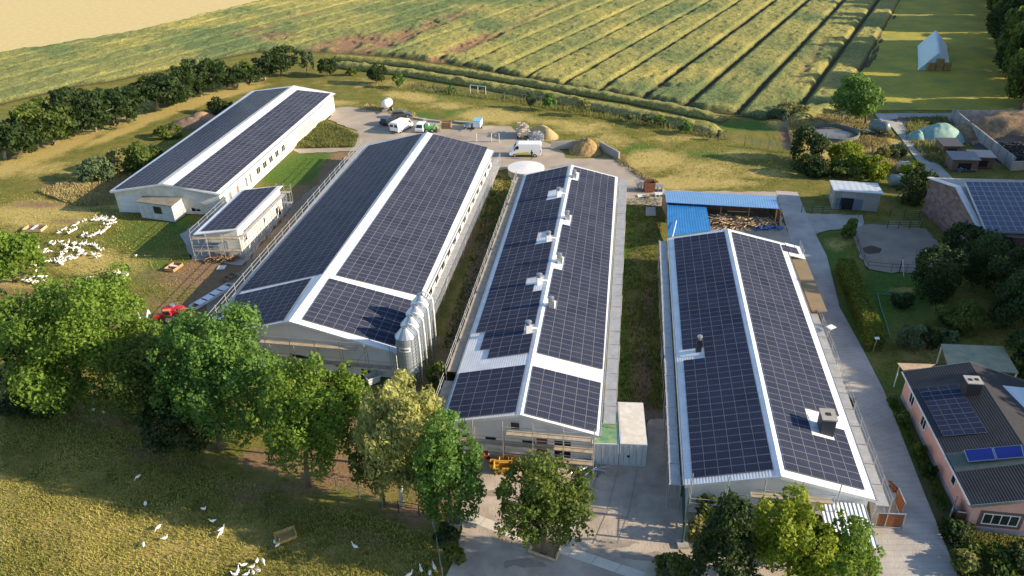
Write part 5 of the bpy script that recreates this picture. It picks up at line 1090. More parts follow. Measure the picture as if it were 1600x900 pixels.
def panel_van(label, centre, rz, L_=5.9, W_=2.05, H_=2.55, stripe=False, bodym=None, group='vehicles in the rear yard'):
    T = thing('van', label, 'van', centre, group, rz); M_ = bodym or mat('white_van_paint', (0.80, 0.81, 0.82), 0.3); h = L_/2
    prof = [(-h, .35), (-h, H_*.9), (-h+.12, H_), (h*.42, H_), (h*.55, H_*.96), (h*.74, H_*.62), (h*.97, H_*.48), (h, H_*.3), (h, .35)]
    extrude(prof, W_, .07).build('body', M_, T, local=True)
    slope_plate(T, 'windscreen', h*.735, H_*.64, h*.575, H_*.92, W_*.86, M_glass, .03)
    for s in (-1, 1):
        plate(T, 'side_window', [(h*.40, H_*.60), (h*.68, H_*.60), (h*.56, H_*.84), (h*.40, H_*.86)], s*(W_/2+.004), M_glass, .01)
        plate(T, 'door_mirror', [(h*.62, H_*.52), (h*.70, H_*.52), (h*.70, H_*.64), (h*.62, H_*.64)], s*(W_/2+.05), M_black, .15)
        wheel(T, h*.66, s*(W_/2-.1)); wheel(T, -h*.60, s*(W_/2-.1))
        if stripe: plate(T, 'side_stripe', [(-h*.35, .55), (h*.60, .55), (h*.55, .85), (-h*.2, 1.05)], s*(W_/2+.006), mat('yellow_stripe', (.55, .50, .05), .4), .008)
        if stripe: plate(T, 'black_sill', [(-h*.45, .38), (h*.60, .38), (h*.60, .52), (-h*.4, .52)], s*(W_/2+.006), M_black, .01)
        plate(T, 'tail_light', [(-h+.02, 1.0), (-h+.12, 1.0), (-h+.12, 1.5), (-h+.02, 1.5)], s*(W_/2-.01), mat('red_lamp', (.4, .02, .02), .3), .03)
        mb = MB(); mb.box((h-.1, s*(W_/2-.28), H_*.40), .22, .36, .2); mb.build('headlight', M_galv, T, local=True)
    mb = MB()
    for s in (-1, 1): mb.box((-h-.012, s*W_/4, H_*.72), .02, W_*.36, H_*.24)
    mb.build('rear_window', M_glass, T, local=True)
    mb = MB(); mb.box((-h-.04, 0, .42), .12, W_*.95, .2); mb.build('bumper', M_black, T, local=True); mb = MB(); mb.box((h+.02, 0, .42), .14, W_*.95, .24); mb.build('bumper', M_black, T, local=True)
    mb = MB(); mb.box((-h-.105, 0, .62), .01, .5, .11); mb.build('number_plate', mat('plate_yellow_white', (.6, .55, .3), .5), T, local=True)
    return T
def car(label, centre, rz, L_, W_, H_, paint, estate=True, group='vehicles in the rear yard'):
    T = thing('parked_car', label, 'car', centre, group, rz); M_ = paint; h = L_/2
    low = [(-h, .32), (-h, .82), (-h+.1, .92), (h*.5, .95), (h*.93, .78), (h, .6), (h, .32)]
    extrude(low, W_, .09).build('body', M_, T, local=True)
    bk_ = -h+.18 if estate else -h*.7
    top = [(bk_, .9), (bk_+.22, H_-.06), (bk_+.4, H_), (h*.15, H_), (h*.48, .9)]
    extrude(top, W_*.88, .08).build('cabin', M_, T, local=True)
    slope_plate(T, 'windscreen', h*.46, .96, h*.19, H_-.08, W_*.76, M_glass, .03); slope_plate(T, 'rear_window', bk_+.03, 1.0, bk_+.2, H_-.12, W_*.7, M_glass, .05)
    for s in (-1, 1):
        plate(T, 'side_window', [(bk_+.3, .98), (h*.36, .98), (h*.12, H_-.1), (bk_+.42, H_-.1)], s*(W_*.44+.004), M_glass, .01)
        wheel(T, h*.62, s*(W_/2-.08), .32, .2); wheel(T, -h*.62, s*(W_/2-.08), .32, .2)
        mb = MB(); mb.box((h-.06, s*(W_/2-.3), .66), .16, .34, .14); mb.build('headlight', M_galv, T, local=True)
    return T
panel_van('white panel van with a yellow side stripe parked behind the vented barn', g(821, 243), math.radians(176), stripe=True)
panel_van('white van parked beside the black car, rear doors facing the camera', g(628, 203), math.radians(62), 5.4, 2.0, 2.2)
car('black estate car half hidden behind the white van', g(609, 193), math.radians(58), 4.6, 1.8, 1.5, mat('black_car_paint', (.015, .02, .035), .2))
car('dark grey car in the shade at the head of the parked vehicles', g(627, 183), math.radians(10), 4.2, 1.75, 1.45, mat('dark_grey_paint', (.05, .055, .06), .3))
car('white small van like car right of the large white van', g(660, 203), math.radians(78), 4.4, 1.8, 1.75, mat('white_car_paint', (.78, .79, .8), .25))
# tank trailer (pale) at the yard edge
def tanker(label, c, rz, L_, R_, m, name='tank_trailer'):
    T = thing(name, label, 'trailer', c, None, rz); n = 10
    pts = [V3((-L_/2+L_*k/n, 0, R_+.75)) for k in range(n+1)]; rad = [R_*(.25 if k in (0, n) else (.85 if k in (1, n-1) else 1)) for k in range(n+1)]
    mb = MB(); mb.tube(pts, rad, 20); mb.build('tank', m, T, smooth=True, local=True)
    mb = MB(); mb.box((L_*.15, 0, .62), L_*1.1, .8, .16); mb.tube([V3((L_*.6, 0, .6)), V3((L_*.9, 0, .5))], .06, 6); mb.build('chassis', M_galv, T, local=True)
    for s in (-1, 1): wheel(T, -.2, s*(R_*.95), .5, .35)
    mb = MB(); mb.tube([V3((0, 0, 2*R_+.7)), V3((0, 0, 2*R_+.95))], .3, 12); mb.build('filler_lid', M_galv, T, local=True)
    return T
tanker('white tank trailer with drawbar at the top edge of the rear yard', g(606, 173), math.radians(-105), 3.2, .95, mat('white_tank_paint', (.7, .72, .74), .35))
tanker('dark grey tank trailer parked beside the round basin', g(1371, 212), math.radians(140), 4.0, 1.15, mat('grey_tank_paint', (.16, .20, .20), .4, noise=.3))
# green machine
T = thing('farm_machine', 'bright green small farm machine beside the white car', 'machine', g(672, 206)); M_gr = mat('bright_green_paint', (.05, .38, .08), .4)
mb = MB(); mb.box((0, 0, .75), 1.7, 1.0, .6); mb.box((-.6, .1, 1.3), .6, .8, .6); mb.build('body', M_gr, T, local=True)
mb = MB(); mb.tube([V3((.6, .3, 1)), V3((1.2, .3, 1.6)), V3((1.7, .2, .6))], .09, 6); mb.tube([V3((.6, -.3, 1)), V3((1.2, -.3, 1.6)), V3((1.7, -.2, .6))], .09, 6); mb.build('loader_arm', M_gr, T, local=True)
mb = MB(); mb.box((1.8, 0, .45), .5, 1.3, .5); mb.build('bucket', M_galv, T, local=True)
for x in (-.6, .5):
    for s in (-1, 1): wheel(T, x, s*.6, .4, .3)
def crate(label, c, rz, sx, sy, sz, m, name='wooden_crate', cat='crate', group=None):
    T = thing(name, label, cat, c, group, rz); mb = MB()
    for k in range(5): mb.box((0, -sy/2, sz*(k+.5)/5), sx, .05, sz/5*.86); mb.box((0, sy/2, sz*(k+.5)/5), sx, .05, sz/5*.86)
    for k in range(5): mb.box((-sx/2, 0, sz*(k+.5)/5), .05, sy-.06, sz/5*.86); mb.box((sx/2, 0, sz*(k+.5)/5), .05, sy-.06, sz/5*.86)
    mb.build('side_boards', m, T, local=True); mb = MB(); mb.box((0, 0, sz*.86), sx-.12, sy-.12, .04); mb.build('lid', m, T, local=True); return T
crate('large brown wooden crate with pale top on the yard edge', g(698, 200), -.1, 1.9, 1.3, 1.3, M_wood)
crate('open brown crate between the green machine and the larger crate', g(684, 204), .1, 1.4, .9, 1.0, M_palewood)
# box trailer with blue lid + smaller flat trailer
T = thing('box_trailer', 'small white box trailer with a light blue lid in the rear yard', 'trailer', g(747, 200), None, math.radians(80))
extrude([(-1.3, .5), (-1.3, 1.7), (1.3, 1.7), (1.3, .5)], 1.5, .06).build('body', M_white, T, local=True); mb = MB(); mb.box((0, 0, 1.76), 2.66, 1.56, .1); mb.build('lid', mat('light_blue_lid', (.18, .45, .62), .4), T, local=True)
for s in (-1, 1): wheel(T, 0, s*.8, .3, .18)
mb = MB(); mb.tube([V3((-1.3, 0, .45)), V3((-2.4, 0, .4))], .05, 6); mb.build('drawbar', M_galv, T, local=True)
T = thing('flat_trailer', 'small grey flat trailer left of the box trailer', 'trailer', g(733, 201), None, math.radians(70))
mb = MB(); mb.box((0, 0, .7), 2.3, 1.3, .1); mb.box((0, .62, .9), 2.3, .05, .35); mb.box((0, -.62, .9), 2.3, .05, .35); mb.build('bed', M_galv, T, local=True)
for s in (-1, 1): wheel(T, 0, s*.75, .3, .18)
mb = MB(); mb.tube([V3((-1.1, 0, .6)), V3((-2.2, 0, .4))], .05, 6); mb.build('drawbar', M_galv, T, local=True)
# concrete kerb blocks along the yard edge
for i, (x0, y0, x1, y1) in enumerate([(645, 186, 662, 189), (668, 190, 688, 192), (710, 192, 745, 195)]):
    a, b = g(x0, y0), g(x1, y1); mb = MB(); P_ = [a, b, b+V3((0, .6, 0)), a+V3((0, .6, 0))]; mb.hexa(P_, [p+V3((0, 0, .35)) for p in P_]); tag(mb.build('kerb_beam', M_concrete), ['pale kerb beam behind the white van', 'pale kerb beam between white car and crate', 'pale kerb beam behind the trailers'][i], 'kerb beam')
# goal frame on the lawn
a, b = g(735, 146), g(759, 149); T = thing('goal_frame', 'white goal like frame on the lawn before the crop swath', 'goal frame', a)
for p in (a, a.lerp(b, .5), b): mb = MB(); mb.tube([p, p+V3((0, 0, 2.0))], .06, 6); mb.build('post', M_white, T)
mb = MB(); mb.tube([a+V3((0, 0, 2)), b+V3((0, 0, 2))], .06, 6); mb.build('crossbar', M_white, T)
# mesh hoarding panel in the yard
a, b = g(745, 222), g(780, 222); T = thing('site_fence', 'pale site fence panel standing in the rear yard', 'fence panel', a)
for p in (a, a.lerp(b, .66), b): mb = MB(); mb.tube([p, p+V3((0, 0, 1.8))], .05, 6); mb.build('post', M_white, T)
mb = MB(); mb.tube([a+V3((0, 0, .15)), b+V3((0, 0, .15))], .04, 5); mb.tube([a+V3((0, 0, 1.75)), b+V3((0, 0, 1.75))], .03, 5)
for k in range(1, 16): p = a.lerp(b, k/16); mb.tube([p+V3((0, 0, .15)), p+V3((0, 0, 1.75))], .012, 3, False)
mb.build('mesh', M_galv, T)
mb = MB(); mb.poly([g(744, 222, .012), g(800, 218, .012), g(800, 209, .012), g(744, 208, .012)]); 
# heaps
def heap(name, px, rx_, ry_, h, m, label, cat, seed, rough=.5, kind=None, rot=0.0, z0=0.0):
    c = g(*px); n = 34; us_ = np.linspace(-1, 1, n); UU, VV_ = np.meshgrid(us_, us_); R_ = np.sqrt(UU**2+VV_**2)
    hh = np.clip(1-R_**1.6, 0, 1)*h*(.55+rough*1.1*fbm(UU*rx_+seed*9, VV_*ry_, max(rx_, ry_)*.45, 5, seed)); ca, sa = math.cos(rot), math.sin(rot)
    x = UU*rx_; y_ = VV_*ry_; v = np.stack([c.x+x*ca-y_*sa, c.y+x*sa+y_*ca, hh-.06+z0], -1).reshape(-1, 3); F_ = grid_faces(n, n); kf = (R_.reshape(-1)[F_] < 1.05).any(1)
    o_ = mesh_np(name, v, F_[kf], m, None, True); return tag(o_, label, cat, kind=kind)
M_dung = mat('dung_and_straw', (.20, .12, .05), .95, nscale=2, col2=(.36, .26, .11), bump=.9, bscale=4)
M_strawm = mat('loose_straw', (.50, .38, .18), .95, nscale=2.5, col2=(.36, .25, .11), bump=.9, bscale=5)
heap('dung_heap', (915, 236), 3.1, 3.0, 3.0, M_dung, 'brown dung heap inside the concrete walls behind the vented barn', 'heap', 3)
heap('straw_heap', (850, 208), 2.2, 4.6, 1.9, M_strawm, 'yellow straw heap beside the loaded timber trailer', 'heap', 5, rot=.35)
def wall_px(name, a, b, h, th, m, label, cat='wall', group=None):
    A_, B_ = g(*a), g(*b); d = (B_-A_).normalized(); n_ = V3((-d.y, d.x, 0))*th; P_ = [A_, B_, B_+n_, A_+n_]
    if (P_[1]-P_[0]).cross(P_[2]-P_[1]).z < 0: P_ = P_[::-1]
    mb = MB(); mb.hexa(P_, [p+V3((0, 0, h)) for p in P_]); return tag(mb.build(name, m), label, cat, group)
wall_px('clamp_wall', (861, 233), (905, 232), 1.5, .25, M_concrete, 'low concrete wall behind the dung heap')
wall_px('clamp_wall', (936, 233), (966, 250), 1.5, .3, M_concrete, 'concrete wall right of the dung heap with a pale end')
mb = MB(); pts = [g(x, y, .06) for x, y in ((966, 251), (985, 261), (1005, 272), (1029, 284))]; mb.tube(pts, .12, 5); tag(mb.build('border_log', M_wood), 'dark edging beam between the yard and the lawn', 'edging')
# loaded timber trailer and scrap boxes behind it
M_scrap = mat('mixed_scrap_wood', (.42, .32, .24), .9, nscale=4, col2=(.62, .56, .50))
def sticks(mb, c, n, sx, sy, h, ln, rs_, flat=.35, th=.05):
    for _ in range(n):
        a_ = rs_.uniform(0, 6.28); e = rs_.uniform(-flat, flat); l_ = ln*rs_.uniform(.5, 1); u = rs_.uniform(-1, 1); v = rs_.uniform(-1, 1)
        p = V3((c.x+u*sx, c.y+v*sy, c.z+max(.1, h*(1-.5*(u*u+v*v))*rs_.uniform(.2, 1)))); d = V3((math.cos(a_)*math.cos(e), math.sin(a_)*math.cos(e), math.sin(e)))*l_/2
        mb.tube([p-d, p+d], th*rs_.uniform(.5, 1.3), 4)
c = g(817, 216); T = thing('timber_trailer', 'trailer loaded high with scrap timber next to the straw heap', 'trailer', c); mb = MB(); mb.box(c+V3((0, 1.2, .9)), 2.2, 4.2, .2)
for s in (-1, 1): mb.box(c+V3((s*1.1, 1.2, 1.25)), .06, 4.2, .6)
mb.box(c+V3((0, -.9, 1.25)), 2.2, .06, .6); mb.build('bed', M_galv, T)
for s in (-1, 1):
    for yy in (-.2, 2.4): mb = MB(); mb.tube([c+V3((s*.85, yy, .42)), c+V3((s*1.12, yy, .42))], .42, 12); mb.build('wheel', M_tyre, T)
rs_ = random.Random(4); mb = MB(); sticks(mb, c+V3((0, 1.2, 1.2)), 90, .9, 1.9, 1.5, 1.9, rs_, .4, .07); tag(mb.build('scrap_timber', M_scrap), 'pale scrap timber piled on the yard trailer', 'timber', kind='stuff')
c = g(838, 218); mb = MB(); sticks(mb, c, 130, 1.3, 2.2, 1.5, 1.4, rs_, .6, .06); tag(mb.build('scrap_heap', M_galv), 'grey heap of scrap metal between timber trailer and straw', 'scrap', kind='stuff')
# round white tank lid behind barn C
c = g(822, 272, 0); T = thing('round_tank', 'round white covered tank behind the vented barn', 'tank', c); mb = MB(); mb.lathe(c, [(3.1, 0), (3.1, 1.1)], 40); mb.build('wall', M_concrete, T)
mb = MB(); mb.lathe(c, [(3.2, 1.1), (3.2, 1.25), (.3, 1.5)], 40); mb.build('cover', mat('white_tank_cover', (.75, .74, .72), .6, noise=.15), T)
# rusty tipper bin, wire rolls and odds
c = g(1015, 301); T = thing('rusty_bin', 'rusty open tipping bin standing by the yard road', 'bin', c)
for nm, bxs in (('panel', [((0, 0, .9), (1.7, .06, 1.5)), ((-.85, .6, .9), (.06, 1.2, 1.5)), ((.85, .6, .9), (.06, 1.2, 1.5)), ((0, .6, .2), (1.7, 1.2, .06)), ((0, 1.2, 1.0), (1.7, .06, 1.7))]),):
    mb = MB()
    for q, s in bxs: mb.box(c+V3(q), *s)
    mb.build('bin_shell', M_rust, T)
c = g(1000, 296); mb = MB(); rs_ = random.Random(9)
for k in range(26): a_ = rs_.uniform(0, 3.14); r_ = rs_.uniform(.5, .9); cc2 = c+V3((rs_.uniform(-.7, .7), rs_.uniform(-.5, .5), r_)); mb.tube([cc2+V3((math.cos(t)*r_*math.cos(a_), math.cos(t)*r_*math.sin(a_), math.sin(t)*r_)) for t in np.linspace(0, 6.28, 12)], .025, 3, False)
tag(mb.build('wire_rolls', M_galv), 'tangled rolls of wire left of the rusty bin', 'wire', kind='stuff')
for i, (x, y, w_, h_, mm) in enumerate([(1030, 306, 1.4, .4, M_white), (1012, 308, .5, .4, M_palewood), (1027, 298, 1.6, .9, M_galv), (1004, 307, 1.6, .15, M_white)]):
    c = g(x, y); mb = MB()
    for k in range(4): mb.box(c+V3((0, -.4+.27*k, h_)), w_, .18, .06)
    for sx in (-.45, 0, .45): mb.box(c+V3((sx*w_, 0, h_/2)), .1, 1.0, h_)
    tag(mb.build('pallet', mm), ['pale pallet left of the blue shelter', 'small wooden pallet below the rusty bin', 'grey pallet stack behind the blue shelter corner', 'flat white board pallet at the grass end'][i], 'pallet', 'pallets by the blue shelter')
mb = MB(); P_ = [g(1009, 337, .12), g(1025, 337, .12), g(1024, 323, .12), g(1009, 323, .12)]; slab(mb, P_, .08); tag(mb.build('cover_slab', M_concrete), 'pale square concrete cover in the grass strip', 'cover slab')
# scrap wood pile at the shelters
c = g(1150, 350); mb = MB(); rs_ = random.Random(6); sticks(mb, c+V3((-2.5, 0, 0)), 120, 2.6, 1.4, 1.6, 2.6, rs_, .45, .07); sticks(mb, c+V3((2.5, -.5, 0)), 90, 3.2, .9, 1.1, 3.4, rs_, .15, .08)
tag(mb.build('scrap_wood', M_palewood), 'jumbled heap of pale scrap wood before the open shelter', 'wood heap', kind='stuff')
for i in range(5):
    a, b = g(1150, 338+i*2.6, .5+.12*(i % 3)), g(1205, 343+i*2.2, .4+.1*(i % 2)); mb = MB(); P_ = [a, b, b+V3((0, .28, 0)), a+V3((0, .28, 0))]; mb.hexa(P_, [p+V3((0, 0, .1)) for p in P_])
    tag(mb.build('long_plank', M_palewood), ['rearmost long plank beside the scrap wood', 'second long plank beside the scrap wood from the rear', 'middle long plank beside the scrap wood', 'fourth long plank beside the scrap wood from the rear', 'front long plank beside the scrap wood'][i], 'plank', 'long planks beside the wood heap')
c = g(1198, 357); mb = MB(); sticks(mb, c, 30, 2.0, .5, .5, 1.6, rs_, .2, .14); tag(mb.build('blue_tarpaulin', mat('blue_tarp', (.05, .17, .42), .5)), 'crumpled blue tarpaulin bundles beside the planks', 'tarpaulin', kind='stuff')
# ================================================================== RIGHT SIDE
# round basin
c = g(1301, 212); T = thing('round_basin', 'round open basin of murky water with a low green rim', 'basin', c); R_b = (g(1341, 212)-g(1262, 212)).length/2
mb = MB(); mb.lathe(c, [(R_b, 0), (R_b, 1.0), (R_b-.25, 1.0), (R_b-.25, .1)], 48); mb.build('rim', mat('mossy_concrete_rim', (.16, .20, .17), .9, noise=.4), T)
mb = MB(); mb.lathe(c, [(R_b-.27, .3), (R_b-.27, .42)], 48); mb.build('water', mat('murky_water', (.16, .13, .10), .12, noise=.3, nscale=.3), T)
BAS = g(1301, 212)
def weeds(label, poly, n, h, m, seed, w=.07, name='tall_grass', cat='tall grass'):
    P_ = [g(*p) for p in poly]; xs = [p.x for p in P_]; ys = [p.y for p in P_]; rs = np.random.RandomState(seed); x = rs.uniform(min(xs), max(xs), n*2); y_ = rs.uniform(min(ys), max(ys), n*2)
    k = inpoly(x, y_, P_) & (np.hypot(x-BAS.x, y_-BAS.y) > R_b+.3) & (fbm(x, y_, 3, 3, seed) > rs.rand(len(x))*.55+.12); x, y_ = x[k][:n], y_[k][:n]; nn_ = len(x); hh = h*(.4+.8*rs.rand(nn_))*(.5+.9*fbm(x, y_, 2.5, 2, seed+1)); a_ = rs.rand(nn_)*6.28; lx = rs.normal(size=(nn_, 2))*(.35*h if h > .3 else .11)
    b0 = np.stack([x-np.cos(a_)*w, y_-np.sin(a_)*w, np.zeros(nn_)-.1], -1); b1 = np.stack([x+np.cos(a_)*w, y_+np.sin(a_)*w, np.zeros(nn_)-.1], -1); t1 = np.stack([x+lx[:, 0]+np.cos(a_)*w*.4, y_+lx[:, 1]+np.sin(a_)*w*.4, hh], -1); t0 = np.stack([x+lx[:, 0]-np.cos(a_)*w*.4, y_+lx[:, 1]-np.sin(a_)*w*.4, hh], -1)
    c_ = np.repeat(np.clip(.45*rs.rand(nn_)+.9*fbm(x, y_, 7, 3, 40)-.2, 0, 1), 4); o_ = mesh_np(name, np.stack([b0, b1, t1, t0], 1).reshape(-1, 3), np.arange(nn_*4).reshape(-1, 4), m, np.stack([c_]*3, -1)); return tag(o_, label, cat, kind='stuff')
weeds('tall dry yellow grass round the round basin', [(1225, 178), (1262, 182), (1330, 180), (1365, 200), (1400, 235), (1405, 270), (1330, 245), (1262, 222), (1240, 235)], 22000, .6, L_straw, 3, .10)
weeds('green weeds filling the island in the rear yard', [(463, 232), (553, 230), (560, 213), (507, 191), (478, 205)], 12000, .6, L_weed, 4, .09)
weeds('dry grass strip at the road edge below the wood', [(1420, 185), (1480, 185), (1478, 262), (1445, 250), (1415, 215)], 9000, .6, L_weed, 5, .09)
weeds('rough dry grass left of the long barn', [(60, 300), (150, 270), (240, 262), (175, 300), (180, 320), (120, 322)], 9000, .5, L_straw, 6, .09)
weeds('tussocks along the wire fence below the crop swath', [(640, 130), (800, 150), (1000, 188), (1140, 212), (1140, 220), (1000, 196), (800, 160), (640, 140)], 12000, .7, L_weed, 7, .09)
weeds('grass along the yard edge wall', [(575, 165), (650, 178), (650, 184), (600, 176), (560, 170)], 2500, .6, L_straw, 8, .09)
weeds('rough grass beside the lawn edging and the dung heap', [(955, 232), (975, 243), (985, 262), (1010, 275), (1030, 285), (1010, 283), (965, 255)], 2500, .5, L_straw, 11, .09)
weeds('garden plants along the pink house border', [(1385, 625), (1400, 625), (1440, 720), (1480, 790), (1470, 800), (1420, 700)], 5000, .45, L_fresh, 9, .07)
weeds('low garden plants at the lower right corner', [(1500, 830), (1600, 845), (1600, 900), (1510, 900)], 9000, .4, L_weed, 10, .06)
L_past = leaf_material('pasture_blades', (0.08, 0.12, 0.02), (0.54, 0.49, 0.135), 0.35)
weeds('short tufted grass of the near pasture', [(0, 640), (120, 640), (300, 715), (430, 770), (560, 800), (670, 830), (690, 905), (0, 905)], 52000, .075, L_past, 21, .036, 'pasture_grass', 'grass')
weeds('short uneven grass of the goose yard', [(0, 300), (170, 300), (290, 360), (290, 410), (330, 430), (300, 480), (60, 450), (0, 440)], 9000, .09, L_past, 22, .05, 'pasture_grass', 'grass')
weeds('short tufted grass of the back lawn', [(560, 125), (900, 180), (1130, 222), (1235, 245), (1235, 290), (1040, 290), (960, 235), (880, 220), (800, 190), (640, 170)], 9000, .11, L_past, 23, .07, 'lawn_grass', 'grass')
L_shgr = leaf_material('shade_dark_grass_blades', (0.025, 0.045, 0.010), (0.13, 0.16, 0.04), 0.25)  # grass colour darkened to carry the shade between the barns
weeds('grass growing between the middle and the nearest barn', [(972, 310), (1032, 310), (1040, 640), (962, 640)], 12000, .2, L_shgr, 24, .05, 'lawn_grass', 'grass')
weeds('grass growing between the widest and the middle barn', [(775, 270), (800, 285), (720, 540), (690, 545)], 6000, .18, L_shgr, 25, .06, 'lawn_grass', 'grass')
# brush heap behind barn A
heap('brush_heap', (295, 195), 4.6, 3.0, 2.0, mat('brushwood', (.13, .085, .06), .95, nscale=3, col2=(.24, .17, .12), bump=.9, bscale=5), 'brown brushwood heap left of the long barn', 'heap', 8)
heap('earth_mound', (316, 184), 3.0, 2.0, 1.7, mat('orange_earth', (.42, .27, .17), .95, noise=.3, bump=.6), 'small orange earth mound on top of the brush heap', 'mound', 9)
# silage clamp
M_clamp = striped(mat('concrete_wall_panels', (.30, .30, .31), .9, nscale=.6, col2=(.21, .21, .22), bump=.3), 1, 3.0, col=(.09, .09, .10), width=.07, src='Object', strength=.9)
o = wall_px('clamp_wall', (1484, 187), (1579, 266), 2.3, .3, M_clamp, 'long grey concrete panel wall of the silage clamp')
o = wall_px('clamp_wall', (1488, 190), (1660, 190), 2.3, .3, mat('pale_concrete_wall', (.42, .40, .40), .9, nscale=.8, col2=(.24, .23, .24)), 'pale stained rear wall of the silage clamp')
o = wall_px('clamp_wall', (1579, 267), (1680, 263), 1.6, .3, M_concrete, 'low concrete front wall of the silage clamp')
mb = MB(); P_ = [g(1490, 192, .02), g(1660, 192, .02), g(1680, 262, .02), g(1590, 264, .02)]; mb.poly(P_[::-1]); 
heap('silage_heap', (1590, 212), 12.5, 9, 4.2, mat('brown_silage', (.30, .20, .11), .95, nscale=.7, col2=(.11, .07, .045), bump=1, bscale=3), 'crumbly brown silage heap inside the clamp', 'heap', 12, rot=-.15, rough=.9)
heap('silage_cover', (1622, 236), 10, 11, 3.0, mat('black_plastic_sheet', (.02, .022, .025), .4, noise=.3), 'black plastic sheet over the silage weighed down with tyres', 'cover', 13)
mb = MB(); 
rt = random.Random(12); ty0 = None; ntyre = 0
for k in range(150):
    px = rt.uniform(1545, 1612); py = rt.uniform(203, 256)
    if py > 196+(px-1500)*.66 or py < 204+(1600-px)*.10: continue
    z_ = .4+1.5*max(0, 1-((px-1605)/60)**2-((py-232)/30)**2); c = g(px, py, z_)
    if ty0 is None:
        mb = MB(); mb.tube([V3((math.cos(t)*.34, math.sin(t)*.34, 0)) for t in np.linspace(0, 6.283, 15)], .13, 6, False); ty0 = mb.build('old_tyre', M_tyre); o_ = ty0
    else: o_ = ty0.copy(); COL.objects.link(o_)
    o_.location = c; o_.rotation_euler = (rt.uniform(-.25, .25), rt.uniform(-.25, .25), 0); tag(o_, 'old black tyre lying on the silage sheet inside the clamp', 'tyre', 'old tyres weighing down the silage sheet'); ntyre += 1
# tarp covered heap, hutches
M_tarp = mat('pale_green_tarpaulin', (.22, .37, .33), .55, noise=.2, nscale=1.5, bump=.3, bscale=2)
heap('covered_heap', (1466, 214), 5.0, 4.2, 3.6, M_tarp, 'large heap under a pale green tarpaulin beside the clamp wall', 'covered heap', 15, rough=.35)
heap('covered_heap', (1432, 216), 2.0, 2.4, 2.2, M_tarp, 'small heap under green tarpaulin left of the large one', 'covered heap', 16, rough=.3)
def hut(label, px, rz, sx, sy, h, wm, rm, post=False):
    c = g(*px); T = thing('hutch', label, 'hutch', c, 'animal hutches beside the clamp', rz); mb = MB(); mb.box((0, 0, h/2), sx, sy, h); mb.build('wall', wm, T, local=True)
    mb = MB(); t_ = .12; mb.hexa([(-sx/2-.2, -sy/2-.3, h), (sx/2+.2, -sy/2-.3, h), (sx/2+.2, sy/2+.2, h+.25), (-sx/2-.2, sy/2+.2, h+.25)], [(-sx/2-.2, -sy/2-.3, h+t_), (sx/2+.2, -sy/2-.3, h+t_), (sx/2+.2, sy/2+.2, h+.25+t_), (-sx/2-.2, sy/2+.2, h+.25+t_)]); mb.build('roof', rm, T, local=True)
    mb = MB(); mb.box((0, -sy/2-.02, h*.4), sx*.5, .06, h*.6); mb.build('opening', M_dark, T, local=True); return T
hut('brown walled hutch with grey flat roof below the dark corrugated one', (1500, 262), -.15, 4.2, 3.2, 2.0, mat('brown_boards', (.22, .15, .12), .9, noise=.3), mat('grey_felt', (.22, .23, .25), .8, noise=.2))
hut('hutch with pale brown and white awning roof at the clamp wall', (1528, 258), -.15, 3.6, 2.6, 1.9, mat('reddish_boards', (.20, .11, .09), .9, noise=.3), mat('pale_brown_roof', (.45, .38, .34), .7, noise=.2))
hut('small hutch with dark corrugated roof beside the tarpaulin heap', (1480, 236), -.1, 3.2, 3.6, 1.5, M_wood, mat('dark_corrugated', (.07, .07, .08), .6, noise=.2))
c = g(1510, 266); mb = MB(); sticks(mb, c, 40, 1.8, .6, .7, 1.0, random.Random(2), .8, .12); tag(mb.build('blue_sacks', mat('blue_grey_sacks', (.16, .22, .30), .6)), 'heap of blue grey sacks before the hutches', 'sacks', kind='stuff')
mb = MB(); sticks(mb, g(1414, 187), 22, 2.6, .8, .4, 2.6, random.Random(3), .08, .09); tag(mb.build('timber_stack', M_wood), 'dark poles lying at the road bend', 'timber', kind='stuff')
# water tanks
def drum(label, px, rz, L_, R_, m):
    c = g(*px)+V3((0, 0, R_)); d = V3((math.cos(rz), math.sin(rz), 0))*L_/2; T = thing('storage_tank', label, 'tank', V3((c.x, c.y, 0)), 'old tanks behind the grey shed'); mb = MB(); n = 6
    mb.tube([c-d, c-d*.92, c+d*.92, c+d], [R_*.75, R_, R_, R_*.75], 20); mb.build('shell', m, T, smooth=True)
    mb = MB(); mb.tube([c+V3((0, 0, R_-.02)), c+V3((0, 0, R_+.15))], .25, 12); mb.build('lid', M_galv, T); return T
drum('pale beige cylindrical tank lying above the brick building corner', (1414, 270), -.6, 2.8, .95, mat('beige_tank', (.62, .50, .40), .6, noise=.2))
drum('green grey cylindrical tank half hidden by bushes behind the grey shed', (1403, 290), -.1, 3.0, .95, mat('green_grey_tank', (.24, .30, .28), .6, noise=.3))
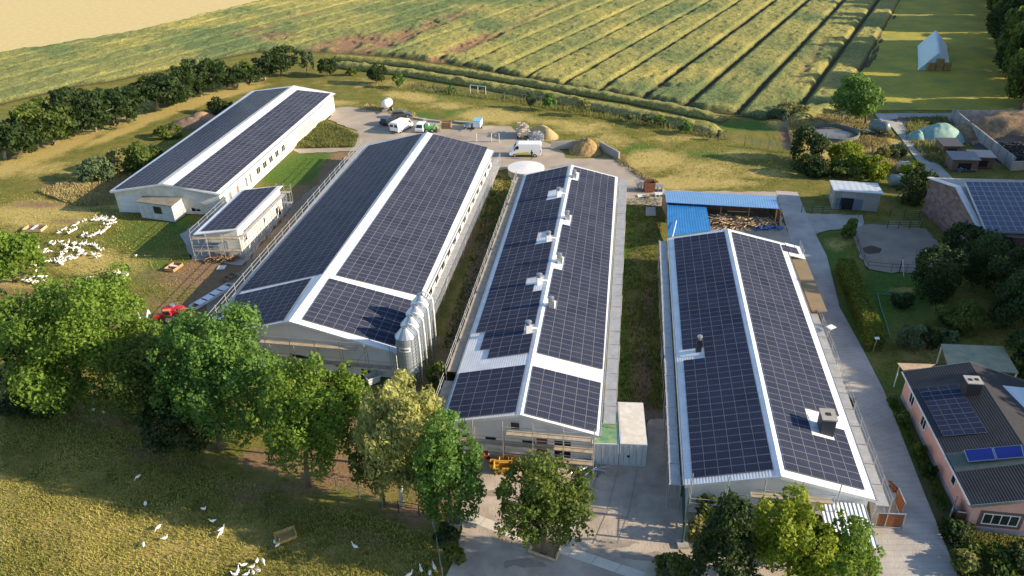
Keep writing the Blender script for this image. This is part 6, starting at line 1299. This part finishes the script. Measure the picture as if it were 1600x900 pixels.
# tarpaulined straw stack in the mown field
a, b = g(1435, 110), g(1485, 110); c = (a+b)/2; wst = (b-a).length/2; _f = g(1462, 45, 4.2)-g(1466, 80, 4.2); fst = V3((_f.x, _f.y, 0)); M_cover = mat('pale_blue_stack_cover', (.46, .60, .64), .5, noise=.15, nscale=.6, bump=.35, bscale=1.2)
T = thing('straw_stack', 'long ridged straw stack under a pale blue cover in the mown field', 'straw stack', c)
nu, nv = 17, 26; vv = []; hs = 4.2
for j in range(nv):
    for i in range(nu):
        u = -1+2*i/(nu-1); s = j/(nv-1); ww = wst*(1-.06*abs(u)); zz = hs*(1-abs(u)**1.15)*(.96+.08*vnoise(np.array(u*3.), np.array(s*14.), 4)); endf = 1.0 if 0 < j < nv-1 else .96
        x = u*wst*(1+.05*vnoise(np.array(s*18.), np.array(u*2.), 7)); p = c+fst*s; r_ = V3((1, -.1, 0)).normalized(); q = p+r_*x; vv.append((q.x-c.x, q.y-c.y, float(zz)*endf+.02))
mesh_np('cover', vv, grid_faces(nu, nv), M_cover, None, False, T)
mb = MB(); mb.poly([(p[0], p[1]-.0, p[2]) for p in vv[:nu]]); mb.build('cover_end', M_cover, T, local=True); mb = MB(); mb.poly([(p[0], p[1], p[2]) for p in vv[-nu:]][::-1]); mb.build('cover_end', M_cover, T, local=True)
mb = MB()
for k in range(3):
    for r_ in range(2 if k != 1 else 3): mb.box((-1.7+k*2.0+.4, -.35, .5+.95*r_), 1.8, .7, .9)
mb.build('straw_bales', M_dung, T, local=True)
# ================================================================== FENCES
def fence(label, pts, h, step, name='wire_fence', m=None, wires=3, pr=.05, cat='fence', mesh=False):
    P_ = [g(*p) for p in pts]; T = thing(name, label, cat, P_[0]); m = m or M_wood; Q = []
    for i in range(len(P_)-1):
        n = max(1, round((P_[i+1]-P_[i]).length/step))
        for k in range(n): Q.append(P_[i].lerp(P_[i+1], k/n))
    Q.append(P_[-1])
    for q in Q: mb = MB(); mb.tube([q-V3((0, 0, .1)), q+V3((0, 0, h))], pr, 5); mb.build('post', m, T)
    for w in range(wires): z = h*(.95-w*.8/max(1, wires)); mb = MB(); mb.tube([q+V3((0, 0, z)) for q in Q], .016 if wires > 2 else .04, 3, False); mb.build('wire' if wires > 2 else 'rail', M_galv if wires > 2 else m, T)
    return T
fence('wire fence between lawn and crop field behind the yard', [(640, 140), (760, 152), (875, 166), (952, 180), (1000, 189), (1057, 205), (1124, 220), (1163, 228), (1240, 238)], 1.7, 5.0)
fence('wire fence between the pasture and the front yard', [(676, 822), (684, 860), (692, 905)], 1.4, 1.6, m=M_galv)
fence('wire fence along the orange dirt at the top of the near pasture', [(526, 765), (562, 778), (598, 793)], 1.4, 2.4, m=M_galv)
fence('wooden rail gate leading from the pasture to the dirt track', [(623, 800), (655, 805)], 1.3, 2.2, name='rail_gate', wires=2, m=M_black, cat='gate')
fence('dark rail fence round the sandy paddock', [(1355, 420), (1392, 424), (1440, 425), (1470, 415), (1478, 392)], 1.1, 2.6, wires=2, m=M_black, name='paddock_fence', pr=.03)
fence('dark rail fence at the left side of the sandy paddock', [(1340, 345), (1335, 370), (1343, 398), (1355, 420)], 1.1, 2.4, wires=2, m=M_black, name='paddock_fence', pr=.03)
fence('dark netting enclosure at the head of the paddock', [(1386, 357), (1438, 357), (1436, 340), (1390, 338)], 1.2, 1.7, m=M_black, name='netting_fence')
fence('low dark fence before the garden plot left of the grey shed', [(1252, 332), (1285, 334), (1312, 334), (1313, 316)], 1.2, 2.0, m=M_black, name='garden_fence')
fence('metal fence between the back lawn and the field corner', [(1163, 228), (1200, 232), (1235, 238)], 1.5, 1.6, m=M_galv, name='mesh_fence')
fence('wire fence along the grass left of the basin', [(1222, 190), (1242, 232), (1232, 250)], 1.4, 2.6)
# green sliding gate between posts in the front yard
a, b = g(1066, 850), g(1064, 775); T = thing('green_gate', 'tall dark green lattice gate standing open at the near barn corner', 'gate', a)
for p in (a, b):
    mb = MB(); mb.tube([p, p+V3((0, 0, 2.6))], .09, 8); mb.build('gate_post', M_darkpaint, T)
mb = MB()
for z in (.2, 1.1, 2.0): mb.tube([a+V3((.1, 0, z)), b+V3((.1, 0, z))], .035, 5)
for k in range(19): p = a.lerp(b, k/18)+V3((.1, 0, 0)); mb.tube([p+V3((0, 0, .2)), p+V3((0, 0, 2.0))], .02, 4, False)
mb.build('gate_leaf', M_darkpaint, T); mb = MB(); mb.box(a+V3((0, -.1, .12)), .9, .9, .24); mb.build('post_base', M_concrete, T)
def board_gate(label, a, b, h, m, flat=0):
    A_, B_ = g(*a), g(*b); d = (B_-A_).normalized(); n_ = V3((-d.y, d.x, 0))*.05; T = thing('board_gate', label, 'gate', A_); L_ = (B_-A_).length
    mb = MB(); P_ = [A_+d*.08, B_-d*.08, B_-d*.08+n_, A_+d*.08+n_]
    if (P_[1]-P_[0]).cross(P_[2]-P_[1]).z < 0: P_ = P_[::-1]
    mb.hexa([p+V3((0, 0, .15)) for p in P_], [p+V3((0, 0, h-.1)) for p in P_]); mb.build('infill', m, T); mb = MB()
    for p in (A_, B_): mb.tube([p, p+V3((0, 0, h))], .06, 6)
    for z in (.1, h-.05): mb.tube([A_+V3((0, 0, z)), B_+V3((0, 0, z))], .05, 6)
    mb.build('frame', M_galv, T); return T
M_ob = mat('orange_brown_boards', (.28, .10, .035), .7, noise=.25, nscale=2)
board_gate('orange brown gate leaf standing beside the canopy at the road', (1366, 824), (1408, 826), 1.7, M_ob)
board_gate('orange brown gate leaf turned along the road by the scaffold', (1408, 808), (1398, 785), 1.7, M_ob)
board_gate('orange brown gate leaf open along the pink house side', (1479, 822), (1487, 800), 1.8, M_ob)
board_gate('orange brown gate leaf against the pink house corner', (1489, 819), (1514, 823), 1.5, M_ob)
# hay rack, planter, tubs and small things in the front yard
c = g(850, 862); T = thing('tree_planter', 'square timber edged bed round the foot of the maple', 'planter', c); mb = MB()
cs = [g(826, 862), g(868, 877), g(877, 850), g(840, 840)]
for i in range(4): a, b = cs[i], cs[(i+1) % 4]; mb.tube([a+V3((0, 0, .1)), b+V3((0, 0, .1))], .14, 4)
mb.build('edging', M_palewood, T); mb = MB(); mb.poly([p+V3((0, 0, .06)) for p in cs]); mb.build('bed_soil', mat('bed_soil', (.30, .20, .11), .95, noise=.4), T)
M_yel = mat('yellow_skip_paint', (.58, .33, .05), .6, noise=.3, nscale=2)
def skip(label, px, rz, L_, W_, H_, m, name='skip', cat='skip', group=None):
    T = thing(name, label, cat, g(*px), group, rz); mb = MB(); t_ = .06; a_, b_ = L_/2, W_/2; k = .82
    O = [(-a_*k, -b_*k), (a_*k, -b_*k), (a_*k, b_*k), (-a_*k, b_*k)]; U2 = [(-a_, -b_), (a_, -b_), (a_, b_), (-a_, b_)]
    for i in range(4):
        j = (i+1) % 4; q = [(*O[i], .05), (*O[j], .05), (*U2[j], H_), (*U2[i], H_)]; ii = [((x*.93), (y*.90), z) for x, y, z in q]; mb.poly(q); mb.poly(ii[::-1]); mb.poly([q[3], q[2], ii[2], ii[3]])
    mb.poly([(x*.93, y*.9, .12) for x, y in O]); mb.build('shell', m, T, local=True)
    mb = MB()
    for s in (-1, 1): mb.box((0, s*(b_+.03), H_-.06), L_, .08, .10)
    mb.build('rim_beam', m, T, local=True); return T
skip('yellow skip in the shade before the vented barn, nearest of three', (786, 737), -.05, 1.7, 1.0, .9, M_yel, group='yellow skips'); skip('yellow skip second behind the nearest one', (790, 727), -.05, 1.2, .9, .8, M_yel, group='yellow skips'); skip('yellow skip right of the others at the maple crown', (804, 728), .1, 1.1, .9, .8, M_yel, group='yellow skips')
skip('small orange box at the left end of the yellow skips', (773, 731), -.1, .9, .7, .7, M_yel, group='yellow skips')
skip('pale yellow tub lying in the near pasture beside two geese', (447, 841), .45, 1.75, 1.15, .5, mat('yellow_brown_tub', (.42, .30, .10), .6, noise=.25), 'feed_tub', 'tub')
skip('white feed box before the wide barn gable corner', (583, 597), .6, 1.5, 1.0, .9, mat('pale_green_box', (.50, .56, .54), .6), 'feed_box', 'box'); skip('grey translucent box below the silos', (618, 608), .3, 1.9, 1.2, .7, mat('grey_green_box', (.32, .38, .38), .5), 'feed_box', 'box')
skip('open stone trough at the corner of the front yard', (710, 822), -.1, 1.2, .9, .7, M_concrete, 'trough', 'trough')
T = thing('wheelbarrow', 'red wheelbarrow at the scaffold foot of the vented barn', 'wheelbarrow', g(754, 718)); mb = MB(); mb.hexa([(-.35, -.25, .35), (.35, -.25, .35), (.35, .25, .35), (-.35, .25, .35)], [(-.5, -.38, .75), (.55, -.38, .75), (.55, .38, .75), (-.5, .38, .75)]); mb.build('tray', mat('red_paint', (.45, .04, .03), .5), T, local=True)
mb = MB(); mb.tube([(-.8, -.3, .6), (.4, -.2, .35)], .025, 5); mb.tube([(-.8, .3, .6), (.4, .2, .35)], .025, 5); mb.build('handles', M_black, T, local=True); mb = MB(); mb.tube([(.6, -.05, .2), (.6, .05, .2)], .2, 12); mb.build('wheel', M_tyre, T, local=True)
mb = MB(); sticks(mb, g(925, 733), 26, 1.3, .6, .35, 2.2, random.Random(8), .06, .05); tag(mb.build('scaffold_tubes', M_galv), 'loose scaffold tubes lying beside the white container', 'scaffold tubes', kind='stuff')
# wooden frames on the goose yard
def frame_box(label, px, rz, L_, W_, H_, m, bars=1, name='feeding_crate', roofm=None):
    T = thing(name, label, 'wooden frame', g(*px), None, rz); mb = MB(); mb.box((0, -W_/2, H_/2), L_, .06, H_); mb.box((0, W_/2, H_/2), L_, .06, H_); mb.box((-L_/2, 0, H_/2), .06, W_, H_); mb.box((L_/2, 0, H_/2), .06, W_, H_); mb.build('side_boards', m, T, local=True)
    for k in range(bars): mb = MB(); mb.box((-L_/2+L_*(k+1)/(bars+1), 0, H_-.03), L_*.16, W_+.06, .05); mb.build('cross_board', roofm or M_white, T, local=True)
    mb = MB(); mb.box((0, 0, .06), L_-.1, W_-.1, .04); mb.build('floor', M_wood, T, local=True); return T
frame_box('low wooden feeding frame with pale centre board on the goose yard', (55, 359), -.05, 2.9, 1.7, .45, M_palewood)
frame_box('orange tinted wooden feeding frame at the shade edge by the small building', (272, 419), 1.25, 2.0, 1.5, .4, mat('orange_wood', (.50, .26, .13), .8, noise=.2))
frame_box('long ladder like row of white feeding frames beside the wide barn', (332, 464), math.radians(62), 6.6, 1.2, .35, M_white, 4, 'feeding_row')
frame_box('short dark frame at the far end of the white feeding row', (359, 435), math.radians(62), 1.7, 1.1, .3, M_wood, 1, 'feeding_row', M_wood)
mb = MB(); P_ = [g(338, 421, .1), g(351, 420, .1), g(354, 414, .1), g(342, 415, .1)]; slab(mb, P_, .08); tag(mb.build('white_board', M_white), 'white board lying on the ground before the small building', 'board')
# firewood / planks under the annex scaffold
mb = MB(); sticks(mb, g(345, 407), 60, 2.0, .4, .9, 1.6, random.Random(5), .15, .07); tag(mb.build('plank_pile', M_wood), 'pile of brown planks at the foot of the small building', 'planks', kind='stuff')
# tractor (front loader) and red tanker at the tree edge
T = thing('tractor', 'red tractor with folded loader at the edge of the tree row', 'tractor', g(258, 501), None, math.radians(185)); T.scale = (.78, .78, .68); M_red = mat('tractor_red', (.55, .03, .03), .4)
extrude([(-.2, .7), (-.2, 1.5), (1.5, 1.4), (1.6, .7)], .8, .08).build('bonnet', M_red, T, local=True); extrude([(-1.4, .7), (-1.4, 1.5), (-1.2, 2.3), (-.4, 2.35), (-.15, 1.4), (-.2, .7)], 1.2, .08).build('cab', M_red, T, local=True)
mb = MB(); mb.box((-.8, 0, 2.42), 1.2, 1.35, .1); mb.build('cab_roof', mat('orange_roof', (.65, .25, .08), .5), T, local=True)
for s in (-1, 1):
    wheel(T, -.9, s*.8, .75, .4); wheel(T, 1.1, s*.7, .45, .3); plate(T, 'side_window', [(-1.3, 1.55), (-.35, 1.55), (-.45, 2.2), (-1.15, 2.2)], s*.605, M_glass, .01)
T = tanker('red tank trailer behind the tractor at the tree edge', g(275, 498), math.radians(185), 2.9, .55, mat('raspberry_red', (.45, .02, .06), .4))
T = thing('loader_bucket', 'grey loader frame with pale arms beside the tree row', 'machine', g(228, 505), None, .3)
mb = MB(); mb.box((0, 0, .5), 1.4, 1.0, .7); mb.build('housing', mat('grey_green_machine', (.10, .14, .12), .6), T, local=True); mb = MB(); mb.tube([(-.7, .6, .3), (-.6, .2, 1.5), (-.3, -.7, .9)], .09, 6); mb.tube([(.7, .6, .3), (.6, .2, 1.6), (.3, -.7, .9)], .12, 6); mb.build('arms', M_white, T, local=True)
# stepping stones by the pink house
for i, (x, y) in enumerate([(1488, 848), (1504, 846), (1520, 850), (1536, 852), (1553, 853), (1570, 855), (1587, 857)]):
    c = g(x, y); mb = MB(); mb.box(c+V3((0, 0, .03)), .42, .9, .06, .35); tag(mb.build('stepping_stone', M_concrete), ['first stepping stone next to the road', 'second stepping stone from the road', 'third stepping stone from the road', 'middle stepping stone of the garden path', 'fifth stepping stone from the road', 'sixth stepping stone from the road', 'last stepping stone, at the frame edge'][i], 'stepping stone', 'stepping stones along the pink house')
mb = MB(); pts = [g(x, y, .05) for x, y in ((1378, 453), (1392, 460), (1371, 458), (1376, 480), (1385, 505), (1391, 528))]; mb.tube(pts, .05, 5); tag(mb.build('garden_hose', mat('green_hose', (.12, .32, .22), .5)), 'pale green garden hose lying on the shaded lawn', 'hose')
T = thing('clothes_post', 'dark post with slanting pole at the lower edge of the paddock', 'post', g(1405, 425)); mb = MB(); mb.tube([g(1405, 425), g(1405, 425)+V3((0, 0, 2.2))], .06, 6); mb.build('post', M_black, T); mb = MB(); mb.tube([g(1405, 425)+V3((0, 0, 2.0)), g(1412, 433)], .05, 5); mb.build('strut', M_galv, T)
T = thing('lamp_post', 'short pale post with small head at the end of the hedge', 'post', g(1364, 549)); mb = MB(); mb.tube([g(1364, 549), g(1364, 549)+V3((.1, 0, 1.7))], .05, 6); mb.build('post', M_galv, T); mb = MB(); mb.box(g(1364, 549)+V3((.1, 0, 1.75)), .45, .35, .12); mb.build('lamp_head', M_white, T)
T = thing('wall_hatch_box', 'white hanging lamp panel beside the scaffold above the road', 'lamp', g(1291, 545)); mb = MB(); mb.box(g(1291, 545)+V3((0, 0, 2.9)), .9, .7, .08, .5); mb.build('panel', M_white, T); mb = MB(); mb.tube([g(1291, 545), g(1291, 545)+V3((0, 0, 2.85))], .05, 6); mb.build('post', M_galv, T)
# workers' person beside van
def person(label, px, rz, top, trousers, h=1.75):
    T = thing('person', label, 'person', g(*px), None, rz); bm = bmesh.new()
    J = {'hip': (0, 0, .92), 'chest': (0, .02, 1.32), 'neck': (0, .03, 1.50), 'head': (0, .02, 1.62), 'crn': (0, .01, 1.74), 'lh': (-.1, 0, .88), 'lk': (-.11, -.03, .48), 'la': (-.11, 0, .08), 'lt': (-.11, -.14, .04), 'rh': (.1, 0, .88), 'rk': (.12, -.05, .48), 'ra': (.13, .04, .08), 'rt': (.13, -.10, .04), 'ls': (-.19, .02, 1.40), 'le': (-.25, 0, 1.12), 'lw': (-.22, -.16, .92), 'lf': (-.2, -.24, .86), 'rs': (.19, .02, 1.40), 're': (.26, 0, 1.12), 'rw': (.22, -.16, .95), 'rf': (.2, -.24, .9)}
    E_ = [('hip', 'chest'), ('chest', 'neck'), ('neck', 'head'), ('head', 'crn'), ('hip', 'lh'), ('lh', 'lk'), ('lk', 'la'), ('la', 'lt'), ('hip', 'rh'), ('rh', 'rk'), ('rk', 'ra'), ('ra', 'rt'), ('chest', 'ls'), ('ls', 'le'), ('le', 'lw'), ('lw', 'lf'), ('chest', 'rs'), ('rs', 're'), ('re', 'rw'), ('rw', 'rf')]
    Rr = {'hip': .15, 'chest': .17, 'neck': .06, 'head': .10, 'crn': .07, 'lh': .095, 'rh': .095, 'lk': .065, 'rk': .065, 'la': .045, 'ra': .045, 'lt': .04, 'rt': .04, 'ls': .07, 'rs': .07, 'le': .045, 're': .045, 'lw': .03, 'rw': .03, 'lf': .035, 'rf': .035}
    ks = list(J); me = bpy.data.meshes.new('body'); me.from_pydata([J[k] for k in ks], [(ks.index(a_), ks.index(b_)) for a_, b_ in E_], [])
    o_ = bpy.data.objects.new('body', me); COL.objects.link(o_); o_.parent = T; md = o_.modifiers.new('skin', 'SKIN'); me.materials.append(trousers)
    for i, k in enumerate(ks): me.skin_vertices[0].data[i].radius = (Rr[k], Rr[k]*.8)
    me.skin_vertices[0].data[0].use_root = True; s_ = o_.modifiers.new('sub', 'SUBSURF'); s_.levels = 2; s_.render_levels = 2
    mb = MB(); mb.lathe((0, .01, 0), [(.16, .95), (.185, 1.15), (.20, 1.35), (.12, 1.47), (.07, 1.5)], 14, .75); mb.build('jacket', top, T, smooth=True, local=True)
    mb = MB(); mb.lathe((0, .03, 0), [(.105, 1.62), (.125, 1.68), (.10, 1.78), (.03, 1.82)], 12); mb.build('hair', M_black, T, smooth=True, local=True); return T
person('person in dark work clothes standing by the rear wheel of the striped white van', (831, 249), 2.6, mat('dark_jacket', (.04, .045, .06), .8), mat('dark_trousers', (.03, .03, .04), .8))
# ================================================================== BIRDS
M_goose = mat('white_feathers', (.80, .80, .77), .85); M_beak = mat('orange_beak', (.65, .25, .04), .5)
def goose_mesh(name, neck, m):
    bm = bmesh.new(); S = [(-.46, .30, .02, .02), (-.38, .29, .06, .05), (-.24, .28, .13, .12), (-.05, .27, .165, .155), (.12, .28, .15, .15), (.22, .32, .10, .11)]
    S += [(.28, .40, .06, .06), (.30, .50, .042, .042), (.31, .62, .038, .038), (.36, .69, .048, .045), (.42, .69, .04, .035), (.45, .685, .02, .02)] if neck else [(.30, .30, .06, .06), (.38, .22, .042, .042), (.46, .12, .038, .038), (.52, .09, .045, .04), (.57, .06, .02, .02)]
    mb = MB(); n = 10; i0 = 0
    for k, (x, z, ry_, rz_) in enumerate(S):
        nx = S[min(k+1, len(S)-1)]; pv = S[max(k-1, 0)]; d = V3((nx[0]-pv[0], 0, nx[1]-pv[1])).normalized(); up = V3((-d.z, 0, d.x))
        for j in range(n): t = 6.2832*j/n; p = V3((x, math.cos(t)*ry_, z))+up*math.sin(t)*rz_; mb.v.append(tuple(p))
    for k in range(len(S)-1):
        for j in range(n): a_ = k*n+j; b_ = k*n+(j+1) % n; mb.f.append((a_, b_, b_+n, a_+n))
    mb.f.append(tuple(range(n))); mb.f.append(tuple((len(S)-1)*n+j for j in range(n))[::-1])
    for s in (-1, 1): mb.tube([(-.02, s*.07, .16), (-.02, s*.07, .01), (.08, s*.08, .0)], .014, 4)
    return mb
def goose_proto(neck, label):
    T = thing('goose', label, 'goose', (0, 0, 0)); goose_mesh('g', neck, M_goose).build('body', M_goose, T, smooth=True, local=True); x, z = (.44, .685) if neck else (.555, .065)
    mb = MB(); mb.tube([(x, 0, z), (x+.10, 0, z-.02 if neck else z-.03)], [.025, .008], 6); mb.build('beak', M_beak, T, local=True); return T
g1 = goose_proto(True, 'x'); g2 = goose_proto(False, 'x'); GS = 0.74; used_p = set()
def goose(px, py, label, group, rz=None, z=0, s=1.0):
    pr = g1 if rnd.random() < .6 else g2
    if id(pr) not in used_p: o_ = pr; used_p.add(id(pr))
    else: o_ = copy_tree(pr)
    o_.location = g(px, py); o_.rotation_euler = (0, 0, rnd.uniform(0, 6.28) if rz is None else rz); q = GS*s*rnd.uniform(.92, 1.06); o_.scale = (q, q, q); tag(o_, label, 'goose', group); return o_
clus = [('in the crowded flock nearest the block annex', [(800, 1040, 128, 170, 22), (900, 1040, 170, 205, 8)]), ('in the loose arc of geese below the crowded flock', [(690, 745, 285, 325, 6), (760, 880, 285, 335, 12), (880, 970, 228, 300, 14)]),
        ('in the short slanting line of geese right of the wooden frame', [(455, 550, 240, 300, 6), (555, 650, 245, 300, 8), (612, 672, 185, 228, 4), (700, 752, 155, 182, 3)]), ('in the scattered group left of the middle flock', [(200, 275, 425, 450, 3), (250, 390, 445, 495, 10), (365, 430, 370, 408, 4)]),
        ('in the middle flock of the goose yard', [(470, 570, 372, 425, 6), (520, 630, 435, 470, 6), (640, 720, 435, 490, 9), (660, 750, 390, 420, 5), (660, 745, 488, 515, 6), (600, 645, 390, 418, 3)]), ('right of the middle flock of the goose yard', [(765, 855, 405, 438, 6), (835, 925, 443, 468, 4), (780, 878, 490, 540, 6)]),
        ('in the dense group below the middle flock', [(430, 545, 530, 580, 12), (470, 515, 585, 615, 3), (475, 545, 475, 515, 5), (555, 640, 510, 565, 7)]), ('in the slanting group near the left tree', [(170, 390, 570, 632, 14), (225, 265, 660, 680, 2)]),
        ('in the crowd between the left tree and the tree row', [(160, 345, 720, 800, 20), (90, 150, 735, 770, 3)]), ('in the small group just above the tree row', [(748, 800, 730, 765, 4), (805, 870, 765, 800, 5)]),
        ('in the compact group right, above the tree row', [(985, 1050, 700, 760, 7), (1055, 1165, 678, 750, 9), (1020, 1070, 775, 800, 2)]), ('in the trio at the left edge beside the tree', [(95, 148, 335, 375, 3)])]
for lab, boxes in clus:
    for x0, x1, y0, y1, n in boxes:
        for k in range(n):
            t = (k+.5)/n; sl_ = -1 if lab.startswith(('in the slanting', 'in the short', 'in the loose')) else 0
            yy = y1+(y0-y1)*t+rnd.uniform(-6, 6) if sl_ else rnd.uniform(y0, y1)
            goose(20+(x0+(x1-x0)*t+rnd.uniform(-8, 8))/6.43, 320+yy/6.43, 'white goose '+lab, 'white geese on the goose yard')
for px, py, lab in [(36, 0, 0)][:0]: pass
lone = [(216, 745, 'lone white goose in the shade of the near pasture, highest of the scattered ones'), (228, 787, 'white goose in shade just above the sunlit grass, left of centre'), (319, 795, 'white goose at the shade edge above the pair'), (333, 814, 'white goose between the shade edge goose and the pair'), (347, 827, 'upper goose of the touching pair at the shade edge'), (345, 834, 'lower goose of the touching pair at the shade edge'), (248, 824, 'white goose in the sun, upper of three with long shadows'), (258, 841, 'white goose in the sun, right of three with long shadows'), (225, 851, 'white goose in the sun, lowest of three with long shadows'), (555, 854, 'lone white goose right of the yellow tub'), (430, 847, 'white goose left beside the yellow tub'), (435, 851, 'white goose touching the yellow tub corner'), (61, 621, 'single white goose right of the group under the big tree'), (147, 640, 'left goose of the pair on the bare shaded ground'), (162, 644, 'right goose of the pair on the bare shaded ground'), (96, 398, 'white goose standing apart in the goose yard'), (213, 399, 'single white goose in the shadow of the small building'), (160, 437, 'single goose left of the compact group')]
for x, y_, lab in lone: goose(x, y_+2, lab, 'scattered white geese on the near pasture' if y_ > 600 else 'white geese on the goose yard')
for i, (x, y_) in enumerate([(18, 618), (25, 617), (34, 620), (20, 602), (30, 605), (12, 612)]): goose(x, y_+1, 'white goose in the group under the tree row at the left edge', 'white geese under the left trees')
for x, y_ in [(381, 883), (394, 886), (372, 893), (396, 895), (367, 898), (402, 877), (412, 877), (404, 892), (386, 897)]: goose(x, y_+2, 'white goose in the cluster at the bottom edge left of centre', 'white geese at the bottom edge')
for x, y_ in [(640, 898), (658, 890), (672, 895), (679, 887)]: goose(x, y_+2, 'white goose by the wire fence at the bottom edge', 'white geese at the fence')
def hen(px, label, m):
    T = thing('hen', label, 'hen', g(*px), None, rnd.uniform(0, 6)); mb = goose_mesh('h', True, m); mb.v = [(x*.7, y_*.9, z*.7) for x, y_, z in mb.v]; mb.build('body', m, T, smooth=True, local=True); mb = MB(); mb.tube([(.31, 0, .48), (.36, 0, .47)], [.02, .005], 5); mb.build('beak', M_beak, T, local=True)
T = thing('brown_dog', 'reddish brown dog lying on the road beside the open gate', 'dog', g(1396, 765), None, 1.9); M_dog = mat('brown_fur', (.26, .08, .03), .9, noise=.3, nscale=6)
mb = MB(); S = [(-.55, .18, .06), (-.45, .22, .15), (-.2, .25, .19), (.1, .27, .20), (.3, .33, .14), (.42, .42, .10), (.55, .45, .11), (.66, .40, .06), (.74, .38, .035)]; n = 10
for k, (x, z, r_) in enumerate(S):
    for j in range(n): t = 6.2832*j/n; mb.v.append((x, math.cos(t)*r_*1.05, z+math.sin(t)*r_))
for k in range(len(S)-1):
    for j in range(n): a_ = k*n+j; b_ = k*n+(j+1) % n; mb.f.append((a_, b_, b_+n, a_+n))
mb.f.append(tuple(range(n))); mb.f.append(tuple((len(S)-1)*n+j for j in range(n))[::-1])
for s in (-1, 1): mb.tube([(.28, s*.12, .2), (.45, s*.14, .06), (.62, s*.14, .04)], [.06, .045, .03], 6); mb.tube([(-.38, s*.16, .2), (-.15, s*.22, .14), (-.3, s*.22, .04), (-.12, s*.22, .03)], [.09, .07, .04, .03], 6); mb.tube([(.53, s*.08, .52), (.50, s*.13, .44)], [.03, .03], 5)
mb.tube([(-.55, 0, .18), (-.75, .12, .06), (-.85, .3, .04)], [.04, .03, .015], 5); mb.build('body', M_dog, T, smooth=True, local=True)
